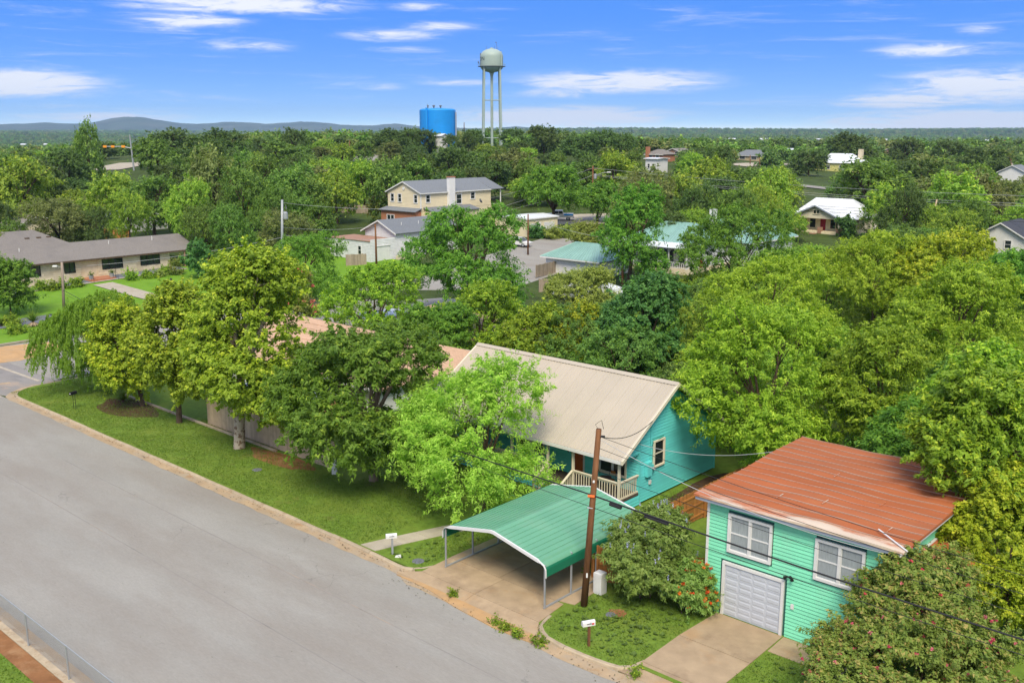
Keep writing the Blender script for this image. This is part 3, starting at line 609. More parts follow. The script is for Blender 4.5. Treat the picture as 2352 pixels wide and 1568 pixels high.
# porch furniture
def bistro_chair(sx, sy, rz_, lab):
    t = thing('porch_chair', lab, 'chair', W(sx, sy, .72), TH + rz_, 'porch chairs')
    MB().lathe([(.2, .43), (.21, .45), (.2, .47)], 14).build('seat', m_wood, t)
    for a in (.785, 2.356, 3.927, 5.498): MB().tube([(.2 * math.cos(a), .2 * math.sin(a), 0), (.15 * math.cos(a), .15 * math.sin(a), .43)], .014, 6).build('leg', m_black, t)
    MB().tube([(-.19, .1, .44), (-.21, .16, .8), (-.12, .2, .92), (0, .21, .95), (.12, .2, .92), (.21, .16, .8), (.19, .1, .44)], .013, 6).build('back_frame', m_black, t)
    MB().box(-.15, .15, .19, .215, .76, .9).build('backrest', m_wood, t)
t = thing('porch_table', 'small round dark bistro table on the turquoise porch', 'table', W(-30.35, 41.05, .72), TH)
MB().lathe([(.34, .70), (.36, .715), (.34, .73)], 18).build('table_top', m_deck, t); MB().tube([(0, 0, .05), (0, 0, .7)], .03, 8).build('pedestal', m_black, t); MB().lathe([(.22, 0), (.2, .03), (.03, .06)], 12).build('base', m_black, t)
bistro_chair(-30.95, 41.2, 1.2, 'black metal bistro chair on the porch, on the door side of the table'); bistro_chair(-29.75, 41.15, -1.3, 'black metal bistro chair on the porch, by the railed corner'); bistro_chair(-30.3, 41.55, .1, 'wood backed bistro chair under the porch window')

# ------------------------------------------------------------------ carport (local origin at site (-27.85, 29.4))
C = site('carport', 'green metal carport with white edge trim over the concrete drive', 'carport', -27.85, 29.4)
hw, CL, zb_, zr_ = 3.08, 7.3, 2.12, 2.72
def prof_pt(s_):                                       # distance across the roof from the ridge (m), right side positive
    u = abs(s_); sg = 1 if s_ >= 0 else -1; a = hw - .28; L1 = math.hypot(a, zr_ - zb_ - .02)
    if u <= L1: return sg * a * u / L1, zr_ - (zr_ - zb_ - .02) * u / L1
    v = (u - L1) / .42
    if v <= 1: th = v * 1.28; return sg * (a + .3 * math.sin(th)), zb_ - .02 - .28 * (1 - math.cos(th)) - .06 * v
    e = u - L1 - .42; return sg * (hw + .01 + .02 * e), zb_ - .28 - e
smax = math.hypot(hw - .28, zr_ - zb_ - .02) + .42 + .34
step_ = .29
for sgn in (1, -1):
    s0 = 0.0
    while s0 < smax - .02:
        s1 = min(s0 + step_, smax); m_ = MB(); ks = np.linspace(s0 + .004, s1 - .004, 4); row = []
        for k in ks: row.append(prof_pt(sgn * k))
        A = row; B = [(x, z - .03) for x, z in row]; n = len(A)
        m_.v = [(x, 0, z) for x, z in A] + [(x, CL, z) for x, z in A] + [(x, 0, z) for x, z in B] + [(x, CL, z) for x, z in B]
        for i in range(n - 1): m_.f += [(i, i + 1, n + i + 1, n + i), (2 * n + i, 3 * n + i, 3 * n + i + 1, 2 * n + i + 1), (i, 2 * n + i, 2 * n + i + 1, i + 1), (n + i, n + i + 1, 3 * n + i + 1, 3 * n + i)]
        x, z = prof_pt(sgn * s1); x2, z2 = prof_pt(sgn * (s1 - .05)); nx, nz = -(z2 - z), (x2 - x); ln = math.hypot(nx, nz) or 1; nx, nz = sgn * -nx / ln * -1, abs(nz / ln)
        m_.hexa([(x2, 0, z2 - .01), (x, 0, z - .01), (x, CL, z - .01), (x2, CL, z2 - .01), (x2 + nx * .022, 0, z2 + nz * .022), (x + nx * .022, 0, z + nz * .022), (x + nx * .022, CL, z + nz * .022), (x2 + nx * .022, CL, z2 + nz * .022)])
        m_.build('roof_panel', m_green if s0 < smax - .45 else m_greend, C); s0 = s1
for y0, y1 in ((-.05, .03), (CL - .03, CL + .05)):
    pts = [prof_pt(s_) for s_ in np.linspace(-smax, smax, 40)]; b = MB(); n = len(pts)
    for (x, z) in pts:
        for (yy_, zz) in ((y0, .035), (y1, .035), (y1, -.1), (y0, -.1)): b.v.append((x * (1 + .012), yy_, z + zz) if abs(x) < hw - .3 else (x + math.copysign(.03 if zz > 0 else -.05, x), yy_, z + zz * .3))
    for i in range(n - 1):
        for k in range(4): k2 = (k + 1) % 4; b.f.append((i * 4 + k, i * 4 + k2, i * 4 + 4 + k2, i * 4 + 4 + k))
    b.f += [(3, 2, 1, 0), tuple((n - 1) * 4 + k for k in range(4))]; b.build('edge_trim', m_white, C)
for x in (-hw + .06, hw - .06):
    MB().box(x - .035, x + .035, 0, CL, .03, .1).build('base_rail', m_steel, C)
    for y in (.06, 1.85, 3.65, 5.45, CL - .06): MB().box(x - .032, x + .032, y - .032, y + .032, .1, zb_ - .12).build('leg', m_steel, C)
for y in (.06, 1.85, 3.65, 5.45, CL - .06):
    b = MB(); b.tube([(-hw + .06, y, zb_ - .14), (-hw + .3, y, zb_ - .05), (0, y, zr_ - .08), (hw - .3, y, zb_ - .05), (hw - .06, y, zb_ - .14)], .032, 4); b.build('rafter', m_steel, C)

# ------------------------------------------------------------------ mint garage (local origin at site (-16, 34.2))
Q = site('mint_garage', 'two storey mint green garage with rusty orange metal roof', 'garage', -16, 34.2)
gl_, gr_, gD, gH = -3.9, 3.9, 9.1, 5.0
MB().box(gl_ + .035, gr_ - .035, .035, gD, -.1, gH).build('wall', m_joint, Q)
OPS = [(-3.06 - .12, -.30 + .12, 0, 2.45), (-2.82 - .1, -.98 + .1, 2.9, 4.6), (1.0 - .1, 2.8 + .1, 2.9, 4.6)]
siding(Q, FX(.03), gl_ + .1, gr_ - .1, -.05, gH - .02, .158, m_mint, OPS)
siding(Q, RX(gr_ - .03), .1, gD, -.05, gH - .02, .158, m_mint, [(3.2, 4.3, 2.6, 4.0)])
siding(Q, LX(gl_ + .03), .1, gD, -.05, gH - .02, .316, m_mint)
for x0, x1 in ((gl_ - .02, gl_ + .1), (gr_ - .1, gr_ + .02)): MB().box(x0, x1, -.02, .1, -.05, gH - .03).build('corner_board', m_white, Q)
window(Q, FX(.0), -2.78, -1.02, 3.0, 4.48, m_white, m_curt, 2, 2, .11); window(Q, FX(.0), 1.02, 2.78, 3.0, 4.48, m_white, m_curt, 2, 2, .11)
window(Q, RX(gr_), 3.25, 4.25, 2.7, 3.95, m_white, m_glass, 1, 2, .1)
gdoor = hexf(FX(.03), -2.96, -.4, -.0, .012, .0, 2.28).build('garage_door', m_gdoor, Q)
for r_ in range(4):
    z0, z1 = .02 + r_ * .565, .02 + (r_ + 1) * .565 - .014
    pnl = hexf(FX(.03), -2.955, -.405, .012, .03, z0, z1).build('door_section', m_gdoor, gdoor)
    for c_ in range(4):
        u0 = -2.9 + c_ * .63; fn = FX(.03)
        for (e, f) in ((z0 + .06, z0 + .25), (z0 + .30, z0 + .5)):
            MB().add([fn(u0, .03, e), fn(u0 + .54, .03, e), fn(u0 + .54, .03, f), fn(u0, .03, f), fn(u0 + .03, .042, e + .03), fn(u0 + .51, .042, e + .03), fn(u0 + .51, .042, f - .03), fn(u0 + .03, .042, f - .03)], [(4, 5, 6, 7), (0, 1, 5, 4), (1, 2, 6, 5), (2, 3, 7, 6), (3, 0, 4, 7)]).build('embossed_panel', m_gdoor, gdoor)
MB().box(-3.08, -2.96, -.06, .034, -.02, 2.4).build('door_trim', m_white, Q); MB().box(-.4, -.28, -.06, .034, -.02, 2.4).build('door_trim', m_white, Q); MB().box(-2.96, -.4, -.06, .034, 2.28, 2.4).build('door_trim', m_white, Q)
fl = MB(); fl.lathe([(.06, 0), (.06, .04)], 10); fl.tube([(0, 0, .02), (-.1, 0, .12)], .02, 6); fl.tube([(0, 0, .02), (.1, 0, .12)], .02, 6); fl.tube([(-.1, 0, .1), (-.17, 0, .22)], [.04, .075], 10); fl.tube([(.1, 0, .1), (.17, 0, .22)], [.04, .075], 10)
o = fl.build('floodlight', m_black, Q); o.location = (-.05, .0, 2.62); o.rotation_euler = (math.pi / 2, 0, 0)
MB().box(.04, .17, -.04, .02, 1.3, 1.5).build('outlet_box', m_white, Q)
MB().box(gl_ - .42, gr_ + .42, -.36, -.28, gH - .09, gH + .05).build('eave_trim', m_greyp, Q)
MB().box(gl_ - .42, gr_ + .42, -.275, gD + .3, gH - .04, gH + .02).build('soffit', m_greyp, Q)
rr = random.Random(7); n = 15; y0 = -.4; dpt = (gD + .77) / n
def warp(x, y): return .04 + .03 * math.sin(x * .9 + y * .7) + .018 * math.sin(x * 2.1 - y * 1.3) + .11 * y / gD
for i in range(n):
    b = MB(); ya, yb_ = y0 + i * dpt, y0 + (i + 1) * dpt - .004; xs = np.linspace(gl_ - .48, gr_ + .48, 14)
    rows = [(ya, .0), (ya + (yb_ - ya) * .3, .004), (ya + (yb_ - ya) * .6, .004), (yb_ - .03, .0), (yb_, .0)]
    for x in xs:
        for (y, dz_) in rows: b.v.append((x, y, gH + .10 + warp(x, y) + dz_))
        b.v.append((x, ya, gH + .05)); b.v.append((x, yb_, gH + .05))
    m__ = 7
    for k in range(len(xs) - 1):
        o_ = k * m__
        for c_ in range(4): b.f.append((o_ + c_, o_ + m__ + c_, o_ + m__ + c_ + 1, o_ + c_ + 1))
        b.f.append((o_ + 5, o_ + m__ + 5, o_ + m__, o_)); b.f.append((o_ + 4, o_ + m__ + 4, o_ + m__ + 6, o_ + 6))
    b.f.append((0, 1, 2, 3, 4, 6, 5)); q = (len(xs) - 1) * m__; b.f.append((q + 5, q + 6, q + 4, q + 3, q + 2, q + 1, q))
    b.build('roof_panel', m_rust if i else m_rustp, Q); b = MB()
    for x in xs:
        for (y, dz_) in ((yb_ - .022, -.02), (yb_ - .022, .045), (yb_ + .026, .045), (yb_ + .026, -.02)): b.v.append((x, y, gH + .10 + warp(x, y) + dz_))
    for k in range(len(xs) - 1):
        for c_ in range(3): b.f.append((k * 4 + c_, k * 4 + 4 + c_, k * 4 + 5 + c_, k * 4 + c_ + 1))
    b.build('roof_seam', m_seam, Q)
for (x, y) in ((-1.5, 1.6), (.2, 2.2), (2.0, 3.6), (3.2, 1.3), (-.8, 5.5)): MB().box(x - .015, x + .015, y - .3, y + .3, gH + .13 + warp(x, y), gH + .15 + warp(x, y)).build('end_lap', m_rustp, Q)
MB().tube([(3.0, .7, gH + .3), (4.45, -.25, gH + .16)], .03, 8).build('vent_pipe', m_white, Q)
MB().box(gr_ + .35, gr_ + .43, -.4, gD, gH - .08, gH + .06).build('gutter', m_white, Q)
# lean-to beside the garage
MB().slab([(gr_ + .1, 1.2, 4.0), (gr_ + 1.7, 1.2, 3.6), (gr_ + 1.7, 4.6, 3.6), (gr_ + .1, 4.6, 4.0)], .06).build('lean_to_roof', m_rust, Q)
for x, y in ((gr_ + 1.6, 1.3), (gr_ + 1.6, 4.5)): MB().box(x - .05, x + .05, y - .05, y + .05, 0, 3.55).build('lean_to_post', m_white, Q)

# ------------------------------------------------------------------ fences
def picket_fence(label, p0, p1, h, m, pw=.14, zt=None, rails=True, back=1, posts=2.4, jag=.02, name='wood_fence', z=0.0):
    P0, P1 = W(*p0, z), W(*p1, z); d = P1 - P0; L = d.length; rz_ = math.atan2(d.y, d.x)
    t = thing(name, label, 'fence', P0, rz_); r = random.Random(int(L * 100)); n = int(L / pw)
    me = MB().add([(0, -.01, .04), (pw - .008, -.01, .04), (pw - .008, .01, .04), (0, .01, .04), (0, -.01, h - .05), (pw - .008, -.01, h - .05), (pw - .008, .01, h - .05), (0, .01, h - .05), (.03, -.01, h), (pw - .038, -.01, h), (pw - .038, .01, h), (.03, .01, h)],
                  [(0, 3, 2, 1), (0, 1, 5, 4), (1, 2, 6, 5), (2, 3, 7, 6), (3, 0, 4, 7), (4, 5, 9, 8), (5, 6, 10, 9), (6, 7, 11, 10), (7, 4, 8, 11), (8, 9, 10, 11)]).mesh('picket', m)
    for i in range(n): put('picket', me, t, (i * pw, 0, r.uniform(-jag, jag)))
    if rails:
        for zz in (.3, h * .52, h - .3): MB().box(0, n * pw, .011 * back if back > 0 else -.05, .05 if back > 0 else -.011, zz - .045, zz + .045).build('rail', m, t)
    for k in range(int(L / posts) + 1): x = min(k * posts, n * pw - .09); MB().box(x, x + .09, .051 if back > 0 else -.14, .14 if back > 0 else -.051, 0, h + .06).build('post', m, t)
    return t
picket_fence('cedar picket fence between the turquoise house and the mint garage', (-25.2, 33.2), (-25.2, 51), 1.75, m_wood, back=-1)
picket_fence('cedar fence panel beside the utility pole under the carport edge', (-24.75, 33.0), (-20.3, 35.2), 1.75, m_wood, back=-1)
picket_fence('tan board fence behind the pale sycamore trunk', (-59.6, 34.25), (-45.2, 34.25), 1.85, m_woodt, .19, back=1)
picket_fence('cedar fence glimpsed behind the tan metal roof', (-45, 57), (-25, 57), 1.8, m_wood, .2, back=1)
MB().box(-.14, .14, -.14, .14, 0, 1.05).build('gate_post', m_white, label='short white gate post under the dark shade tree', cat='post').location = W(-45.0, 33.9)
# chain link fence along the near side
cf = site('chain_link_fence', 'galvanised chain link fence along the near edge of the street', 'fence', -60, 13.36)
for x in np.arange(.3, 62, 3.62): MB().tube([(x, 0, -.05), (x, 0, 1.42)], .035, 8).build('post', m_steel, cf)
MB().tube([(0, 0, 1.4), (62, 0, 1.4)], .024, 8).build('top_rail', m_steel, cf)
b = MB(); st_ = .085
for i in range(int(45 / st_)):
    x = 17 + i * st_
    for s_ in (1, -1):
        x1 = x + s_ * .62; a = Vector((x, .036 * s_ - .036 * s_ + .04, .06)); c = Vector((x1, .04, 1.38)); w_ = .0075
        b.add([a + Vector((-w_, 0, 0)), a + Vector((w_, 0, 0)), c + Vector((w_, 0, 0)), c + Vector((-w_, 0, 0))], [(0, 1, 2, 3)]) if s_ > 0 else b.add([a + Vector((-w_, .004, 0)), a + Vector((w_, .004, 0)), c + Vector((w_, .004, 0)), c + Vector((-w_, .004, 0))], [(0, 1, 2, 3)])
b.build('wire_mesh', m_steel, cf, kind='stuff')

# ------------------------------------------------------------------ mailboxes, pedestal, covers
def mailbox(label, sx, sy, rz_, m_post, flag=True, lean=0.0, zpost=.85):
    t = thing('mailbox', label, 'mailbox', W(sx, sy), TH + rz_)
    t.scale = (1.0, 1.0, 1.0); b = MB(); b.box(-.045, .045, -.045, .045, 0, zpost); b.build('post', m_post, t)
    arch = [(-.09, 0), (.09, 0)] + [(.09 * math.cos(a), .13 + .09 * math.sin(a)) for a in np.linspace(0, math.pi, 9)]
    bo = MB().prism(arch, lambda u, v, w: (u, w, zpost + v), -.27, .23).build('box', m_white, t)
    MB().prism([(u * 1.04, v * 1.02) for u, v in arch], lambda u, v, w: (u, w, zpost + v), -.30, -.272).build('door', m_white, t)
    f = MB(); f.box(.092, .104, -.14, .1, zpost + .09, zpost + .11); f.build('flag_arm', m_black, t)
    if flag: MB().box(.092, .106, .08, .17, zpost + .06, zpost + .12).build('flag', m_red, t)
    MB().box(.0925, .096, -.02, .06, zpost + .14, zpost + .16).build('number_plate', m_greyp, t)
mailbox('white mailbox on a grey post beside the front walk', -33.85, 28.75, -.6, m_steel, False)
mailbox('white mailbox with red flag on the corner lawn by the mint garage', -21.55, 28.3, -.5, m_pole, True, zpost=.9)
t = thing('mailbox', 'black mailbox on a twin rod stand near the street corner', 'mailbox', W(-70.2, 29.7), TH + .3)
for x in (-.09, .13): MB().tube([(x, 0, 0), (x, 0, 1.12)], .018, 6).build('post', m_black, t)
MB().tube([(-.09, 0, .5), (.13, 0, .5)], .012, 6).build('crossbar', m_black, t)
arch = [(-.1, 0), (.1, 0)] + [(.1 * math.cos(a), .13 + .1 * math.sin(a)) for a in np.linspace(0, math.pi, 9)]
MB().prism(arch, lambda u, v, w: (u, w, 1.12 + v), -.3, .25).build('box', m_black, t); MB().box(-.03, .06, -.304, -.301, 1.2, 1.26).build('number_plate', m_white, t)
t = site('utility_pedestal', 'weathered white utility cabinet behind the utility pole', 'utility box', -24.0, 32.25)
MB().bbox(-.22, .22, -.2, .2, 0, 1.0, .04).build('cabinet', m_white, t); MB().box(-.18, .18, -.212, -.202, .1, .9).build('door', m_white, t)
for k, (x, y, lab) in enumerate(((-32.35, 29.05, 'round grey meter cover in the lawn by the carport apron'), (-22.45, 30.95, 'small dark meter cover in the grass near the utility pole'), (-49.0, 31.2, 'grey valve cover in the lawn by the sycamore'))):
    MB().lathe([(.3 - .08 * (k == 1), -.02), (.3 - .08 * (k == 1), .012), (.27 - .08 * (k == 1), .02)], 14).build('meter_cover', m_gravel, label=lab, cat='cover').location = W(x, y)
MB().hexa([(-.16, -.05, 0), (.16, -.09, 0), (.14, .09, 0), (-.12, .06, 0), (-.12, -.03, .09), (.13, -.05, .14), (.1, .05, .12), (-.09, .04, .08)]).build('stone', m_white, label='pale stone lying beside the grey mailbox post', cat='stone').location = W(-33.4, 28.72)
t = site('ride_on_toy', 'small blue and green ride on toy on the lawn behind the bright tree', 'toy', -34.3, 37.6)
MB().bbox(-.3, .3, -.16, .16, .16, .4, .06).build('body', m_bluetank, t); MB().bbox(-.18, .1, -.12, .12, .4, .56, .05).build('seat', m_greend, t)
for x in (-.2, .2):
    for y in (-.19, .15): MB().tube([(x, y, .11), (x, y + .05, .11)], .11, 12).build('wheel', m_black, t)
# ------------------------------------------------------------------ houses farther off
def lapped(parent, fn, u0, u1, z0, z1, step, m, openings=(), limit=None):
    """many narrow boards joined into one part (too fine to pick apart at this distance)"""
    b = MB(); z = z0
    while z < z1 - .02:
        ze = min(z + step, z1); a, c = (u0, u1) if limit is None else limit(z, ze, u0, u1)
        if c - a > .08:
            for (p, q) in cut(a, c, z, ze, openings): b.hexa([fn(p, 0, z), fn(q, 0, z), fn(q, .035, z), fn(p, .035, z), fn(p, 0, ze), fn(q, 0, ze), fn(q, .004, ze), fn(p, .004, ze)])
        z = ze
    return b.build('siding', m, parent, kind='stuff')
def roof_strips(parent, a, b, c, d, n, m, rib=.05, t=.08, name='roof_panel'):
    """slope with corners a,b (eave) c,d (ridge; c above b, d above a) in n strips with raised seams"""
    a, b, c, d = map(Vector, (a, b, c, d))
    for i in range(n):
        f0, f1 = i / n, (i + 1) / n; q = [a.lerp(b, f0), a.lerp(b, f1), d.lerp(c, f1), d.lerp(c, f0)]; mb = MB()
        if (q[2] - q[3]).length < .02: q[2] = q[3] + (q[1] - q[0]) * .02
        mb.slab(q, t)
        if rib:
            nn = (q[1] - q[0]).cross(q[3] - q[0]).normalized() * rib; e = (q[1] - q[0]).normalized() * .06
            mb.hexa([q[1] - e, q[1], q[2], q[2] - e, q[1] - e + nn, q[1] + nn, q[2] + nn, q[2] - e + nn])
        mb.build(name, m, parent)
def house(name, label, pos, Lx, Ly, eave, ridge, mw, mr, along='y', over=.45, hip=0.0, panels=0, base=-1.0, wins=(), lap=0, trim=m_white, cat='house', rz_=None, floor=0.0):
    """local origin: the corner nearest the camera; body x -Lx..0, y 0..Ly; wins: (face, u0, u1, z0, z1, cols)"""
    t = thing(name, label, cat, pos, TH if rz_ is None else rz_)
    o = over; k = (ridge - eave) / ((Lx if along == 'y' else Ly) / 2); ez = eave - k * o
    if along == 'y': b = MB(); b.prism([(-Lx, base), (0, base), (0, eave - .08), (-Lx / 2, (ridge if not hip else eave) - .08), (-Lx, eave - .08)], lambda u, v, w: (u, w, v), 0, Ly)
    else: b = MB(); b.prism([(0, base), (Ly, base), (Ly, eave - .08), (Ly / 2, (ridge if not hip else eave) - .08), (0, eave - .08)], lambda u, v, w: (w, u, v), -Lx, 0)
    b.build('wall', mw, t)
    opsF = [(w[1] - .1, w[2] + .1, w[3] - .1, w[4] + .1) for w in wins if w[0] == 'F']; opsR = [(w[1] - .1, w[2] + .1, w[3] - .1, w[4] + .1) for w in wins if w[0] == 'R']
    if lap:
        lf = None if along == 'x' or hip else (lambda z, ze, a, c: (-Lx + max(0, (ze - eave + .1) / k), -max(0, (ze - eave + .1) / k)))
        lr = None if along == 'y' or hip else (lambda z, ze, a, c: (max(0, (ze - eave + .1) / k), Ly - max(0, (ze - eave + .1) / k)))
        lapped(t, FX(0), -Lx, 0, floor, (ridge if lf else eave) - .1, lap, mw, opsF, lf); lapped(t, RX(0), 0, Ly, floor, (ridge if lr else eave) - .1, lap, mw, opsR, lr)
        MB().box(-.09, .05, -.05, .09, floor, eave - .12).build('corner_board', trim, t)
    for (fc, u0, u1, z0, z1, cols) in wins: window(t, (FX if fc == 'F' else RX)(0), u0, u1, z0, z1, trim, m_glass, cols, 2, .12)
    h = hip
    if along == 'y':
        xm, ya, yb_ = -Lx / 2, -o, Ly + o
        S1 = [(o, ya, ez), (o, yb_, ez), (xm, yb_ - h, ridge), (xm, ya + h, ridge)]; S2 = [(-Lx - o, yb_, ez), (-Lx - o, ya, ez), (xm, ya + h, ridge), (xm, yb_ - h, ridge)]
        ends = [[(-Lx - o, ya, ez), (o, ya, ez), (xm, ya + h, ridge)], [(o, yb_, ez), (-Lx - o, yb_, ez), (xm, yb_ - h, ridge)]]
    else:
        ym, xa, xb = Ly / 2, -Lx - o, o
        S1 = [(xa, -o, ez), (xb, -o, ez), (xb - h, ym, ridge), (xa + h, ym, ridge)]; S2 = [(xb, Ly + o, ez), (xa, Ly + o, ez), (xa + h, ym, ridge), (xb - h, ym, ridge)]
        ends = [[(xb, -o, ez), (xb, Ly + o, ez), (xb - h, ym, ridge)], [(xa, Ly + o, ez), (xa, -o, ez), (xa + h, ym, ridge)]]
    for S in (S1, S2):
        if panels: roof_strips(t, *S, panels, mr)
        else: MB().slab(S, .12).build('roof_slope', mr, t)
    if hip:
        for e in ends:
            if panels: roof_strips(t, e[0], e[1], Vector(e[2]) + (Vector(e[1]) - Vector(e[0])) * .004, Vector(e[2]), max(3, panels // 2), mr)
            else: MB().slab([e[0], e[1], e[2], Vector(e[2]) - (Vector(e[1]) - Vector(e[0])) * .002], .12).build('roof_slope', mr, t)
    else:
        for e in ends:
            a, c, p = map(Vector, e); dn = Vector((0, 0, -.14)); nrm_ = (c - a).cross(Vector((0, 0, 1))).normalized() * .03
            for q0, q1 in ((a, p), (p, c)): MB().hexa([q0 + dn * 1.6, q1 + dn * 1.6, q1 + dn * 1.6 + nrm_, q0 + dn * 1.6 + nrm_, q0 + dn * .1, q1 + dn * .1, q1 + dn * .1 + nrm_, q0 + dn * .1 + nrm_]).build('barge_board', trim, t)
    b = MB()
    for S in (S1, S2):
        p, q = Vector(S[0]), Vector(S[1]); n_ = (q - p).normalized().cross(Vector((0, 0, 1))) * .04
        b.hexa([p + Vector((0, 0, -.2)), q + Vector((0, 0, -.2)), q + Vector((0, 0, -.2)) + n_, p + Vector((0, 0, -.2)) + n_, p - Vector((0, 0, .02)), q - Vector((0, 0, .02)), q - Vector((0, 0, .02)) + n_, p - Vector((0, 0, .02)) + n_])
    b.build('eave_trim', trim, t)
    return t

# ranch house: long front facing the cross street (local x = out of the facade, y along it)
RZ0 = .25
R = site('ranch_house', 'long cream limestone ranch house with taupe shingle roof', 'house', -129.5, 60, RZ0)
MB().box(-9.5, -.06, -16, 10.2, -.6, 2.95).build('wall', m_lime, R)
rw = [(-9.29, -7.93), (-4.78, -3.43), (.35, 3.12), (5.82, 8.58)]; OPR = [(a - .05, b_ + .05, 1.3, 2.85) for a, b_ in rw] + [(-2.62, -.3, .3, 2.8)]
rs = random.Random(5); z = -.3; 
while z < 2.9:                                          # courses of long limestone blocks, each block a stone
    hh = rs.choice((.24, .28, .32)); ze = min(z + hh, 2.92); u = -16.0
    while u < 10.2:
        ul = min(u + rs.uniform(.9, 1.9), 10.2)
        for (p, q) in cut(u, ul, z, ze, OPR):
            dpth = rs.uniform(.0, .035); MB().hexa([RX(-.06)(p + .008, 0, z + .008), RX(-.06)(q - .008, 0, z + .008), RX(-.06)(q - .008, .05 + dpth, z + .008), RX(-.06)(p + .008, .05 + dpth, z + .008), RX(-.06)(p + .008, 0, ze - .008), RX(-.06)(q - .008, 0, ze - .008), RX(-.06)(q - .008, .05 + dpth, ze - .008), RX(-.06)(p + .008, .05 + dpth, ze - .008)]).build('stone', m_lime, R)
        u = ul
    z = ze
for i, (a, b_) in enumerate(rw): window(R, RX(.0), a, b_, 1.36, 2.8, m_black, m_glass, 2 if i < 2 else 3, 1, .06)
d = MB().box(-.7, -.64, -2.1, -1.2, .42, 2.6).build('door', m_navy, R); MB().box(-.63, -.62, -1.9, -1.4, 1.5, 2.4).build('pane', m_glass, d)
MB().box(-.9, -.0, -2.62, -2.56, .3, 2.8).build('porch_side', m_lime, R); MB().box(-.9, 0, -.36, -.3, .3, 2.8).build('porch_side', m_lime, R); MB().box(-.95, -.72, -2.6, -.3, .3, 2.8).build('porch_back', m_lime, R)
st = [(.0, 2.6, .42), (.0, 2.95, .28), (.0, 3.3, .12)]
for i, (x0, x1, zz) in enumerate(st): MB().box(-.7 if i == 0 else st[i - 1][1] + .003, x1, -2.6 + .1 * i, .9 - .1 * i, -.5, zz).build('step', m_brick, R)
for yy in (-2.5, .8): MB().tube([(2.5, yy, .42), (2.5, yy, 1.3), (3.3, yy, 1.0), (3.3, yy, .1)], .02, 6).build('handrail', m_black, R)
RE, RR, rx0, rx1 = 2.95, 4.75, .7, -10.4
MB().slab([(rx0, -17, RE), (rx0, 14.4, RE), (-4.7, 14.4, RR), (-4.7, -17, RR)], .12).build('roof_slope', m_shing, R); MB().slab([(rx1, 14.4, RE), (rx1, -17, RE), (-4.7, -17, RR), (-4.7, 14.4, RR)], .12).build('roof_slope', m_shing, R)
MB().box(.66, .74, -17, 14.4, RE - .22, RE - .02).build('eave_trim', m_bark, R); MB().box(.0, .65, -17, 14.4, RE - .16, RE - .12).build('soffit', m_cream, R)
MB().slab([(-9, -10.5, 3.2), (-9, 2.5, 3.2), (-17, -1.5, 5.6), (-17, -5.5, 5.6)], .12).build('roof_slope', m_shing, R); MB().slab([(-9, 2.5, 3.2), (-25, 2.5, 3.2), (-18, -1.5, 5.6), (-17, -1.5, 5.6)], .12).build('roof_slope', m_shing, R)
MB().slab([(-25, -10.5, 3.2), (-9, -10.5, 3.2), (-17, -5.5, 5.6), (-18, -5.5, 5.6)], .12).build('roof_slope', m_shing, R); MB().box(-24, -9.6, -9.6, 1.8, -.6, 3.2).build('wall', m_lime, R)
for y in (-3.6, -2.0, -.6): MB().box(-14.2, -13.9, y - .3, y + .3, 4.62, 4.85).build('roof_vent', m_bark, R)
for y, hgt in ((9.4, .45), (3, .3), (-9, .3)): MB().tube([(-3.2, y, 4.1), (-3.2, y, 4.4 + hgt)], .05, 6).build('roof_pipe', m_white, R)
MB().box(-9, -8.6, 10.3, 14.2, -.6, 2.7).build('carport_back_wall', m_brickt, R)
for y in (12.2, 14.1): MB().box(.5, .65, y - .07, y + .07, -.6, 2.7).build('carport_post', m_brickt, R)
for k, (x, y, lab) in enumerate(((2.0, .55, 'galvanised planter tub with plant on the right of the ranch house steps'), (2.0, -2.25, 'galvanised planter tub on the left of the ranch house steps'))):
    p = R.matrix_basis @ Vector((x, y, .42)); t = thing('planter', lab, 'planter', p, TH); MB().lathe([(.24, 0), (.31, .5), (.29, .5), (.26, .42)], 14).build('tub', m_steel, t)
    rr_ = random.Random(k); b = MB()
    for i in range(70):
        a = rr_.uniform(0, 6.28); q = Vector((rr_.gauss(0, .17), rr_.gauss(0, .17), .5 + abs(rr_.gauss(0, .2)))); b.add([q, q + Vector((.16 * math.cos(a), .16 * math.sin(a), .05)), q + Vector((.1, .1, .1))], [(0, 1, 2)])
    b.build('plant', m_lawn, t)
t = site('path_light', 'small black path lantern on the ranch lawn', 'lamp', -115.6, 62.6, .05); MB().tube([(0, 0, 0), (0, 0, .9)], .04, 6).build('post', m_black, t); MB().lathe([(.05, .9), (.14, .95), (.16, 1.25), (.22, 1.27), (.03, 1.45)], 8).build('lantern', m_black, t)
t = site('rain_chain_post', 'dark vertical rain chain beside the ranch house steps', 'chain', -127.6, 61.2, .2)
for i in range(14): MB().lathe([(.03, .0), (.07, .09), (.02, .1)], 6).build('cup', m_black, t).location = (0, 0, .1 + i * .18)

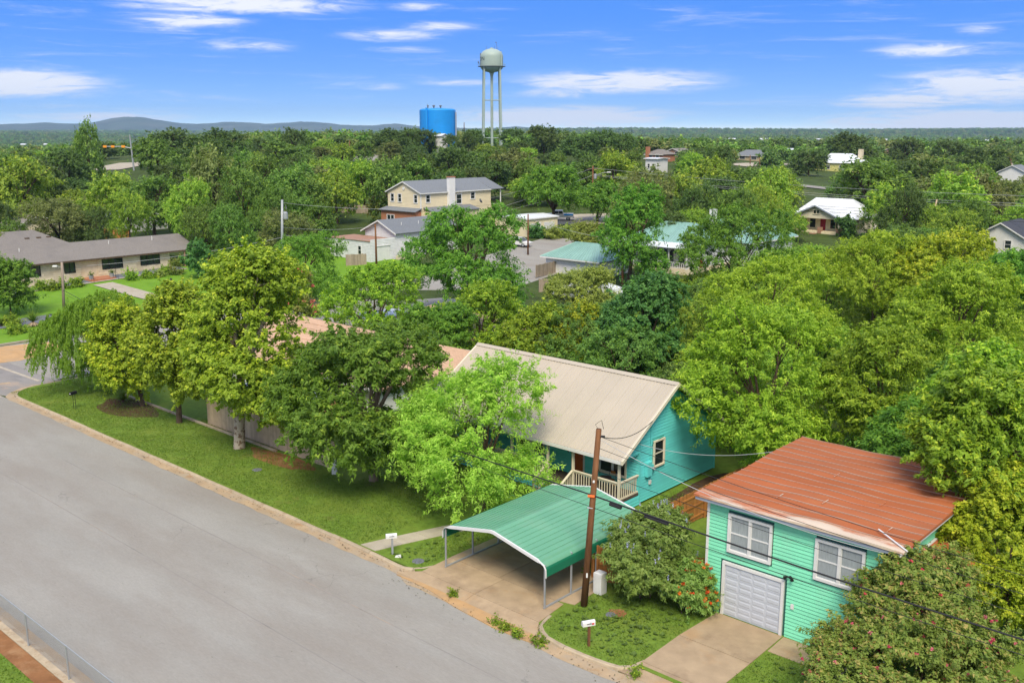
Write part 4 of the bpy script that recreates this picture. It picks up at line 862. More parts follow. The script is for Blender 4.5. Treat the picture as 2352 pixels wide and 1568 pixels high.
# peach roofed house behind the sycamore
K = site('peach_roofed_house', 'white walled corner house with peach shingle roof behind the sycamore', 'house', -51, 42.6)
MB().box(-24, 0, 0, 12, -.2, 2.7).build('wall', m_white, K)
MB().slab([(-24.6, -.6, 2.5), (.6, -.6, 2.5), (-4, 6, 4.5), (-20, 6, 4.5)], .12).build('roof_slope', m_shpink, K); MB().slab([(.6, 12.6, 2.5), (-24.6, 12.6, 2.5), (-20, 6, 4.5), (-4, 6, 4.5)], .12).build('roof_slope', m_shpink, K)
MB().slab([(.6, -.6, 2.5), (.6, 12.6, 2.5), (-4, 6.02, 4.5), (-4, 6, 4.5)], .12).build('roof_slope', m_shpink, K); MB().slab([(-24.6, 12.6, 2.5), (-24.6, -.6, 2.5), (-20, 6, 4.5), (-20, 6.02, 4.5)], .12).build('roof_slope', m_shpink, K)
for i in range(9):                                       # shingle courses stand proud of one another
    f0 = i / 9; y0 = -.6 + 6.6 * f0; z0 = 2.5 + 2 * f0; xl_ = -24.6 + 4.6 * f0; xr_ = .6 - 4.6 * f0; f1 = f0 + .105; y1 = -.6 + 6.6 * f1; z1 = 2.5 + 2 * f1
    MB().slab([(xl_ + .1, y0, z0 + .035), (xr_ - .1, y0, z0 + .035), (xr_ - .55, y1, z1 + .012), (xl_ + .55, y1, z1 + .012)], .03).build('shingle_course', m_shpink, K)
MB().box(-24.7, .7, -.68, -.6, 2.3, 2.5).build('eave_trim', m_white, K)
window(K, FX(0), -13.2, -11.6, .9, 2.1, m_white, m_glass, 2, 2, .1); window(K, FX(0), -18.5, -17.1, .9, 2.1, m_white, m_glass, 2, 2, .1); window(K, FX(0), -5.5, -4.1, .9, 2.1, m_white, m_glass, 2, 2, .1); window(K, RX(0), 3, 4.5, .9, 2.1, m_white, m_glass, 2, 2, .1)
MB().box(-10.5, -9.5, 4.5, 4.7, 4.0, 4.25).build('roof_vent', m_black, K)
K2 = house('peach_roofed_cottage', 'peach roofed cottage behind the tall yellow-green trees', W(-59, 58, -.1), 11, 9, 2.4, 3.9, m_white, m_shpink, 'x', hip=3.5, over=.6)
A = site('ochre_shed', 'low ochre stucco outbuilding with pale flat roof behind the tan fence', 'shed', -52.5, 37.0)
MB().box(-6.5, 0, 0, 3.4, -.1, 2.25).build('wall', m_adobe, A); MB().box(-6.8, .3, -.3, 3.7, 2.25, 2.42).build('roof', m_metw, A); hexf(FX(0), -3.4, -2.5, -.02, .03, 0, 2.0).build('door', m_black, A); hexf(FX(0), -5.4, -4.4, -.02, .03, 1.0, 1.7).build('window', m_glass, A); hexf(FX(0), -6.5, 0, .0, .06, .95, 1.08).build('band', m_cream, A)
t = site('flat_canopy', 'white flat carport canopy beside the pink crepe myrtle', 'canopy', -67, 56.5)
MB().box(-6, 0, 0, 6, 2.6, 2.78).build('roof', m_metw, t)
for x in (-5.8, -.2):
    for y in (.2, 5.8): MB().box(x - .06, x + .06, y - .06, y + .06, -.2, 2.6).build('post', m_black, t)
# white sided house with low garage
gp = GT(852, 604); Wt = thing('white_house', 'white sided house with grey shingle gable and attached garage', 'house', gp, TH)
MB().box(-9.6, 0, 0, 5, -.8, 3.1).build('wall', m_wsid, Wt); lapped(Wt, FX(0), -9.6, -.1, -.1, 3.1, .22, m_wsid, [(-8.2, -7.3, 1.0, 2.4), (-2.9, -2.0, 1.0, 2.4)]); lapped(Wt, RX(0), 0, 16, -.1, 3.4, .22, m_wsid, [(1.0, 3.7, -.1, 2.3), (6.6, 7.6, 1.2, 2.6), (11, 13, 0, 2.4)])
MB().box(-9.8, .0, -.15, 4.9, 3.1, 3.18).build('flat_roof', m_brickt, Wt)
window(Wt, FX(0), -8.1, -7.4, 1.1, 2.3, m_white, m_glass, 1, 2, .1); window(Wt, FX(0), -2.8, -2.1, 1.1, 2.3, m_white, m_glass, 1, 2, .1); window(Wt, RX(0), 6.7, 7.5, 1.3, 2.5, m_white, m_curt, 1, 2, .1)
hexf(RX(0), 1.1, 3.6, -.02, .03, 0, 2.2).build('garage_door', m_white, Wt); hexf(RX(0), .95, 3.75, .0, .12, 2.3, 2.42).build('door_header', m_white, Wt); hexf(RX(0), 11.1, 12.9, -.02, .03, .1, 2.3).build('opening', m_glass, Wt)
MB().prism([(-7.2, 0), (0, 0), (0, 4.1), (-3.6, 5.7), (-7.2, 4.1)], lambda u, v, w: (u, w, v), 5, 18).build('wall', m_wsid, Wt)
lapped(Wt, FX(5), -7.2, 0, 3.2, 5.6, .22, m_wsid, (), lambda z_, ze, a, c: (-7.2 + max(0, (ze - 4.1) / .444), -max(0, (ze - 4.1) / .444)))
MB().slab([(.5, 4.5, 3.95), (.5, 18.5, 3.95), (-3.6, 18.5, 5.77), (-3.6, 4.5, 5.77)], .12).build('roof_slope', m_shgrey, Wt); MB().slab([(-7.7, 18.5, 3.95), (-7.7, 4.5, 3.95), (-3.6, 4.5, 5.77), (-3.6, 18.5, 5.77)], .12).build('roof_slope', m_shgrey, Wt)
MB().hexa([(.5, 4.44, 3.75), (-3.6, 4.44, 5.55), (-3.6, 4.49, 5.55), (.5, 4.49, 3.75), (.5, 4.44, 3.95), (-3.6, 4.44, 5.75), (-3.6, 4.49, 5.75), (.5, 4.49, 3.95)]).build('barge_board', m_white, Wt); MB().hexa([(-3.6, 4.44, 5.55), (-7.7, 4.44, 3.75), (-7.7, 4.49, 3.75), (-3.6, 4.49, 5.55), (-3.6, 4.44, 5.75), (-7.7, 4.44, 3.95), (-7.7, 4.49, 3.95), (-3.6, 4.49, 5.75)]).build('barge_board', m_white, Wt)
for y in (7.5, 11): MB().tube([(-1.6, y, 4.9), (-1.6, y, 5.35)], .05, 6).build('roof_pipe', m_white, Wt)
MB().box(.5, .95, 4.4, 9.8, -.8, .75).build('stone_planter', m_lime, Wt)
picket_fence('grey board fence in front of the white garage house', WS(*GT(795, 612).xy), WS(*GT(845, 609).xy), 1.7, m_woodg, .2, name='wood_fence', z=terr(*GT(820, 610).xy))
# beige two-storey
bp = at(967, 482, 170); bg_ = terr(bp.x, bp.y); bp.z = bg_; fz = at(967, 482, 170).z - bg_
Bh = house('beige_house', 'two storey beige sided house with grey roof and white chimney', bp, 8.6, 17.5, fz + 3.0, fz + 4.75, m_beige, m_shgrey, 'y', .35, base=-1, lap=.24, floor=fz,
           wins=[('F', -7.75, -6.95, fz + 1.15, fz + 2.45, 1), ('F', -5.8, -5.0, fz + 1.15, fz + 2.45, 1), ('F', -1.65, -.85, fz + 1.15, fz + 2.45, 1), ('R', 1.2, 2.1, fz + 1.2, fz + 2.4, 1), ('R', 8.6, 9.8, fz + .6, fz + 2.2, 1), ('R', 12.2, 13.2, fz + 1.3, fz + 2.4, 1)])
MB().box(-8.7, .1, -1.6, -.05, -1, fz - .3).build('brick_wall', m_brick, Bh); MB().slab([(-9.1, -2.0, fz - .25), (.6, -2.0, fz - .25), (.3, .0, fz + .25), (-8.9, .0, fz + .25)], .1).build('porch_roof', m_shgrey, Bh); window(Bh, FX(-1.6), -7, -5.2, fz - 2.4, fz - 1.1, m_white, m_glass, 2, 1, .1)
MB().box(.06, .75, 6.2, 7.6, -1, fz + 5.3).build('chimney', m_white, Bh); MB().box(.0, .82, 6.1, 7.7, fz + 5.3, fz + 5.45).build('chimney_cap', m_brick, Bh)
MB().tube([(-4.3, -.05, fz + 3.5), (-4.3, -.12, fz + 3.5)], .3, 14).build('gable_vent', m_white, Bh)
MB().slab([(2.6, .5, fz - .3), (2.6, 12, fz - .3), (.05, 12, fz + .35), (.05, .5, fz + .35)], .1).build('side_roof', m_shgrey, Bh); MB().box(.05, 2.3, .6, 12, -1, fz - .35).build('side_wing', m_beige, Bh)
MB().box(-1.5, .36, 17.9, 20.2, -1, fz - .05).build('balcony_wall', m_beige, Bh); MB().box(.1, .25, 19.9, 20.05, fz, fz + 2.7).build('balcony_post', m_white, Bh); MB().slab([(.6, 17.3, fz + 2.85), (.6, 20.5, fz + 2.85), (-4.3, 20.5, fz + 4.72), (-4.3, 17.3, fz + 4.72)], .1).build('balcony_roof', m_shgrey, Bh)
dsh = MB(); dsh.lathe([(.05, 0), (.3, .08), (.45, .22)], 14); o = dsh.build('satellite_dish', m_gravel, Bh); o.location = (1.2, 13.4, fz + .8); o.rotation_euler = (-1.0, .6, 0)
bg2 = GT(1212, 545); bg2g = house('beige_garage', 'low beige garage with flat white roof beside the cross street', bg2, 7, 8, 3.2, 3.5, m_beige, m_metw, 'y', .2, base=-1, wins=[])
for y in (.7, 4.3): hexf(RX(.0), y, y + 2.8, -.02, .05, 0, 2.3).build('garage_door', m_white, bg2g)
# green roofed cottage with white porch, and its shed
gp = GT(1576, 633); Gc = thing('green_roofed_cottage', 'white cottage with sage green metal roof and railed corner porch', 'house', gp, TH)
MB().box(-12, -.0, 2.4, 13, -1, 3.9).build('wall', m_wsid, Gc); MB().box(-12, .0, 0, 2.4, -1, .75).build('porch_base', m_lime, Gc)
for x in (-11.9, -8.9, -5.9, -3.0, -.1): MB().box(x - .08, x + .08, .05, .21, .75, 3.5).build('post', m_white, Gc)
MB().box(.0, .1, 2.4, 13, 0, .75).build('base_course', m_lime, Gc)
for z0, z1 in ((1.55, 1.63), (.85, .92)): MB().box(-11.8, -.2, .08, .16, z0, z1).build('rail', m_white, Gc); MB().box(-.14, -.06, .25, 2.4, z0, z1).build('rail', m_white, Gc)
for i in range(38): x = -11.7 + i * .3; MB().box(x, x + .08, .1, .14, .92, 1.55).build('baluster', m_white, Gc)
for i in range(7): y = .4 + i * .29; MB().box(-.12, -.08, y, y + .08, .92, 1.55).build('baluster', m_white, Gc)
MB().box(-12.1, .1, .0, .25, 3.5, 3.75).build('porch_beam', m_white, Gc)
for x in (-5.9, -3.0): 
    for sg in (1, -1): MB().tube([(x + sg * .08, .13, 3.0), (x + sg * .3, .13, 3.35), (x + sg * .7, .13, 3.5)], .05, 5).build('bracket', m_white, Gc)
window(Gc, FX(2.4), -6.3, -3.6, 1.4, 3.2, m_white, m_glass, 3, 1, .12); hexf(FX(2.4), -2.8, -1.9, -.02, .05, .78, 2.9).build('door', m_glass, Gc); hexf(RX(0), 3.4, 4.3, .0, .06, -.2, 1.9).build('side_door', m_maroon, Gc)
roof_strips(Gc, (-12.7, 1.9, 3.95), (.7, 1.9, 3.95), (-3.5, 7.7, 6.4), (-8.5, 7.7, 6.4), 26, m_gseam); roof_strips(Gc, (.7, 1.9, 3.95), (.7, 13.6, 3.95), (-3.5, 7.75, 6.4), (-3.5, 7.7, 6.4), 22, m_gseam)
roof_strips(Gc, (.7, 13.6, 3.95), (-12.7, 13.6, 3.95), (-8.5, 7.7, 6.4), (-3.5, 7.7, 6.4), 12, m_gseam); roof_strips(Gc, (-12.7, 13.6, 3.95), (-12.7, 1.9, 3.95), (-8.5, 7.7, 6.4), (-8.5, 7.75, 6.4), 12, m_gseam)
roof_strips(Gc, (-12.4, -.5, 3.7), (.4, -.5, 3.7), (.4, 2.3, 4.1), (-12.4, 2.3, 4.1), 12, m_metw)
house('green_roofed_annex', 'rear wing with sage green metal roof behind the porch cottage', W(*(Vector(WS(gp.x, gp.y)) + Vector((2.5, 12))), gp.z), 12, 14, 3.9, 6.6, m_wsid, m_gseam, 'y', .6, hip=4, panels=22)
MB().box(-.4, .4, -.4, .4, 0, 8.2).build('chimney', m_white, Gc).location = (-3.0, 11.5, 0)
sp_ = GT(1374, 642); house('green_roofed_shed', 'white stucco shed with hipped sage green metal roof', sp_, 9.2, 7, 2.7, 4.3, m_wsid, m_gseam, 'x', .6, hip=3.2, panels=20, cat='shed')
# cottage with white metal roof and red door
cp_ = GT(1927, 541); Co = thing('white_roofed_cottage', 'cream cottage with white metal roof and red front door', 'house', cp_, TH)
MB().box(-9.2, 0, 0, 2.2, -.8, .5).build('porch_base', m_lime, Co); MB().box(-9.2, 0, 2.2, 13, -.8, 3.0).build('wall', m_cream, Co)
MB().prism([(-9.2, 2.75), (0, 2.75), (0, 3.0), (-4.6, 5.0), (-9.2, 3.0)], lambda u, v, w: (u, w, v), .0, 2.3).build('gable_wall', m_cream, Co)
roof_strips(Co, (.6, -.5, 2.8), (.6, 6, 2.8), (-4.6, 6, 5.15), (-4.6, -.5, 5.15), 8, m_metw); roof_strips(Co, (-9.8, 6, 2.8), (-9.8, -.5, 2.8), (-4.6, -.5, 5.15), (-4.6, 6, 5.15), 8, m_metw)
roof_strips(Co, (-10.6, 1.8, 2.75), (2.2, 1.8, 2.75), (-1.2, 7.5, 5.9), (-8.2, 7.5, 5.9), 22, m_metw); roof_strips(Co, (2.2, 1.8, 2.75), (2.2, 13.6, 2.75), (-1.2, 7.6, 5.9), (-1.2, 7.5, 5.9), 14, m_metw); roof_strips(Co, (2.2, 13.6, 2.75), (-10.6, 13.6, 2.75), (-8.2, 7.5, 5.9), (-1.2, 7.5, 5.9), 10, m_metw)
MB().box(0, 1.8, 4, 13, -.8, 2.75).build('side_wing', m_cream, Co)
for sg in (1, -1):
    x0, x1 = (-4.6, .6) if sg > 0 else (-4.6, -9.8)
    MB().hexa([(x0, -.56, 4.9), (x1, -.56, 2.55), (x1, -.5, 2.55), (x0, -.5, 4.9), (x0, -.56, 5.12), (x1, -.56, 2.77), (x1, -.5, 2.77), (x0, -.5, 5.12)]).build('barge_board', m_greyp, Co)
window(Co, FX(0), -5.0, -3.9, 3.55, 4.2, m_cream, m_glass, 2, 1, .1); hexf(FX(2.2), -4.6, -3.6, -.02, .05, .5, 2.6).build('door', m_maroon, Co)
window(Co, FX(2.2), -2.7, -.7, .9, 2.5, m_cream, m_glass, 2, 1, .1); window(Co, FX(2.2), -6.6, -5.5, .9, 2.5, m_cream, m_glass, 1, 1, .1); window(Co, FX(2.2), -8.6, -7.2, .9, 2.5, m_cream, m_glass, 1, 1, .1)
for x in (-9.1, -.35): MB().box(x, x + .3, .02, .32, 1.2, 2.75).build('column', m_cream, Co)
for x in (-9.2, -4.0, -.5): MB().box(x - .05, x + .65, -.1, .6, -.6, 1.2).build('brick_pier', m_brickt, Co); 
hexf(FX(-.4), -5.0, -3.9, 0, 1.2, -.6, .2).build('step', m_brickt, Co)
# white house with dark roof at the right edge
rp = GT(2350, 588); Dk = house('dark_roofed_house', 'white house with dark shingle gable roof at the right edge', rp, 7.2, 10, 2.9, 5.0, m_white, m_shdark, 'y', .5, base=-1, wins=[('F', -5.8, -4.9, 1.0, 2.2, 1), ('F', -2.8, -1.9, 1.0, 2.2, 1)])
MB().box(-.5, .1, -.6, 0, -1, .6).build('brick_pier', m_brick, Dk)
# scattered houses in the distance
def farhouse(label, px, py, Lx, Ly, e, r, mw, mr, al='x', hip=0, rz_=None, dz=0.0, name='house', panels=0):
    p = GT(px, py); p.z += dz
    return house(name, label, p, Lx, Ly, e, r, mw, mr, al, .5, hip=hip, base=-3, rz_=rz_, panels=panels, wins=[('F', -Lx * .8, -Lx * .62, 1, 2.3, 1), ('F', -Lx * .4, -Lx * .22, 1, 2.3, 1)])
fh = farhouse('yellow house with white hipped metal roof and stone chimney', 1968, 398, 17, 10, 3.6, 6.6, mat('yellow_paint', (.62, .58, .22), .6), m_metw, 'x', 5, dz=.3, panels=14); MB().box(-2.6, -1.0, 6, 7.2, 3, 8.2).build('chimney', m_lime, fh)
farhouse('brown brick house with white metal gable roof among oaks', 2098, 366, 19, 15, 3.6, 7.2, m_brickt, m_metw, 'y')
fh = farhouse('brick house with brown roof and tall brick chimney', 1522, 372, 7.5, 8, 2.4, 4.0, m_brick, m_shing, 'x', 3, dz=.4); MB().box(-7.0, -5.8, -.8, .4, -2, 4.9).build('chimney', m_brick, fh)
farhouse('tan brick bungalow with grey hipped roof by the side street', 1752, 372, 14, 9, 2.8, 5.0, mat('tan_brick', (.45, .36, .22), .8), m_shgrey, 'x', 4)
farhouse('long pale blue metal building beyond the side street', 1815, 363, 20, 10, 4.2, 5.2, mat('pale_blue_metal', (.34, .42, .55), .5), m_metw, 'x', name='metal_building')
farhouse('house with brown gable roof on the left of the hill road', 768, 325, 16, 9, 2.8, 6.2, m_lime, m_shing, 'x', 4)
farhouse('white walled house with dark roof at the top of the hill road', 858, 323, 17, 10, 4.6, 7.6, m_white, m_shdark, 'x', 4, dz=.5)
farhouse('long low building with salmon roof below the blue tank', 1012, 336, 14, 8, 2.6, 4.0, m_white, m_shpink, 'x', dz=2)
farhouse('white stucco building standing behind the brick house trees', 1508, 398, 4.2, 6, 4.0, 4.2, m_white, m_metw, 'x', dz=.5)
farhouse('brown roofed house beside the brick chimney house', 1568, 364, 9, 8, 2.2, 3.8, m_brickt, m_shing, 'y', dz=0)
farhouse('white gabled house with grey roof at far right', 2352, 432, 8, 9, 5, 7, m_white, m_shgrey, 'y')
farhouse('tan house glimpsed behind the ranch house', 30, 545, 12, 9, 2.6, 4.6, m_lime, m_shing, 'x', dz=-1)
farhouse('white metal roofed shed behind the ranch house trees', 290, 535, 9, 8, 2.4, 3.8, m_white, m_metw, 'x')
for k, (px, py, L_, mw, mr, lab) in enumerate(((1450, 311, 26, m_white, m_metw, 'white farmstead on the far wooded slope, leftmost of the far roofs'), (1690, 311, 44, m_white, m_metw, 'large white farmstead on the far wooded slope'), (1765, 303, 34, m_white, m_metw, 'white roof on the skyline right of the large farmstead'), (1890, 311, 26, m_white, m_metw, 'small white roof midway along the far slope'), (2040, 311, 32, m_white, m_metw, 'long white roof on the far slope behind the big trees'),
        (2280, 324, 30, m_white, m_metw, 'white barn on the far right slope'), (2325, 329, 30, m_red, m_red, 'red roofed barn on the far right slope'), (2190, 304, 24, m_cream, m_metw, 'pale roof on the skyline at the right'), (60, 336, 26, m_cream, m_metw, 'long cream commercial building far out on the left plain'), (110, 333, 20, m_cream, m_metw, 'second cream building far out on the left plain'))):
    farhouse(lab, px, py, L_ * .6, 9, 4, 6, mw, mr, 'x', rz_=-.1)

# ------------------------------------------------------------------ blue tank and water tower
Yt = 392.0; c0 = at(1006, 320, Yt); rt = 41 * mpp(Yt); zt = at(1006, 251, Yt).z
T = thing('blue_storage_tank', 'large bright blue cylindrical water storage tank on the hill', 'tank', (c0.x, Yt, terr(c0.x, Yt) - 1)); hh = zt - T.location.z
MB().lathe([(rt, 0), (rt, hh - .5), (rt - .25, hh - .15), (rt - 1.2, hh + .15), (.3, hh + .5)], 48).build('shell', m_bluetank, T, smooth=False)
MB().box(-4.1, -3.4, -rt - .12, -rt + 1.0, 0, hh + .4).build('ladder_cage', m_bluetank, T)
MB().box(rt * .99, rt + .45, -2, -1.5, 0, hh - 1.2).build('overflow_pipe', m_greyp, T)
for k, (x, y, s_) in enumerate(((-1.2, -3, .55), (1.4, -3, .5), (-3.4, -4, .35))): MB().lathe([(s_ * .5, hh), (s_ * .5, hh + .9), (s_, hh + .95), (s_, hh + 1.3), (.1, hh + 1.5)], 10, (x, y)).build('roof_vent', m_gravel, T)
MB().tube([(-3.6, -4.4, hh), (-3.6, -4.4, hh + 2)], .04, 5).build('aerial', m_gravel, T)
pb = at(1012, 325, 380); house('pump_house', 'small white pump house in front of the blue tank', (pb.x + .3, 380, terr(pb.x, 380)), 3.4, 3.4, at(1012, 311, 380).z - terr(pb.x, 380), at(1012, 307, 380).z - terr(pb.x, 380), m_white, m_metw, 'x', .4, cat='shed')
Yw = 412.0; c0 = at(1130, 300, Yw); g0 = terr(c0.x, Yw) - .5; T = thing('water_tower', 'pale green legged water tower with domed tank above the trees', 'water tower', (c0.x, Yw, g0), .12)
zz_ = lambda py: at(1130, py, Yw).z - g0
R_ = 26 * mpp(Yw) * .99; zw, zc_, zd, zbm = zz_(153), zz_(124.5), zz_(112), zz_(167)
prof = [(.9, zbm)] + [(R_ * math.sin(a), zw - (zw - zbm) * math.cos(a)) for a in np.linspace(.22, math.pi / 2, 9)] + [(R_ * math.cos(a), zc_ - 1.1 + (zd - zc_ + 1.1) * math.sin(a)) for a in np.linspace(0, math.pi / 2 - .06, 12)]
MB().lathe(prof, 44).build('tank', m_tower, T, smooth=True)
MB().lathe([(R_ - .1, zw - .12), (R_ + .95, zw - .12), (R_ + .95, zw), (R_ - .1, zw)], 44).build('walkway', m_gravel, T)
b = MB()
for k in range(44):
    a0, a1 = 2 * math.pi * k / 44, 2 * math.pi * (k + 1) / 44; r_ = R_ + .9
    for zq in (.55, 1.05): b.tube([(r_ * math.cos(a0), r_ * math.sin(a0), zw + zq), (r_ * math.cos(a1), r_ * math.sin(a1), zw + zq)], .028, 4, False)
    if k % 2 == 0: b.tube([(r_ * math.cos(a0), r_ * math.sin(a0), zw), (r_ * math.cos(a0), r_ * math.sin(a0), zw + 1.05)], .028, 4, False)
b.build('railing', m_tower, T)
LEG = []
for k in range(4):
    a = math.pi / 4 + k * math.pi / 2 - .04; top = Vector((R_ * .96 * math.cos(a), R_ * .96 * math.sin(a), zw - .3)); bot = Vector((R_ * 1.14 * math.cos(a), R_ * 1.14 * math.sin(a), -1)); LEG.append((top, bot)); MB().tube([bot, top], .42, 10).build('leg', m_tower, T)
for f in (.38, .82):
    for k in range(4):
        p, q = [LEG[j % 4][0].lerp(LEG[j % 4][1], f) for j in (k, k + 1)]; MB().tube([p, q], .12, 6).build('strut', m_tower, T)
MB().tube([(0, 0, -1), (0, 0, zbm - 1.6), (0, 0, zbm - .6), (0, 0, zbm + .3)], [.56, .56, .75, 1.2], 14).build('riser', m_tower, T)
MB().box(R_ * .72, R_ * .72 + .35, -R_ * .72 - .25, -R_ * .72 + .1, zw, zc_ + .8).build('ladder', m_tower, T); MB().box(-R_ * 1.02, -R_ * 1.02 + .35, -.3, .1, zw, zc_ + .3).build('pipe', m_gravel, T)
for x, y, h_ in ((2.0, 0, 2.6), (1.2, .4, 1.3), (-2.2, -.6, .9), (2.6, .4, 1.0)): MB().tube([(x, y, zd - 1.0), (x, y, zd - .1 + h_)], .06, 5).build('antenna', m_gravel, T)
MB().lathe([(.7, zd - .3), (.7, zd + .25), (.2, zd + .4)], 10).build('roof_hatch', m_tower, T)
MB().tube([(2.0, 0, zd + 2.4), (1.5, -.2, zd + 2.4)], .16, 6).build('antenna', m_gravel, T)
o = MB().lathe([(.08, 0), (.5, .1), (.62, .35)], 12).build('dish_antenna', m_gravel, T); o.location = (-R_ - 1.0, -.6, zw + 1.4); o.rotation_euler = (0, 1.2, 0)
# lettering bent round the tank: only its last letters face the camera
fc = bpy.data.curves.new('tower_text', 'FONT'); fc.body = 'MASON'; fc.size = 2.2; fc.align_x = 'RIGHT'; fc.resolution_u = 4
fo = bpy.data.objects.new('tmp_text', fc); COL.objects.link(fo); dg = bpy.context.evaluated_depsgraph_get(); tm = bpy.data.meshes.new_from_object(fo.evaluated_get(dg)); bpy.data.objects.remove(fo)
A0 = math.radians(-90 - 36) - .12
for v in tm.vertices:
    a = A0 + v.co.x * 1.05 / R_; v.co = ((R_ + .045) * math.cos(a), (R_ + .045) * math.sin(a), zw + 2.1 + v.co.y)
tm.materials.clear(); tm.materials.append(m_black); put('lettering', tm, T)

# ------------------------------------------------------------------ vehicles
def wheels(t, xs, y, r, w=.24):
    for x in xs:
        for s_ in (-1, 1):
            wl = MB().tube([(x, s_ * y - w / 2, r), (x, s_ * y + w / 2, r)], r, 18).build('wheel', m_tyre, t); MB().tube([(x, s_ * (y + w / 2) - .01, r), (x, s_ * (y + w / 2) + .01, r)], r * .6, 14).build('rim', m_steel, wl)
p = GT(1283, 507); t = thing('pickup_truck', 'white pickup truck with bright blue tailgate parked on the upper street', 'truck', p + Vector((0, 0, .13)), math.radians(176))
hw_ = .95
MB().prism([(-2.85, .55), (2.8, .55), (2.85, .95), (2.75, 1.2), (1.35, 1.28), (.75, 1.88), (-.75, 1.9), (-.95, 1.3), (-2.85, 1.28)], lambda u, v, w: (u, w, v), -hw_, hw_).build('body', m_white, t)
for s_ in (-1, 1): MB().prism([(1.2, 1.3), (.72, 1.8), (.05, 1.82), (.05, 1.3)], lambda u, v, w: (u, s_ * w, v), hw_ - .005, hw_ + .012).build('window', m_glass, t); MB().prism([(-.02, 1.3), (-.02, 1.82), (-.68, 1.82), (-.82, 1.3)], lambda u, v, w: (u, s_ * w, v), hw_ - .005, hw_ + .012).build('window', m_glass, t)
MB().box(-2.87, -2.852, -.85, .85, .72, 1.27).build('tailgate', m_bluetank, t); MB().box(-2.8, -1.0, -.955, -.951, .95, 1.27).build('side_graphic', m_bluetank, t); MB().box(-2.8, -1.0, .951, .955, .95, 1.27).build('side_graphic', m_bluetank, t)
for s_ in (-1, 1): MB().box(-2.872, -2.853, s_ * .93 - .04, s_ * .93 + .02, .8, 1.2).build('tail_light', m_red, t)
MB().box(-3.0, -2.853, -.9, .9, .5, .68).build('bumper', m_steel, t); MB().box(2.86, 2.98, -.9, .9, .5, .72).build('bumper', m_steel, t)
wheels(t, (-1.85, 1.75), .82, .4)
def sedan(label, pos, rz_, m, name='parked_car'):
    t = thing(name, label, 'car', pos, rz_)
    MB().prism([(-2.25, .35), (2.2, .35), (2.25, .7), (1.3, .9), (.6, 1.4), (-1.0, 1.45), (-1.9, 1.0), (-2.25, .92)], lambda u, v, w: (u, w, v), -.88, .88).build('body', m, t)
    for s_ in (-1, 1): MB().prism([(1.1, .93), (.52, 1.33), (-.95, 1.37), (-1.5, 1.0)], lambda u, v, w: (u, s_ * w, v), .876, .892).build('window', m_glass, t)
    MB().hexa([(1.3, -.75, .92), (1.3, .75, .92), (.63, .7, 1.4), (.63, -.7, 1.4), (1.32, -.75, .94), (1.32, .75, .94), (.65, .7, 1.42), (.65, -.7, 1.42)]).build('windscreen', m_glass, t); wheels(t, (-1.4, 1.4), .78, .32, .2)
sedan('white car half hidden beside the beige garage', GT(1190, 566) + Vector((0, 0, .05)), TH + .2, m_white)
sedan('white car under the trees right of the white metal roofed cottage', GT(1990, 528) + Vector((0, 0, .05)), TH, m_white)
sedan('dark car parked behind the ranch house', GT(205, 528) + Vector((0, 0, .05)), .3, m_gravel)
for k, (px, py, L_, lab) in enumerate(((1315, 690, 5.0, 'pale tarpaulin covered boat behind the sapling hedge, left'), (1378, 690, 5.5, 'pale tarpaulin covered trailer behind the sapling hedge, right'))):
    p = GT(px, py); t = thing('covered_trailer', lab, 'trailer', p, TH + .1)
    MB().prism([(-L_ / 2, .6), (L_ / 2, .55), (L_ / 2 - .3, 1.7), (0, 2.2), (-L_ / 2 + .4, 1.8)], lambda u, v, w: (u, w, v), -1.0, 1.0).build('tarpaulin', m_metw, t); wheels(t, (-.4,), .85, .33)

# ------------------------------------------------------------------ poles and wires
def pole(label, base, top, r0, r1, m, name='utility_pole', z0=None):
    t = thing(name, label, 'pole', base); MB().tube([(0, 0, -.3), tuple((Vector(top) - Vector(base)) * .5), tuple(Vector(top) - Vector(base))], [r0, (r0 + r1) / 2, r1], 12).build('shaft', m, t, smooth=True); return t
def wire(label, a, b, sag, r, m=m_cable, name='overhead_cable', n=18):
    a, b = Vector(a), Vector(b); pts = [a.lerp(b, i / n) - Vector((0, 0, 4 * sag * (i / n) * (1 - i / n))) for i in range(n + 1)]
    return MB().tube(pts, r, 5).build(name, m, label=label, cat='cable')
pb_ = W(-23.79, 30.82); pt_ = W(-23.25, 30.95, 8.0)
MP = pole('brown wooden utility pole standing by the carport', pb_, pt_, .155, .115, m_pole); on = lambda z: pb_.lerp(pt_, z / 8.0)
loc = lambda p: Vector(p) - pb_
MB().tube([loc(on(7.95)), loc(on(8.05)) + Vector((-.15, 0, .15)), loc(on(8.1)) + Vector((.1, 0, .28)), loc(on(7.9)) + Vector((.2, 0, .1))], .012, 5).build('loop_wire', m_cable, MP)
MB().tube([loc(on(7.7)) + Vector((.1, -.05, 0)), loc(on(7.7)) + Vector((.26, -.1, 0))], .05, 8).build('insulator', m_black, MP)
MB().tube([loc(on(5.08)) + Vector((-.22, -.06, 0)), loc(on(5.08)) + Vector((.05, -.14, 0))], .06, 8).build('cable_bracket', m_ins, MP)
MB().tube([loc(on(4.55)) + Vector((-.2, -.06, 0)), loc(on(4.55)) + Vector((.02, -.12, 0))], .035, 8).build('cable_bracket', m_steel, MP)
MB().box(-.02, .05, -.012, .012, -.1, .1).build('tag', m_white, MP).location = loc(on(1.5)) + Vector((.0, -.155, 0)); MB().box(-.02, .06, -.012, .012, -.05, .05).build('tag', m_white, MP).location = loc(on(5.75)) + Vector((-.06, -.14, 0))
MB().tube([(.1, .1, -.1), (.12, .12, 2.2)], .05, 8).build('conduit', m_steel, MP)
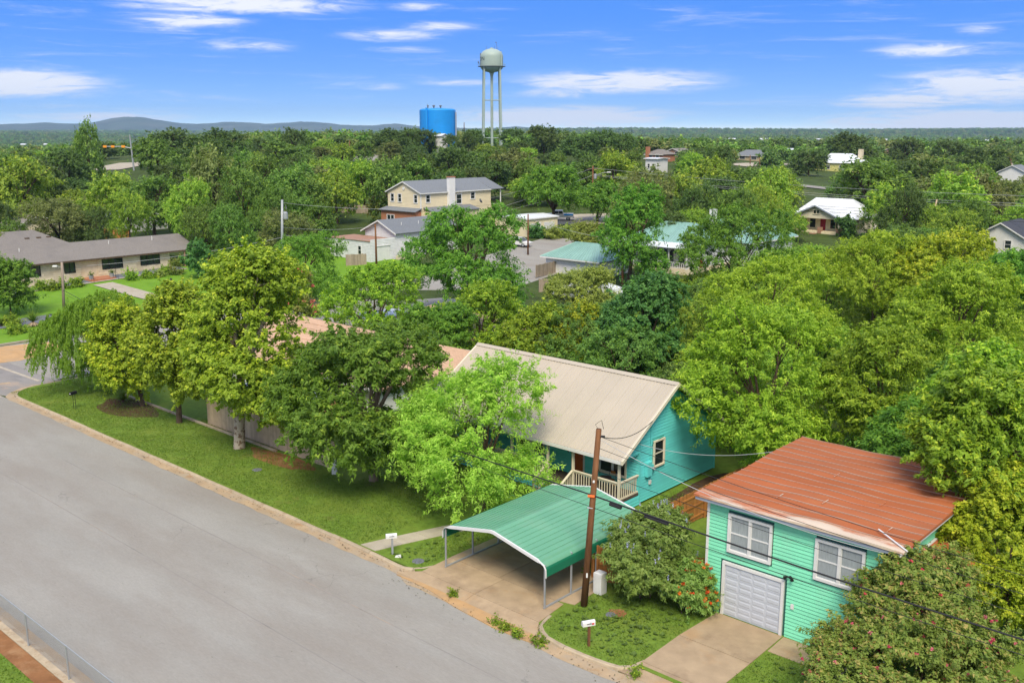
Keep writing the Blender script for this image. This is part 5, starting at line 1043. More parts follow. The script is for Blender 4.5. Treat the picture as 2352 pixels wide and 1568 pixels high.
LP_b = GT(147, 712); LP_t = at(142, 602, LP_b.y + .2)
LP = pole('grey wooden street light pole on the ranch lawn', LP_b, LP_t, .17, .13, m_poleg, 'street_light_pole'); dl = LP_t - LP_b
MB().tube([dl * .9, dl * .9 + Vector((-.5, -.2, .12))], .03, 6).build('lamp_arm', m_steel, LP); MB().bbox(-.95, -.45, -.35, -.1, 0, .16, .05).build('lamp_head', m_white, LP).location = dl * .9 + Vector((0, 0, .05))
far_r = W(18, 31.6, 5.0); m1 = LP_b + dl * .42
wire('thick black cable bundle from the brown pole towards the left street light pole', on(5.08), m1, 1.0, .03); wire('thin cable below the thick bundle, left of the brown pole', on(4.55), LP_b + dl * .36, .9, .012)
wire('thick black cable bundle running right past the mint garage front', on(5.08), far_r, .5, .035); wire('thin black cable under the bundle in front of the mint garage', on(4.55), W(18, 31.6, 4.4), .45, .014)
mid = on(5.08).lerp(far_r, .017)
for f_, l_, r_, lab in ((.021, .55, .085, 'black splice case on the cable just right of the brown pole'), (.062, 1.1, .06, 'long black splice sleeve on the cable right of the brown pole')):
    a, c = on(5.08), far_r; u = lambda q: a.lerp(c, q) - Vector((0, 0, 2.0 * q * (1 - q) + .1)); MB().tube([u(f_), u(f_ + l_ / (c - a).length)], r_, 8).build('splice_case', m_cable, label=lab, cat='splice')
for k, (zz, zf, sg) in enumerate(((7.7, 7.6, 1.0), (7.2, 7.1, 1.1), (6.2, 6.5, .9))): wire(('topmost', 'second', 'third')[k] + ' thin wire running right from the brown pole across the rusty roof', on(zz), W(18, 31.2, zf), sg, .011)
hw2 = W(-28.6, 43.15, 4.7); wire('twisted service drop from the brown pole to the turquoise gable', on(7.7), hw2, .5, .018); wire('service cable from the turquoise gable side across to the mint garage roof', W(-28.6, 41.6, 3.6), W(-20.1, 43, 5.0), .55, .014, m_alum)
wire('thin grey guy cable from the brown pole towards the cedar fence', on(7.6), W(-12.3, 33.7, 4.95), .5, .012, m_alum)
for k in range(2): wire(('upper', 'lower')[k] + ' wire leaving the frame left of the street light pole', LP_b + dl * (.62 - .12 * k), at(-60, 700 + 25 * k, 96), .3, .012)
P1b = GT(648, 634); P1t = at(648, 459, P1b.y); P1 = pole('grey steel pole with transformer beyond the willow', P1b, P1t, .2, .15, m_steel); d1 = P1t - P1b
MB().lathe([(.3, 0), (.33, .1), (.33, .85), (.2, .98)], 12, (.5, -.1)).build('transformer', m_steel, P1).location = d1 * .75; MB().box(.1, .6, -.15, -.05, 0, .08).build('bracket', m_steel, P1).location = d1 * .84; MB().tube([(.55, -.1, 0), (.55, -.1, .5)], .06, 6).build('arrester', m_gravel, P1).location = d1 * .88
P2b = GT(862, 604); P2t = at(862, 515, P2b.y - 3); P2b = Vector((P2t.x, P2t.y, terr(P2t.x, P2t.y))); pole('brown pole in front of the white garage house', P2b, P2t, .16, .12, m_pole)
P3t = at(1213, 492, 150); P3b = Vector((P3t.x, 150, terr(P3t.x, 150))); pole('slim brown pole beside the cross street right of the dark pecan', P3b, P3t, .14, .1, m_pole)
P4t = at(1432, 548, 124); P4b = Vector((P4t.x, 124, terr(P4t.x, 124))); pole('dark brown pole in front of the green roofed cottage', P4b, P4t, .17, .12, m_pole)
P5t = at(2152, 458, 165); P5b = Vector((P5t.x - 1.0, 165, terr(P5t.x, 165))); pole('pale tan leaning pole rising from the yellow-green trees', P5b, P5t, .16, .12, m_woodt)
P6t = at(1362, 381, 205); P6b = Vector((P6t.x, 205, terr(P6t.x, 205))); P6 = pole('tall brown pole with transformer and street light right of the truck', P6b, P6t, .18, .13, m_pole); d6 = P6t - P6b
MB().tube([d6 * .78, d6 * .86 + Vector((2.4, -.3, 0)), d6 * .86 + Vector((3.0, -.3, -.05))], .05, 6).build('lamp_arm', m_steel, P6); MB().bbox(2.9, 3.7, -.45, -.15, 0, .18, .05).build('lamp_head', m_white, P6).location = d6 * .855; MB().lathe([(.3, 0), (.33, .1), (.33, .9), (.2, 1.0)], 12, (.5, -.1)).build('transformer', m_steel, P6).location = d6 * .72; MB().box(-1.1, 1.1, -.06, .06, 0, .12).build('crossarm', m_pole, P6).location = d6 * .93
P7t = at(1692, 428, 205); P7b = Vector((P7t.x, 205, terr(P7t.x, 205))); P7 = pole('brown pole with white transformer among the vine covered trees', P7b, P7t, .17, .12, m_pole); MB().lathe([(.3, 0), (.33, .1), (.33, .9), (.2, 1.0)], 12, (-.5, -.1)).build('transformer', m_white, P7).location = (P7t - P7b) * .82
pole('dark pole on the grassy slope left of the hill road', GT(803, 361), at(803, 322, GT(803, 361).y), .18, .14, m_pole)
for k, (px, py, pt2) in enumerate(((1723, 378, 356), (1745, 384, 362), (2322, 398, 366), (1066, 300, 281), (640, 335, 318), (575, 330, 312))):
    q = GT(px, py) if k != 3 else at(px, 300, 430); pole(('slim pole left of the tan bungalow drive', 'slim pole in front of the tan bungalow drive', 'dark lamp pole by the lane at far right', 'crossarm pole on the skyline between tank and tower', 'pale pole on the wooded ridge left of the hill road', 'pale pole on the ridge farther left of the hill road')[k], q, at(px, pt2, q.y), .2, .14, m_pole)
R1 = at(2420, 455, 150); NM = ('topmost', 'second', 'third', 'fourth', 'fifth', 'sixth')
for k, (ya, yb_) in enumerate(((386, 452), (400, 470), (403, 476), (430, 497), (433, 505), (440, 512))):
    wire(NM[k] + ' of the long wires crossing above the white roofed cottage', at(1362, ya, 205), at(2420, yb_, 152), .8, .022 if k < 3 else .03, m_alum if k < 3 else m_cable, n=26)
for k, (xa, ya, xb, yb_) in enumerate(((1362, 386, 1060, 470), (1362, 402, 1060, 500), (1362, 428, 1000, 520))): wire(NM[k] + ' wire from the tall brown pole down to the beige house', at(xa, ya, 205), at(xb, yb_, 178), .5, .02, m_alum)
for k, (ya, xb, yb_) in enumerate(((466, 965, 478), (522, 862, 520), (540, 1000, 548))): wire(NM[k] + ' wire running right from the grey steel pole', at(650, ya, P1b.y), at(xb, yb_, 150), .4, .018, m_alum)
wire('service wire from the grey steel pole to the ranch house roof', at(648, 545, P1b.y), at(200, 610, 128), .5, .018, m_alum); wire('service wire from the grey steel pole past the weeping tree', at(648, 548, P1b.y), at(745, 640, 118), .3, .018, m_alum)
wire('wire from the dark brown pole to the cross street pole', P4t - Vector((0, 0, .3)), P3t - Vector((0, 0, .5)), .4, .018, m_alum); wire('wire over the green roofed cottage chimney', at(1520, 520, 150), at(1620, 545, 148), .2, .018, m_alum)
# traffic signal on the left plain
ts = GT(308, 392); T2 = thing('traffic_signal', 'steel traffic signal mast with amber heads far off on the left', 'traffic light', ts); k_ = mpp(ts.y)
MB().tube([(0, 0, 0), (-.5, 0, 82 * k_ * .98)], [.3, .2], 8).build('mast', m_steel, T2); MB().tube([(-.3, 0, 50 * k_), (-3, 0, 54 * k_), (-60 * k_, 0, 54 * k_)], .14, 6).build('arm', m_steel, T2)
for x in (-20, -44, -62): MB().box(x * k_ - .55, x * k_ + .55, -.2, .2, 54 * k_ - .3, 54 * k_ + .35).build('signal_head', mat('amber_housing', (.8, .3, .02), .5) if x == -20 else MATS['amber_housing'], T2)
ts2 = GT(322, 386); pole('second grey steel mast right of the traffic signal', ts2, at(322, 330, ts2.y), .25, .18, m_steel, 'light_mast')
# grey fence pieces in back yards
for lab, a, c in (('grey board fence in the back yard right of the dark pecan', GT(1238, 672), GT(1302, 668)), ('weathered fence along the cross street below the green roofed shed', GT(1232, 640), GT(1290, 622)), ('grey board fence at the edge of the yellow-green trees', GT(1588, 722), GT(1640, 700)), ('long grey fence on the slope left of the beige house', GT(780, 488), GT(850, 492))):
    picket_fence(lab, WS(*a.xy), WS(*c.xy), 1.7, m_woodg, .22, z=(a.z + c.z) / 2)
picket_fence('cedar fence segment behind the ranch house', WS(*GT(240, 548).xy), WS(*GT(300, 552).xy), 1.8, m_wood, .25, z=terr(*GT(270, 550).xy))
# ------------------------------------------------------------------ trees and plants
def unit(v): return v / np.maximum(np.linalg.norm(v, axis=-1, keepdims=True), 1e-6)
LEAF_GAIN = np.array([2.95, 2.85, 2.65])
SPEC = {  # leaf length, width, clump radius, colour a, colour b, new growth, share of new growth, droop
    'feather': (.17, .05, .60, (.086, .145, .020), (.140, .215, .032), (.19, .27, .05), .25, .3),
    'pecan':   (.24, .08, .66, (.032, .076, .010), (.066, .130, .016), (.12, .19, .022), .14, .45),
    'sycamore': (.20, .14, .60, (.075, .118, .012), (.12, .172, .016), (.21, .245, .025), .2, .2),
    'yellow':  (.19, .11, .55, (.085, .125, .010), (.13, .175, .013), (.22, .235, .02), .25, .2),
    'weep':    (.17, .05, .48, (.052, .108, .012), (.090, .160, .018), (.14, .21, .03), .15, .8),
    'elm':     (.20, .085, .55, (.058, .106, .010), (.10, .162, .014), (.18, .235, .02), .22, .25),
    'dark':    (.20, .11, .55, (.024, .064, .018), (.046, .104, .026), (.075, .14, .035), .12, .3),
    'mesquite': (.19, .06, .58, (.070, .125, .010), (.116, .178, .015), (.18, .24, .025), .25, .4),
    'crape':   (.12, .06, .40, (.054, .080, .016), (.098, .122, .026), (.14, .11, .04), .22, .1),
    'vitex':   (.15, .05, .36, (.058, .106, .024), (.10, .155, .038), (.13, .18, .055), .22, .3),
    'olive':   (.17, .06, .5, (.075, .10, .022), (.12, .15, .032), (.17, .2, .05), .2, .2),
    'lime':    (.13, .07, .36, (.085, .128, .008), (.135, .18, .012), (.21, .235, .02), .3, .1),
}
def auto_lobes(rng, w, d, z0, z1, n=11, top=1.0):
    H_ = z1 - z0; n = int(n * 1.3); L = [(0, 0, z0 + .48 * H_, .37 * w, .37 * d, .40 * H_)]
    for i in range(n):
        h = .14 + .68 * ((i * .618) % 1.0); ring = math.sqrt(max(.05, 1 - ((h - .38) / .68) ** 2)) * rng.uniform(.5, .7); a = i * 2.399 + rng.uniform(-.35, .35)
        rr_ = rng.uniform(.30, .46); L.append((math.cos(a) * ring * w / 2, math.sin(a) * ring * d / 2, z0 + h * H_, rr_ * w / 2, rr_ * d / 2, min(rng.uniform(.17, .26) * H_, rr_ * (w + d) / 4 * 1.05)))
    for k in range(2): L.append((rng.uniform(-.16, .16) * w, rng.uniform(-.16, .16) * d, z1 - (.16 + .05 * k) * H_ * top, .2 * w, .2 * d, .16 * H_))
    return np.array(L)
def crown_mesh(name, seed, lobes, nclump, nleaf, spec, m, scale=1.0, weep=False, colmul=1.0):
    rng = np.random.default_rng(seed); ll, lw, cr, cA, cB, cT, pT, droop = spec; ll *= scale * .95; lw *= scale * 1.32; cr *= scale * 1.1; colmul *= LEAF_GAIN
    wts = lobes[:, 3] * lobes[:, 4] + lobes[:, 3] * lobes[:, 5]; wts[0] *= .7; wts /= wts.sum()
    M_ = nclump * 4; k = rng.choice(len(lobes), M_, p=wts); dv = unit(rng.normal(size=(M_, 3))); dv[:, 2] = np.where((dv[:, 2] < -.35) & (rng.random(M_) < .6), -dv[:, 2], dv[:, 2])
    fr = 1 - .42 * rng.beta(1, 3.5, M_) + np.where(rng.random(M_) < .16, rng.uniform(0, .22, M_), 0); C_ = lobes[k, :3] + dv * lobes[k, 3:] * fr[:, None]
    dist = np.sqrt((((C_[:, None, :] - lobes[None, :, :3]) / lobes[None, :, 3:]) ** 2).sum(-1)).min(1)
    hole = np.sin(C_ @ np.array([1.9, 1.1, .8]) / (cr * 1.9) + seed) * np.sin(C_ @ np.array([-.9, 1.7, 1.3]) / (cr * 1.9) + seed * 2) * np.sin(C_ @ np.array([.7, -.8, 1.9]) / (cr * 1.9)); keep = ((dist > .7) | (rng.random(M_) < .12)) & ((hole > -.2) | (rng.random(M_) < .25)); C_ = C_[keep][:nclump]; dv = dv[keep][:nclump]; nclump = len(C_)
    crk = cr * rng.uniform(.5, 1.45, nclump); elo = np.where(rng.random(nclump) < .4, rng.uniform(.3, 1.1, nclump), 0) * crk; tk = np.clip(rng.normal(.5, .28, nclump), 0, 1)
    n = nclump * nleaf; ci = np.repeat(np.arange(nclump), nleaf); u = unit(rng.normal(size=(n, 3))); r = rng.random(n) ** (1 / 2.4)
    if weep:
        s_ = rng.random(n); out = dv[ci] * np.array([1, 1, .3]); off = out * (s_ * 1.1 * crk[ci])[:, None] + np.array([0, 0, -1.0]) * ((s_ ** 1.4) * 1.9 * crk[ci])[:, None] + u * (crk[ci] * .22 * (1 - .4 * s_))[:, None]; r = s_
    else:
        ax = unit(dv * .75 + np.array([0, 0, .28]) + .55 * rng.normal(size=(nclump, 3))); s_ = rng.random(n); Ls = crk[ci] * (1.5 + .9 * (elo[ci] > 0)); r = s_
        off = ax[ci] * ((s_ - .4) * Ls)[:, None] + u * (crk[ci] * .52 * (1.05 - .65 * s_) * rng.random(n) ** .45)[:, None]; off[:, 2] -= droop * .55 * s_ ** 2 * Ls
    P = C_[ci] + off
    nn = unit(.35 * u + .45 * dv[ci] + np.array([0, 0, .75]) + .5 * rng.normal(size=(n, 3)))
    t_ = rng.normal(size=(n, 3)) * .8 + .6 * u + (.8 * ax[ci] if not weep else 0); t_[:, 2] -= droop * (1.6 if not weep else 3.0); t_ -= nn * (t_ * nn).sum(1, keepdims=True) * (1.0 if not weep else .4); t_ = unit(t_); sd = unit(np.cross(nn, t_))
    sz = (rng.uniform(.7, 1.3, n) * rng.uniform(.7, 1.35, nclump)[ci])[:, None]; q = P - t_ * ll * .4 * sz; a = q + sd * lw * .5 * sz; b = q - sd * lw * .5 * sz; c = P + t_ * ll * .6 * sz - np.array([0, 0, 1]) * ll * .08
    V = np.stack([a, b, c], 1).reshape(-1, 3).astype(np.float32)
    tt = np.clip(tk[ci] * .65 + rng.random(n) * .35, 0, 1)[:, None]; col = np.array(cA) * (1 - tt) + np.array(cB) * tt
    tip = (rng.random(n) < pT * 1.6 * (.3 + tk[ci])) & (r > .6) & (off[:, 2] > -.15 * crk[ci]); tt2 = rng.uniform(.4, 1, n)[:, None]; col = np.where(tip[:, None], col * (1 - tt2) + np.array(cT) * tt2, col) * colmul
    me = bpy.data.meshes.new(name); me.vertices.add(3 * n); me.vertices.foreach_set('co', V.ravel()); me.loops.add(3 * n); me.loops.foreach_set('vertex_index', np.arange(3 * n, dtype=np.int32)); me.polygons.add(n); me.polygons.foreach_set('loop_start', np.arange(0, 3 * n, 3, dtype=np.int32))
    me.materials.append(m); ca = me.attributes.new('col', 'FLOAT_COLOR', 'FACE'); ca.data.foreach_set('color', np.concatenate([col, np.ones((n, 1))], 1).astype(np.float32).ravel()); me.update(); me.validate()
    return me, C_, dv
def blossom_mesh(name, seed, centers, dirs, n, size, cols, m, spike=False, frac=1.0):
    rng = np.random.default_rng(seed); V = []; Fc = []; K = []
    sel = rng.permutation(len(centers))[:n]
    for i in sel:
        c = centers[i] + dirs[i] * size * 1.6 + np.array([0, 0, size * 1.2]); base = cols[rng.integers(len(cols))]
        q = 26 if not spike else 14
        for j in range(q):
            if spike: p = c + np.array([rng.normal() * size * .14, rng.normal() * size * .14, (j / q) * size * 1.9]); s_ = size * .34 * (1 - .6 * j / q)
            else: p = c + unit(rng.normal(size=3)) * size * rng.random() ** .5 * np.array([1, 1, .8]); s_ = size * .42
            a = unit(rng.normal(size=3)); b = unit(np.cross(a, rng.normal(size=3))); o = len(V); V += [p - a * s_, p + b * s_ * .6, p + a * s_, p - b * s_ * .6]; Fc.append((o, o + 1, o + 2, o + 3)); K.append(np.array(base) * rng.uniform(.75, 1.2))
    me = bpy.data.meshes.new(name); me.from_pydata([tuple(v) for v in V], [], Fc); me.materials.append(m); ca = me.attributes.new('col', 'FLOAT_COLOR', 'FACE'); ca.data.foreach_set('color', np.array([(*k, 1) for k in K], np.float32).ravel()); me.update(); return me
def trunk_mesh(name, seed, lobes, z_fork, r0, m, lean=(0, 0), nl=7, stems=1):
    rnd = random.Random(seed); b = MB(); order = sorted(range(1, len(lobes)), key=lambda i: -lobes[i][2])
    for s_ in range(stems):
        ox, oy = (rnd.uniform(-.25, .25), rnd.uniform(-.25, .25)) if stems > 1 else (0, 0); rr_ = r0 if stems == 1 else r0 * .6
        f = Vector((lean[0] + ox * 2, lean[1] + oy * 2, z_fork)); b.tube([(ox, oy, -.25), (ox, oy, .08), (ox + f.x * .3 + rnd.uniform(-.06, .06), oy + f.y * .3, z_fork * .5), f], [rr_ * 1.5, rr_ * 1.05, rr_ * .9, rr_ * .75], 9)
        for i in order[s_::stems][:nl]:
            e = Vector(lobes[i][:3]); mid = f.lerp(e, .5) + Vector((rnd.uniform(-.3, .3), rnd.uniform(-.3, .3), rnd.uniform(0, .35))) * (e - f).length * .25
            b.tube([f - Vector((0, 0, .1)), mid, e], [rr_ * .6, rr_ * .36, rr_ * .1], 6)
            for q in range(3):
                e2 = e + Vector((rnd.uniform(-1, 1) * lobes[i][3], rnd.uniform(-1, 1) * lobes[i][4], rnd.uniform(-.2, .9) * lobes[i][5])) * .8; b.tube([mid.lerp(e, .4 + .2 * q), e2], [rr_ * .2, rr_ * .06], 5)
    return b.mesh(name, m, True)
SEED = [100]
def big_tree(name, label, base, box, sp, nclump=230, nleaf=85, r0=.2, mbark=None, depth=1.0, n=11, weep=False, cat='tree', lean=(0, 0), stems=1, fork=None, leafm=None, zmin=.4, group=None, scale=1.0, colmul=1.0, blossoms=None, dens=1.0):
    SEED[0] += 1; seed = SEED[0]; rng = np.random.default_rng(seed); x0, x1, yt, yb = box; Y = base[1]; zb = base[2]
    w = (x1 - x0) * mpp(Y); cx = at((x0 + x1) / 2, yt, Y).x - base[0]; z1 = at((x0 + x1) / 2, yt, Y).z - zb; z0 = max(zmin, at((x0 + x1) / 2, yb, Y - w * .33 * depth).z - zb)
    nclump = int(nclump * 3.4 * dens); nleaf = int(nleaf * .6); w *= .92; z1 -= .35; lobes = auto_lobes(rng, w, w * depth, z0, z1, n); lobes[:, 0] += cx
    t = thing(name, label, cat, base, 0, group); me, C_, dv = crown_mesh('crown', seed, lobes, nclump, nleaf, SPEC[sp], leafm or m_leaf, scale, weep, colmul); put('crown', me, t)
    zf = fork or (z0 + .22 * (z1 - z0)); put('trunk', trunk_mesh('trunk', seed, lobes, zf, r0, mbark or m_bark, (cx * .35 + lean[0], lean[1]), 8, stems), t)
    if blossoms: put('blossoms', blossom_mesh('blossoms', seed, C_, dv, *blossoms), t)
    return t
PINK = [(.70, .10, .18), (.62, .07, .14), (.75, .22, .28)]; BLUE = [(.36, .40, .62), (.44, .48, .68)]; ORNG = [(.80, .14, .02), (.85, .26, .03)]
# the street side of the block
big_tree('feathery_tree', 'bright lime feathery tree with dark leaning trunk in front of the tan roof', W(-34.56, 35.74), (876, 1290, 820, 1200), 'feather', 320, 120, .19, lean=(.3, .2), leafm=m_leaf_soft, n=13, fork=2.2, dens=.8)
big_tree('shade_tree', 'large dark green shade tree on the front lawn left of the feathery tree', W(-42.39, 34.71), (604, 1048, 742, 1090), 'pecan', 340, 110, .26, m_barkg, n=13)
big_tree('sycamore_tree', 'tall sycamore with pale mottled trunk beside the tan fence', W(-53.44, 32.81), (392, 722, 552, 1000), 'sycamore', 390, 95, .36, m_barkw, n=13, fork=4.5)
big_tree('sycamore_tree', 'younger sycamore with dark trunk on the corner lawn', W(-61.41, 33.1), (280, 485, 636, 935), 'sycamore', 210, 90, .2, n=11, fork=3.2)
big_tree('yellow_green_tree', 'yellow-green broadleaf tree over the mulch bed near the corner', W(-67.2, 33.4), (188, 335, 684, 915), 'yellow', 190, 90, .18, n=9, zmin=.6)
big_tree('weeping_tree', 'weeping tree with hanging green strands at the street corner', W(-72.6, 35.6), (62, 320, 664, 872), 'weep', 420, 100, .2, n=11, weep=True, leafm=m_leaf_soft)
# behind the turquoise house
big_tree('shade_tree', 'bright green tree in front of the peach roof', G(860, 812), (712, 1000, 600, 855), 'elm', 290, 85, .22, colmul=.95)
big_tree('shade_tree', 'mid green tree filling the gap left of the tan roof ridge', G(1000, 872), (900, 1105, 690, 890), 'pecan', 230, 90, .2)
big_tree('elm_tree', 'tall yellow-green tree above the left end of the tan roof', G(1105, 842), (985, 1215, 640, 850), 'elm', 240, 90, .2)
big_tree('elm_tree', 'yellow-green tree behind the middle of the tan roof ridge', G(1225, 868), (1140, 1310, 690, 880), 'elm', 200, 90, .18)
big_tree('elm_tree', 'small lime green tree behind the tan roof left of the dark round tree', G(1325, 880), (1270, 1390, 690, 890), 'yellow', 150, 90, .15)
big_tree('round_tree', 'dense dark green tree behind the right half of the tan roof', G(1482, 905), (1366, 1594, 622, 885), 'dark', 270, 100, .22, n=12)
big_tree('shade_tree', 'very large dark green pecan in front of the white garage house', G(1085, 722), (925, 1226, 468, 715), 'pecan', 330, 90, .4, n=13, colmul=1.05, scale=1.15)
big_tree('shade_tree', 'dark green tree with bare upper limbs behind the brown pole and shed', GT(1445, 655), (1376, 1548, 416, 655), 'pecan', 230, 80, .3, n=11, scale=1.2)
big_tree('live_oak', 'spreading dark live oak with leaning trunks right of the porch cottage', GT(1720, 690), (1546, 1884, 468, 690), 'pecan', 330, 85, .3, n=13, scale=1.15, stems=3, lean=(-1.5, 0))
big_tree('weeping_tree', 'weeping mesquite in front of the grey steel pole', G(695, 690), (598, 797, 528, 690), 'weep', 240, 80, .22, scale=1.3, colmul=.75)
big_tree('crepe_myrtle', 'pink flowering crepe myrtle beside the white canopy', G(684, 742), (628, 724, 612, 745), 'crape', 110, 80, .08, stems=3, scale=1.6, blossoms=(90, .22, [(.62, .20, .17), (.66, .16, .17)], m_petal), cat='tree')
big_tree('sapling_hedge', 'loose olive sapling clump in front of the green roofed shed', GT(1335, 716), (1246, 1436, 612, 720), 'olive', 210, 80, .07, stems=4, scale=1.3, cat='shrub')
big_tree('sapling_hedge', 'olive green thicket below the porch cottage railing', GT(1600, 700), (1540, 1680, 632, 720), 'elm', 110, 70, .07, stems=4, scale=1.3, cat='shrub', colmul=.8)
# the thicket between the turquoise house and the mint garage
TK = 'yellow-green thicket trees'
big_tree('mesquite_tree', 'large yellow-green tree overhanging the left back corner of the rusty roof', W(-25.2, 49.6), (1548, 1960, 676, 1118), 'mesquite', 360, 115, .2, n=13, group=TK)
big_tree('mesquite_tree', 'greyish green tree behind the middle of the rusty roof', W(-20, 53.2), (1890, 2155, 738, 1062), 'mesquite', 240, 110, .18, group=TK, colmul=.85)
big_tree('mesquite_tree', 'shaggy green tree behind the right end of the rusty roof', W(-11.6, 52), (2120, 2430, 780, 1230), 'elm', 320, 110, .2, n=13, group=TK)
big_tree('mesquite_tree', 'broad yellow-green tree rising behind the thicket at the right frame edge', W(-20, 66.5), (2060, 2400, 590, 930), 'mesquite', 300, 105, .2, group=TK, n=12)
big_tree('mesquite_tree', 'pale lime tree at the back left of the thicket', W(-34, 66), (1605, 1940, 585, 800), 'mesquite', 260, 100, .18, group=TK, colmul=1.1)
big_tree('mesquite_tree', 'lime tree at the back of the thicket below the white roofed cottage', W(-32, 81), (1870, 2140, 530, 720), 'mesquite', 230, 95, .18, group=TK, colmul=1.12)
big_tree('mesquite_tree', 'yellow tipped tree at the back right of the thicket by the tan pole', W(-26, 84), (2040, 2330, 530, 720), 'yellow', 230, 95, .18, group=TK, colmul=1.05)
big_tree('mesquite_tree', 'dark green tree at the right frame edge below the dark roofed house', W(-13, 84), (2290, 2480, 560, 700), 'pecan', 200, 90, .2, group=TK)
big_tree('mesquite_tree', 'dark leafy tree tucked behind the rusty roof back edge', W(-15.5, 48.5), (2010, 2210, 930, 1100), 'pecan', 190, 100, .14, group=TK, colmul=.9)
big_tree('mesquite_tree', 'shaggy green tree overhanging the right edge of the rusty roof', W(-9.2, 44.4), (2135, 2470, 830, 1250), 'elm', 300, 110, .18, n=13, group=TK, zmin=1.5)
big_tree('lime_shrub', 'tall lime yellow shrub at the right frame edge beside the lean-to', W(-9.7, 40.6), (2150, 2490, 1062, 1510), 'lime', 330, 120, .1, stems=3, cat='shrub')
big_tree('crepe_myrtle', 'crepe myrtle with sparse pink blossom covering the right end of the mint garage', W(-10.7, 34.5), (1965, 2300, 1266, 1560), 'crape', 340, 120, .08, stems=4, cat='shrub', blossoms=(160, .075, PINK, m_petal), zmin=.2)
big_tree('crepe_myrtle', 'low pink flowering crepe myrtle in the bottom right corner', W(-10.1, 31.9), (1856, 2420, 1415, 1770), 'crape', 430, 130, .08, stems=4, cat='shrub', blossoms=(380, .075, PINK, m_petal), zmin=.1, n=14, depth=.7)
big_tree('vitex_bush', 'broad green bush with pale blue flower spikes by the cedar fence', W(-22.35, 33.3), (1388, 1608, 1166, 1368), 'vitex', 280, 120, .06, stems=4, cat='shrub', blossoms=(95, .13, BLUE, m_petal, True), zmin=.1, n=14)
big_tree('flowering_bush', 'small orange flowered bush against the mint garage corner', W(-20.2, 33.3), (1536, 1645, 1288, 1404), 'vitex', 110, 90, .04, stems=4, cat='shrub', blossoms=(60, .095, ORNG, m_petal), zmin=.1)
# small plants
def shrub(label, base, w, h, sp, name='shrub', nc=40, nl=60, sc=1.0, colmul=1.0, blossoms=None):
    SEED[0] += 1; rng = np.random.default_rng(SEED[0]); lobes = auto_lobes(rng, w, w, .02, h, 7); t = thing(name, label, 'shrub', base)
    me, C_, dv = crown_mesh('foliage', SEED[0], lobes, nc, nl, SPEC[sp], m_leaf, sc, colmul=colmul); put('foliage', me, t)
    if blossoms: put('blossoms', blossom_mesh('blossoms', SEED[0], C_, dv, *blossoms), t)
    return t
def yucca(label, base, h, r, m1=m_lawn, dead=False):
    t = thing('yucca', label, 'yucca', base); rnd = random.Random(int(base[0] * 10)); b = MB(); c = MB()
    for i in range(120):
        a = rnd.uniform(0, 6.28); e = rnd.uniform(.05, 1.45); L_ = rnd.uniform(.75, 1.0) * r; d = Vector((math.cos(a) * math.cos(e), math.sin(a) * math.cos(e), math.sin(e) * 1.0)); s_ = Vector((-math.sin(a), math.cos(a), 0)) * .045; o = Vector((0, 0, h * .35)); b.add([o - s_, o + s_, o + d * L_], [(0, 1, 2)])
        if dead: d2 = Vector((d.x, d.y, -.55)); c.add([o - s_, o + s_, o + d2 * L_ * .6], [(0, 1, 2)])
    b.build('leaves', m1, t)
    if dead: c.build('dead_leaves', m_woodt, t)
    MB().tube([(0, 0, 0), (0, 0, h * .4)], .12, 7).build('stem', m_bark, t)
zr = lambda px, py: GT(px, py) + Vector((0, 0, .1))
big_tree('young_tree', 'young conical tree on the ranch lawn at the left frame edge', zr(25, 724), (-45, 72, 590, 700), 'pecan', 120, 85, .1, n=9, scale=1.2, fork=1.5)
yucca('large spiky yucca with dry skirt in the ranch gravel bed', zr(77, 752), 1.6, 1.6, m_lawn, True); yucca('low grey spiky plant at the left end of the ranch gravel bed', zr(4, 752), .6, 1.0)
yucca('spiky yucca in the mulch bed under the yellow-green tree', W(-69.4, 33.0), .5, .9)
for px, py, w, h, lab in ((30, 748, 1.5, .8, 'clipped round green shrub, left in the ranch gravel bed'), (38, 768, 1.9, 1.0, 'larger clipped round green shrub, front of the ranch gravel bed'), (93, 668, 1.3, 1.5, 'upright green shrub below the first ranch window'), (122, 668, 1.0, .8, 'low green shrub left of the ranch walk'), (177, 660, 1.2, 1.5, 'dark green shrub beside the ranch steps'), (303, 645, 1.9, 1.6, 'spreading green shrub below the wide ranch window'), (340, 640, 1.2, .8, 'grey-green mound below the last ranch window'), (366, 637, 1.3, .8, 'pale low plant near the ranch house corner'), (378, 632, 1.1, 1.2, 'green shrub at the ranch house right corner'), (142, 665, .9, .9, 'small shrub behind the grey light pole')): shrub(lab, zr(px, py), w * .75, h * .6, 'elm' if 'pale' not in lab else 'olive', nc=36, nl=50, sc=1.3, colmul=.85)
shrub('brownish ornamental grass at the ranch carport', zr(402, 632), 2.0, 2.0, 'crape', nc=50, nl=50, sc=1.5); shrub('blue-green conifer-like shrub in front of the ranch carport', zr(455, 640), 3.4, 5.0, 'dark', 'evergreen_shrub', 120, 60, 1.3)
for px, py, w, h, sp, lab in ((1237, 546, 2.4, 1.6, 'dark', 'dark green shrub on the verge below the truck, leftmost'), (1270, 549, 2.6, 1.7, 'olive', 'pale grey-green shrub on the verge below the truck'), (1297, 546, 2.2, 1.5, 'olive', 'olive shrub on the verge, third from the left'), (1325, 543, 2.2, 1.5, 'olive', 'pale shrub at the right end of the verge'), (868, 515, 4.5, 5.5, 'crape', 'dark bronze shrub left of the beige house'), (1940, 546, 3.0, 3.2, 'dark', 'dark shrub right of the white roofed cottage porch'), (2000, 545, 5.0, 5.5, 'crape', 'bronze green bush right of the white roofed cottage')): shrub(lab, GT(px, py), w, h, sp, nc=60, nl=50, sc=2.0)
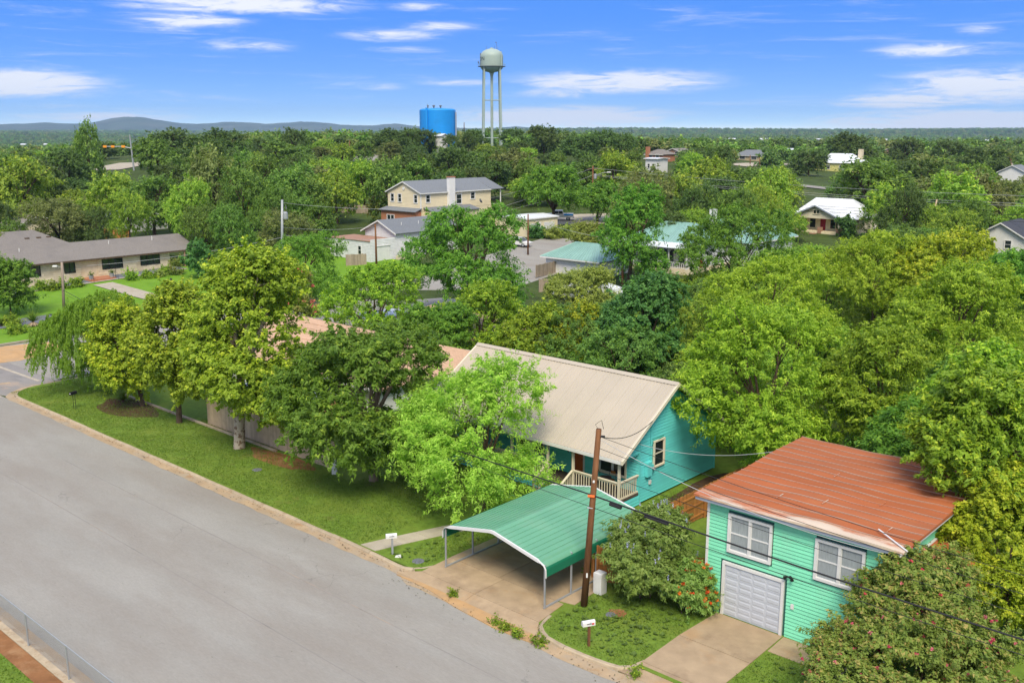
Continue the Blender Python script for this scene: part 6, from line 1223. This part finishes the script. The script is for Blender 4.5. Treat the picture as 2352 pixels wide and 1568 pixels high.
big_tree('small_tree', 'small round pale green tree at the cross street corner', GT(1350, 592), (1308, 1384, 510, 580), 'olive', 110, 70, .12, scale=1.6, colmul=.9, fork=1.8)
big_tree('oak_tree', 'dark oak standing over the white pickup truck', GT(1270, 520), (1188, 1362, 380, 470), 'pecan', 220, 70, .35, scale=1.9, n=11, fork=3.0, dens=.6)
big_tree('oak_tree', 'small dark oak right of the white pickup truck', GT(1372, 510), (1330, 1425, 420, 478), 'pecan', 130, 60, .25, scale=1.9, colmul=.9)
for k, (sx, sy, w, h, lab) in enumerate(((-28.75, 27.85, .35, .16, 'green weed tuft in the sand left in front of the carport'), (-25.6, 27.25, .3, .15, 'small weed tuft in the middle of the sandy apron'), (-25.0, 27.15, .42, .2, 'low weed tuft on the sand right of the apron middle'), (-24.2, 27.1, .42, .22, 'bushy weed tuft near the start of the right kerb'), (-23.3, 27.15, .6, .24, 'largest weed tuft spilling off the right kerb end'), (-19.0, 27.9, .25, .18, 'tiny weed at the kerb end by the garage apron'), (-25.6, 33.6, .5, .35, 'weed clump by the fence under the carport'))): shrub(lab, W(sx, sy, ZR + .03 if sy < 28.3 else 0), w, h, 'elm', 'weed_tuft', 12, 26, .55, .75)

# ------------------------------------------------------------------ background trees: a few shapes of each tone, copied
TONE = {'oak': ((.026, .046, .013), (.048, .078, .020), (.075, .11, .025), .1), 'green': ((.036, .070, .014), (.065, .115, .022), (.11, .17, .03), .15), 'bright': ((.065, .115, .016), (.11, .17, .022), (.19, .23, .03), .25), 'olive': ((.055, .07, .024), (.085, .105, .035), (.12, .14, .045), .15)}
WORD = {'oak': 'dark oak', 'green': 'mid green tree', 'bright': 'bright yellow-green tree', 'olive': 'grey olive tree'}
PROTO = {}
for tn, (a, b_, c, p_) in TONE.items():
    for k in range(3):
        SEED[0] += 1; rng = np.random.default_rng(SEED[0]); lobes = auto_lobes(rng, 9.0, 9.0, (1.6, 1.0, .7)[k], 8.0, 10 + k); sp_ = (.42, .2, .95, a, b_, c, p_, .3)
        me, _, _ = crown_mesh('crown', SEED[0], lobes, 260, 26, sp_, m_leaf); PROTO[tn, k] = (me, trunk_mesh('trunk', SEED[0], lobes, 2.6, .26, m_bark, (0, 0), 6))
FINE = {}
for tn, (a, b_, c, p_) in TONE.items():
    for k in range(2):
        SEED[0] += 1; rng = np.random.default_rng(SEED[0]); lobes = auto_lobes(rng, 9.0, 9.0, (1.2, .4)[k], 8.0, 12); sp_ = (.24, .10, .68, a, b_, c, p_, .3)
        me, _, _ = crown_mesh('crown', SEED[0], lobes, 560, 34, sp_, m_leaf); FINE[tn, k] = (me, trunk_mesh('trunk', SEED[0], lobes, 2.6, .2, m_bark, (0, 0), 6))
PROTECT = [(0, 528, 455, 672, 126), (745, 503, 1005, 612, 143), (880, 408, 1128, 515, 168), (1200, 482, 1405, 535, 200), (1212, 545, 1350, 625, 165), (1275, 560, 1395, 632, 128), (1484, 500, 1690, 640, 128), (1815, 448, 1990, 548, 160), (2265, 505, 2352, 585, 140), (1888, 350, 1990, 400, 420), (990, 240, 1050, 306, 389), (1095, 100, 1165, 306, 408), (816, 326, 882, 366, 330),
           (1480, 332, 1545, 395, 420), (1690, 352, 1765, 384, 430), (1780, 355, 1830, 380, 430), (2040, 345, 2110, 368, 480), (2290, 376, 2340, 412, 430), (1838, 420, 1892, 436, 330), (220, 372, 335, 398, 430), (730, 300, 775, 322, 360), (1205, 380, 1365, 530, 190), (640, 455, 656, 612, 138), (780, 470, 870, 500, 175), (1218, 608, 1300, 640, 160), (968, 318, 1015, 332, 375)]
placed = []; NB = []
def bg_tree(X, Y, Ht, Wd, tone, k, rot): NB.append((X, Y, Ht, Wd, tone, k, rot)); placed.append((X, Y, Wd))
EXPL = [(40, 362, 150, 178, 'bright'), (95, 372, 120, 196, 'oak'), (195, 284, 66, 250, 'green'), (150, 345, 120, 235, 'oak'), (250, 398, 130, 176, 'bright'), (130, 455, 165, 150, 'olive'), (345, 408, 140, 168, 'green'), (290, 440, 100, 158, 'bright'), (425, 415, 120, 160, 'bright'), (485, 345, 130, 172, 'olive'), (555, 385, 135, 160, 'green'), (625, 430, 110, 155, 'green'), (700, 412, 130, 175, 'green'), (770, 395, 110, 185, 'bright'), (835, 372, 100, 205, 'bright'),
        (365, 318, 120, 250, 'green'), (385, 297, 130, 320, 'oak'), (520, 298, 120, 330, 'oak'), (655, 326, 120, 280, 'green'), (675, 296, 66, 350, 'oak'), (905, 297, 90, 372, 'oak'), (940, 296, 60, 378, 'oak'), (975, 299, 50, 380, 'oak'), (1000, 303, 40, 384, 'oak'), (1040, 309, 50, 372, 'oak'), (1075, 304, 40, 376, 'oak'), (1250, 290, 70, 360, 'oak'), (1395, 298, 80, 350, 'oak'), (1330, 312, 90, 340, 'oak'), (1180, 297, 70, 395, 'oak'), (1090, 299, 50, 385, 'oak'), (960, 352, 120, 235, 'oak'), (1040, 340, 130, 240, 'oak'), (1120, 372, 120, 225, 'oak'), (1190, 345, 130, 250, 'olive'), (1440, 305, 60, 330, 'oak'), (1560, 400, 120, 175, 'bright'), (1640, 365, 110, 215, 'bright'), (1480, 390, 130, 200, 'olive'), (1715, 440, 150, 165, 'bright'), (1800, 455, 120, 165, 'bright'),
        (1775, 385, 120, 245, 'green'), (1960, 307, 110, 400, 'oak'), (2080, 318, 90, 410, 'oak'), (2180, 322, 90, 400, 'oak'), (2010, 372, 190, 185, 'green'), (2190, 396, 150, 190, 'olive'), (2260, 402, 150, 185, 'olive'), (2270, 340, 110, 330, 'oak'), (2110, 365, 150, 225, 'oak'), (1860, 345, 90, 330, 'oak'), (1230, 400, 120, 215, 'bright'), (1310, 375, 110, 235, 'oak'), (20, 505, 80, 145, 'green'), (470, 470, 110, 145, 'green'), (530, 470, 110, 142, 'green'), (210, 480, 90, 150, 'oak')]
brnd = random.Random(11)
for (px, yt, wp, Y, tn) in EXPL:
    q = at(px, yt, Y); g_ = terr(q.x, Y); bg_tree(q.x, Y, max(3.5, q.z - g_), wp * mpp(Y), tn, brnd.randrange(3), brnd.uniform(0, 6.28))
def clear(X, Y, Ht, Wd):
    g_ = terr(X, Y); xa, ya = proj((X - Wd * .45, Y, g_ + Ht)); xb, yb_ = proj((X + Wd * .45, Y, g_))
    for (a, b_, c, d, dist) in PROTECT:
        if Y < dist + 4 and xa < c and xb > a and ya < d - 2 and yb_ > b_: return False
        if Y <= dist + 14 and Y > dist - 14 and xa < c and xb > a and Y < dist + 3: return False
    return True
BUILT = [(o.location.x, o.location.y) for o in bpy.data.objects if o.parent is None and o.get('category') in ('house', 'shed', 'tank', 'water tower', 'garage')]
FILL = []
def canopy_line(px): return np.interp(px, [1200, 1250, 1400, 1600, 1640, 1850, 1900, 2352], [760, 700, 690, 690, 640, 600, 575, 570])
tries = 0
while len(FILL) < 75 and tries < 9000:
    tries += 1; Y = brnd.uniform(58, 122); X = brnd.uniform(4, 66); px, _ = proj((X, Y, 3))
    if px < 1235 or px > 2440: continue
    Ht = brnd.uniform(4.5, 8.0); Wd = brnd.uniform(5.5, 8.5); q = at(px, canopy_line(px), Y); Ht = min(Ht, q.z)
    if Ht < 2.6: continue
    sx_, sy_ = WS(X, Y)
    if sy_ < 53 and sx_ < -27: continue
    if any((X - a) ** 2 + (Y - b_) ** 2 < (.26 * (Wd + c)) ** 2 for a, b_, c in placed) or any((X - a) ** 2 + (Y - b_) ** 2 < 7 ** 2 for a, b_ in BUILT) or not clear(X, Y, Ht, Wd): continue
    v = brnd.random(); FILL.append(1); bg_tree(X, Y, Ht, Wd, 'bright' if v < .5 or px > 1700 and v < .75 else 'green', 1, brnd.uniform(0, 6.28))
tries = 0
while len(NB) < 430 and tries < 60000:
    tries += 1; Y = 112 + 270 * brnd.random() ** 1.25; X = brnd.uniform(-.56, .56) * Y if brnd.random() < .6 else brnd.uniform(.08, .56) * Y
    px, _ = proj((X, Y, 5))
    if px < -120 or px > 2480: continue
    Ht = brnd.uniform(5.5, 9.0); Wd = Ht * brnd.uniform(.95, 1.35)
    if Y < 290 and brnd.random() < .2: Ht *= 1.35
    if Y > 290: Ht *= .78
    if Y < 140 and 1340 < px < 2480: Ht *= .75
    if any((X - a) ** 2 + (Y - b_) ** 2 < (.36 * (Wd + c)) ** 2 for a, b_, c in placed) or any((X - a) ** 2 + (Y - b_) ** 2 < 8.5 ** 2 for a, b_ in BUILT) or not clear(X, Y, Ht, Wd): continue
    sx_, sy_ = WS(X, Y)
    if -99 < sx_ < -77 and sy_ < 115: continue
    if sx_ < -97 and sx_ > -146 and 30 < sy_ < 80: continue
    v = brnd.random(); tn = ('oak' if v < .42 else 'green' if v < .72 else 'bright' if v < .86 else 'olive') if Y > 200 else ('oak' if v < .2 else 'green' if v < .58 else 'bright' if v < .86 else 'olive')
    bg_tree(X, Y, Ht, Wd, tn, brnd.randrange(3), brnd.uniform(0, 6.28))
ORD = 'first second third fourth fifth sixth seventh eighth ninth tenth eleventh twelfth thirteenth fourteenth fifteenth sixteenth seventeenth eighteenth nineteenth twentieth'.split()
def ordw(i): return ORD[i] if i < 20 else ('twenty-' + ORD[i - 20] if i < 29 else 'thirty-' + ORD[i - 30] if 30 <= i < 39 else '%dth' % (i + 1))
def zone(px, Y):
    if Y > 300: return 'on the far ridge left of the blue tank' if px < 960 else 'on the ridge round the tank and tower' if px < 1250 else 'on the skyline ridge right of the tower' if px < 1600 else 'among the far right houses'
    if Y > 215: return 'on the slope behind the ranch house' if px < 480 else 'below the hill road' if px < 900 else 'on the slope below the blue tank' if px < 1250 else 'behind the long wires, centre' if px < 1700 else 'behind the white roofed cottage'
    if Y < 124 and px > 1235: return 'in the yards behind the turquoise house' if px < 1600 else 'in the thicket behind the mint garage'
    return 'close behind the ranch house' if px < 480 else 'between the ranch and beige houses' if px < 880 else 'round the beige house' if px < 1300 else 'round the porch cottage' if px < 1780 else 'round the white roofed cottage' if px < 2080 else 'at the right edge behind the thicket'
ZG = {}
for i, q in enumerate(NB): ZG.setdefault((zone(proj((q[0], q[1], 5))[0], q[1]), q[4]), []).append(i)
for (zn, tn), ids in ZG.items():
    ids.sort(key=lambda i: proj((NB[i][0], NB[i][1], 5))[0])
    for k_, i in enumerate(ids):
        X, Y, Ht, Wd, _, k, rot = NB[i]; lab = ('only ' + WORD[tn] if len(ids) == 1 else WORD[tn] + ', ' + ordw(k_) + ' from left') + ' ' + zn
        t = thing('oak_tree' if tn == 'oak' else 'broadleaf_tree', lab, 'tree', (X, Y, terr(X, Y) - .1), rot, 'trees ' + zn); t.scale = (Wd / 9.0, Wd / 9.0, Ht / 8.0)
        me, tm_ = PROTO[tn, k] if Y > 165 else FINE[tn, k % 2]; put('crown', me, t); put('trunk', tm_, t)

# ------------------------------------------------------------------ the far wooded plain: one mass of crowns
far_protos = []
for k, tn in enumerate(('oak', 'green', 'oak', 'olive')):
    SEED[0] += 1; rng = np.random.default_rng(SEED[0]); a, b_, c, p_ = [np.array(q) * 1.25 if k_ < 3 else q for k_, q in enumerate(TONE[tn])]; lobes = auto_lobes(rng, 10, 10, .4, 7.0, 7); me, _, _ = crown_mesh('far_crown', SEED[0], lobes, 90, 9, (1.15, .75, 1.5, a, b_, c, p_, .2), m_leaf); far_protos.append(bpy.data.objects.new('far_crown', me))
frng = np.random.default_rng(5); PTS = []; SCL = []
def scatter(n, r0, r1, amax, smin, smax, pw=1.0):
    r = r0 + (r1 - r0) * frng.random(n) ** pw; a = frng.uniform(-amax, amax, n); X = r * np.sin(a); Y = r * np.cos(a); cl_ = np.sin(X * .013 + 2) * np.sin(Y * .011) + .6 * np.sin(X * .031 + Y * .023); k = cl_ + frng.normal(0, .7, n) > -.75
    X, Y = X[k], Y[k]; s_ = frng.uniform(smin, smax, len(X)); PTS.append(np.stack([X, Y, terrain(X, Y) - .3], 1)); SCL.append(s_)
scatter(2600, 380, 720, .6, .5, .95); scatter(5200, 600, 1500, .6, .75, 1.4); scatter(15000, 1400, 3600, .58, .8, 1.5); scatter(16000, 3400, 7600, .56, 1.0, 1.9)
P_ = np.concatenate(PTS); S_ = np.concatenate(SCL)
ok = np.ones(len(P_), bool)
uc = 1176 + F * P_[:, 0] / (P_[:, 1] * CP); 
for (a, b_, c, d, dist) in PROTECT:
    if dist > 320: ok &= ~((uc > a - 6) & (uc < c + 6) & (P_[:, 1] < dist + 12) & (P_[:, 1] > dist - 130))
for o in bpy.data.objects:
    if o.parent is None and o.get('category') in ('house', 'tank', 'water tower') and o.location.y > 330:
        dd = np.hypot(P_[:, 0] - o.location.x, P_[:, 1] - o.location.y); ok &= dd > (15 if o.location.y < 1200 else 24); ox, _ = proj(o.location)
        if o.location.y > 1200: ok &= ~((np.abs(uc - ox + 8) < 14) & (P_[:, 1] < o.location.y) & (P_[:, 1] > o.location.y - 260))
P_ = P_[ok]; S_ = S_[ok]
me = bpy.data.meshes.new('far_woodland'); me.vertices.add(len(P_)); me.vertices.foreach_set('co', P_.astype(np.float32).ravel()); sa = me.attributes.new('size', 'FLOAT', 'POINT'); sa.data.foreach_set('value', S_.astype(np.float32)); me.update()
fw = put('far_woodland', me, kind='stuff', label='mass of dark green woodland covering the far plain', cat='woodland')
gn = bpy.data.node_groups.new('woodland', 'GeometryNodeTree'); gn.interface.new_socket('Geometry', in_out='INPUT', socket_type='NodeSocketGeometry'); gn.interface.new_socket('Geometry', in_out='OUTPUT', socket_type='NodeSocketGeometry')
gi = gn.nodes.new('NodeGroupInput'); go = gn.nodes.new('NodeGroupOutput'); gl_n = gn.links.new
jn = gn.nodes.new('GeometryNodeJoinGeometry'); 
for k, po in enumerate(far_protos):
    inf = gn.nodes.new('GeometryNodeObjectInfo'); inf.inputs['Object'].default_value = po; inf.inputs['As Instance'].default_value = True
    iop = gn.nodes.new('GeometryNodeInstanceOnPoints'); rnd_ = gn.nodes.new('FunctionNodeRandomValue'); rnd_.data_type = 'INT'; rnd_.inputs[4].default_value = 0; rnd_.inputs[5].default_value = 3; rnd_.inputs['Seed'].default_value = 7
    cmp_ = gn.nodes.new('FunctionNodeCompare'); cmp_.data_type = 'INT'; cmp_.operation = 'EQUAL'; gl_n(rnd_.outputs[2], cmp_.inputs[2]); cmp_.inputs[3].default_value = k
    rr2 = gn.nodes.new('FunctionNodeRandomValue'); rr2.data_type = 'FLOAT_VECTOR'; rr2.inputs[0].default_value = (0, 0, 0); rr2.inputs[1].default_value = (0, 0, 6.28)
    na = gn.nodes.new('GeometryNodeInputNamedAttribute'); na.data_type = 'FLOAT'; na.inputs['Name'].default_value = 'size'
    gl_n(gi.outputs[0], iop.inputs['Points']); gl_n(inf.outputs['Geometry'], iop.inputs['Instance']); gl_n(cmp_.outputs[0], iop.inputs['Selection']); gl_n(rr2.outputs[0], iop.inputs['Rotation']); gl_n(na.outputs[0], iop.inputs['Scale']); gl_n(iop.outputs[0], jn.inputs[0])
gl_n(jn.outputs[0], go.inputs[0]); md = fw.modifiers.new('woodland', 'NODES'); md.node_group = gn

# ------------------------------------------------------------------ grass blades on the near lawns
def grass(name, areas, dens, h, seed, cA, cB):
    rng = np.random.default_rng(seed); X = []; Yy = []
    for (x0, x1, y0, y1) in areas: n = int((x1 - x0) * (y1 - y0) * dens); X.append(rng.uniform(x0, x1, n)); Yy.append(rng.uniform(y0, y1, n))
    X = np.concatenate(X); Yy = np.concatenate(Yy); n = len(X); den = np.sin(X * 1.7 + 1) * np.sin(Yy * 2.1) + .5 * np.sin(X * .6 - Yy * .9); k = den + rng.normal(0, .5, n) > -.9; X = X[k]; Yy = Yy[k]; n = len(X)
    P = np.stack([X * CT - Yy * ST, X * ST + Yy * CT, np.zeros(n)], 1); a = rng.uniform(0, 6.28, n); hh_ = h * rng.uniform(.5, 1.5, n); w = .02 + .014 * rng.random(n); ln = rng.normal(size=(n, 2)) * .6
    s_ = np.stack([np.cos(a) * w, np.sin(a) * w, np.zeros(n)], 1); tp = P + np.stack([ln[:, 0] * hh_, ln[:, 1] * hh_, hh_], 1); V = np.stack([P - s_, P + s_, tp], 1).reshape(-1, 3).astype(np.float32)
    t_ = rng.random(n)[:, None]; col = np.array(cA) * (1 - t_) + np.array(cB) * t_
    me = bpy.data.meshes.new(name); me.vertices.add(3 * n); me.vertices.foreach_set('co', V.ravel()); me.loops.add(3 * n); me.loops.foreach_set('vertex_index', np.arange(3 * n, dtype=np.int32)); me.polygons.add(n); me.polygons.foreach_set('loop_start', np.arange(0, 3 * n, 3, dtype=np.int32)); me.materials.append(m_leaf)
    ca = me.attributes.new('col', 'FLOAT_COLOR', 'FACE'); ca.data.foreach_set('color', np.concatenate([col, np.ones((n, 1))], 1).astype(np.float32).ravel()); me.update(); me.validate(); put(name, me, kind='stuff', label='grass blades standing on the front lawns', cat='grass')
grass('grass', [(-78.5, -35.9, 28.4, 33.8), (-61, -51, 34.2, 36), (-43, -35.6, 33.6, 39.5), (-33.6, -31.7, 28.6, 37), (-24.1, -19.35, 27.85, 33.4), (-16.1, -11, 28.4, 32.65), (-28.4, -25.4, 38, 46), (-45, -30, 9, 12.4)], 190, .055, 3, (.10, .175, .022), (.18, .26, .045))

# broad leaved weeds in the corner lawn
wr = np.random.default_rng(9); V_ = []; F_ = []; K_ = []
for i in range(260):
    x, y = (wr.uniform(-23.9, -19.7), wr.uniform(28.3, 33)) if i < 150 else (wr.uniform(-16, -12.5), wr.uniform(28.6, 32.5)) if i < 200 else (wr.uniform(-34, -31.8), wr.uniform(28.6, 36)); c = W(x, y, .02); s_ = wr.uniform(.05, .16); g_ = wr.uniform(.8, 1.3)
    for k in range(7):
        a = wr.uniform(0, 6.28); d = Vector((math.cos(a), math.sin(a), wr.uniform(.2, .7))) * s_; e_ = Vector((-math.sin(a), math.cos(a), 0)) * s_ * .35; o = len(V_); V_ += [tuple(c), tuple(c + d * .6 + e_), tuple(c + d), tuple(c + d * .6 - e_)]; F_.append((o, o + 1, o + 2, o + 3)); K_.append((.12 * g_, .21 * g_, .045 * g_, 1))
me = bpy.data.meshes.new('lawn_weeds'); me.from_pydata(V_, [], F_); me.materials.append(m_leaf); ca = me.attributes.new('col', 'FLOAT_COLOR', 'FACE'); ca.data.foreach_set('color', np.array(K_, np.float32).ravel()); me.update(); put('lawn_weeds', me, kind='stuff', label='leafy weed rosettes scattered over the lawns', cat='weeds')

# leaf litter and grit along the gutters and in the road
V_ = []; F_ = []; K_ = []
for i in range(620):
    x, y = (wr.uniform(-76, -32), 28.05 - abs(wr.normal(0, .22))) if i < 330 else (wr.uniform(-32, -17), 27.5 - abs(wr.normal(0, .45))) if i < 480 else (wr.uniform(-70, -18), wr.uniform(14.2, 27.3)); c = W(x, y, ZR + .045 if i < 480 else ZR + .012); s_ = wr.uniform(.015, .05) if i < 480 else wr.uniform(.012, .035); a = wr.uniform(0, 6.28); d = Vector((math.cos(a), math.sin(a), .15)) * s_; e_ = Vector((-math.sin(a), math.cos(a), .1)) * s_ * .6; o = len(V_); V_ += [tuple(c - d), tuple(c + e_), tuple(c + d), tuple(c - e_)]; F_.append((o, o + 1, o + 2, o + 3)); K_.append((*((.07, .04, .02) if wr.random() < .6 else (.16, .13, .05) if wr.random() < .6 else (.05, .09, .02)), 1))
me = bpy.data.meshes.new('leaf_litter'); me.from_pydata(V_, [], F_); me.materials.append(m_leaf); ca = me.attributes.new('col', 'FLOAT_COLOR', 'FACE'); ca.data.foreach_set('color', np.array(K_, np.float32).ravel()); me.update(); put('leaf_litter', me, kind='stuff', label='scattered leaf litter and grit along the gutter', cat='litter')
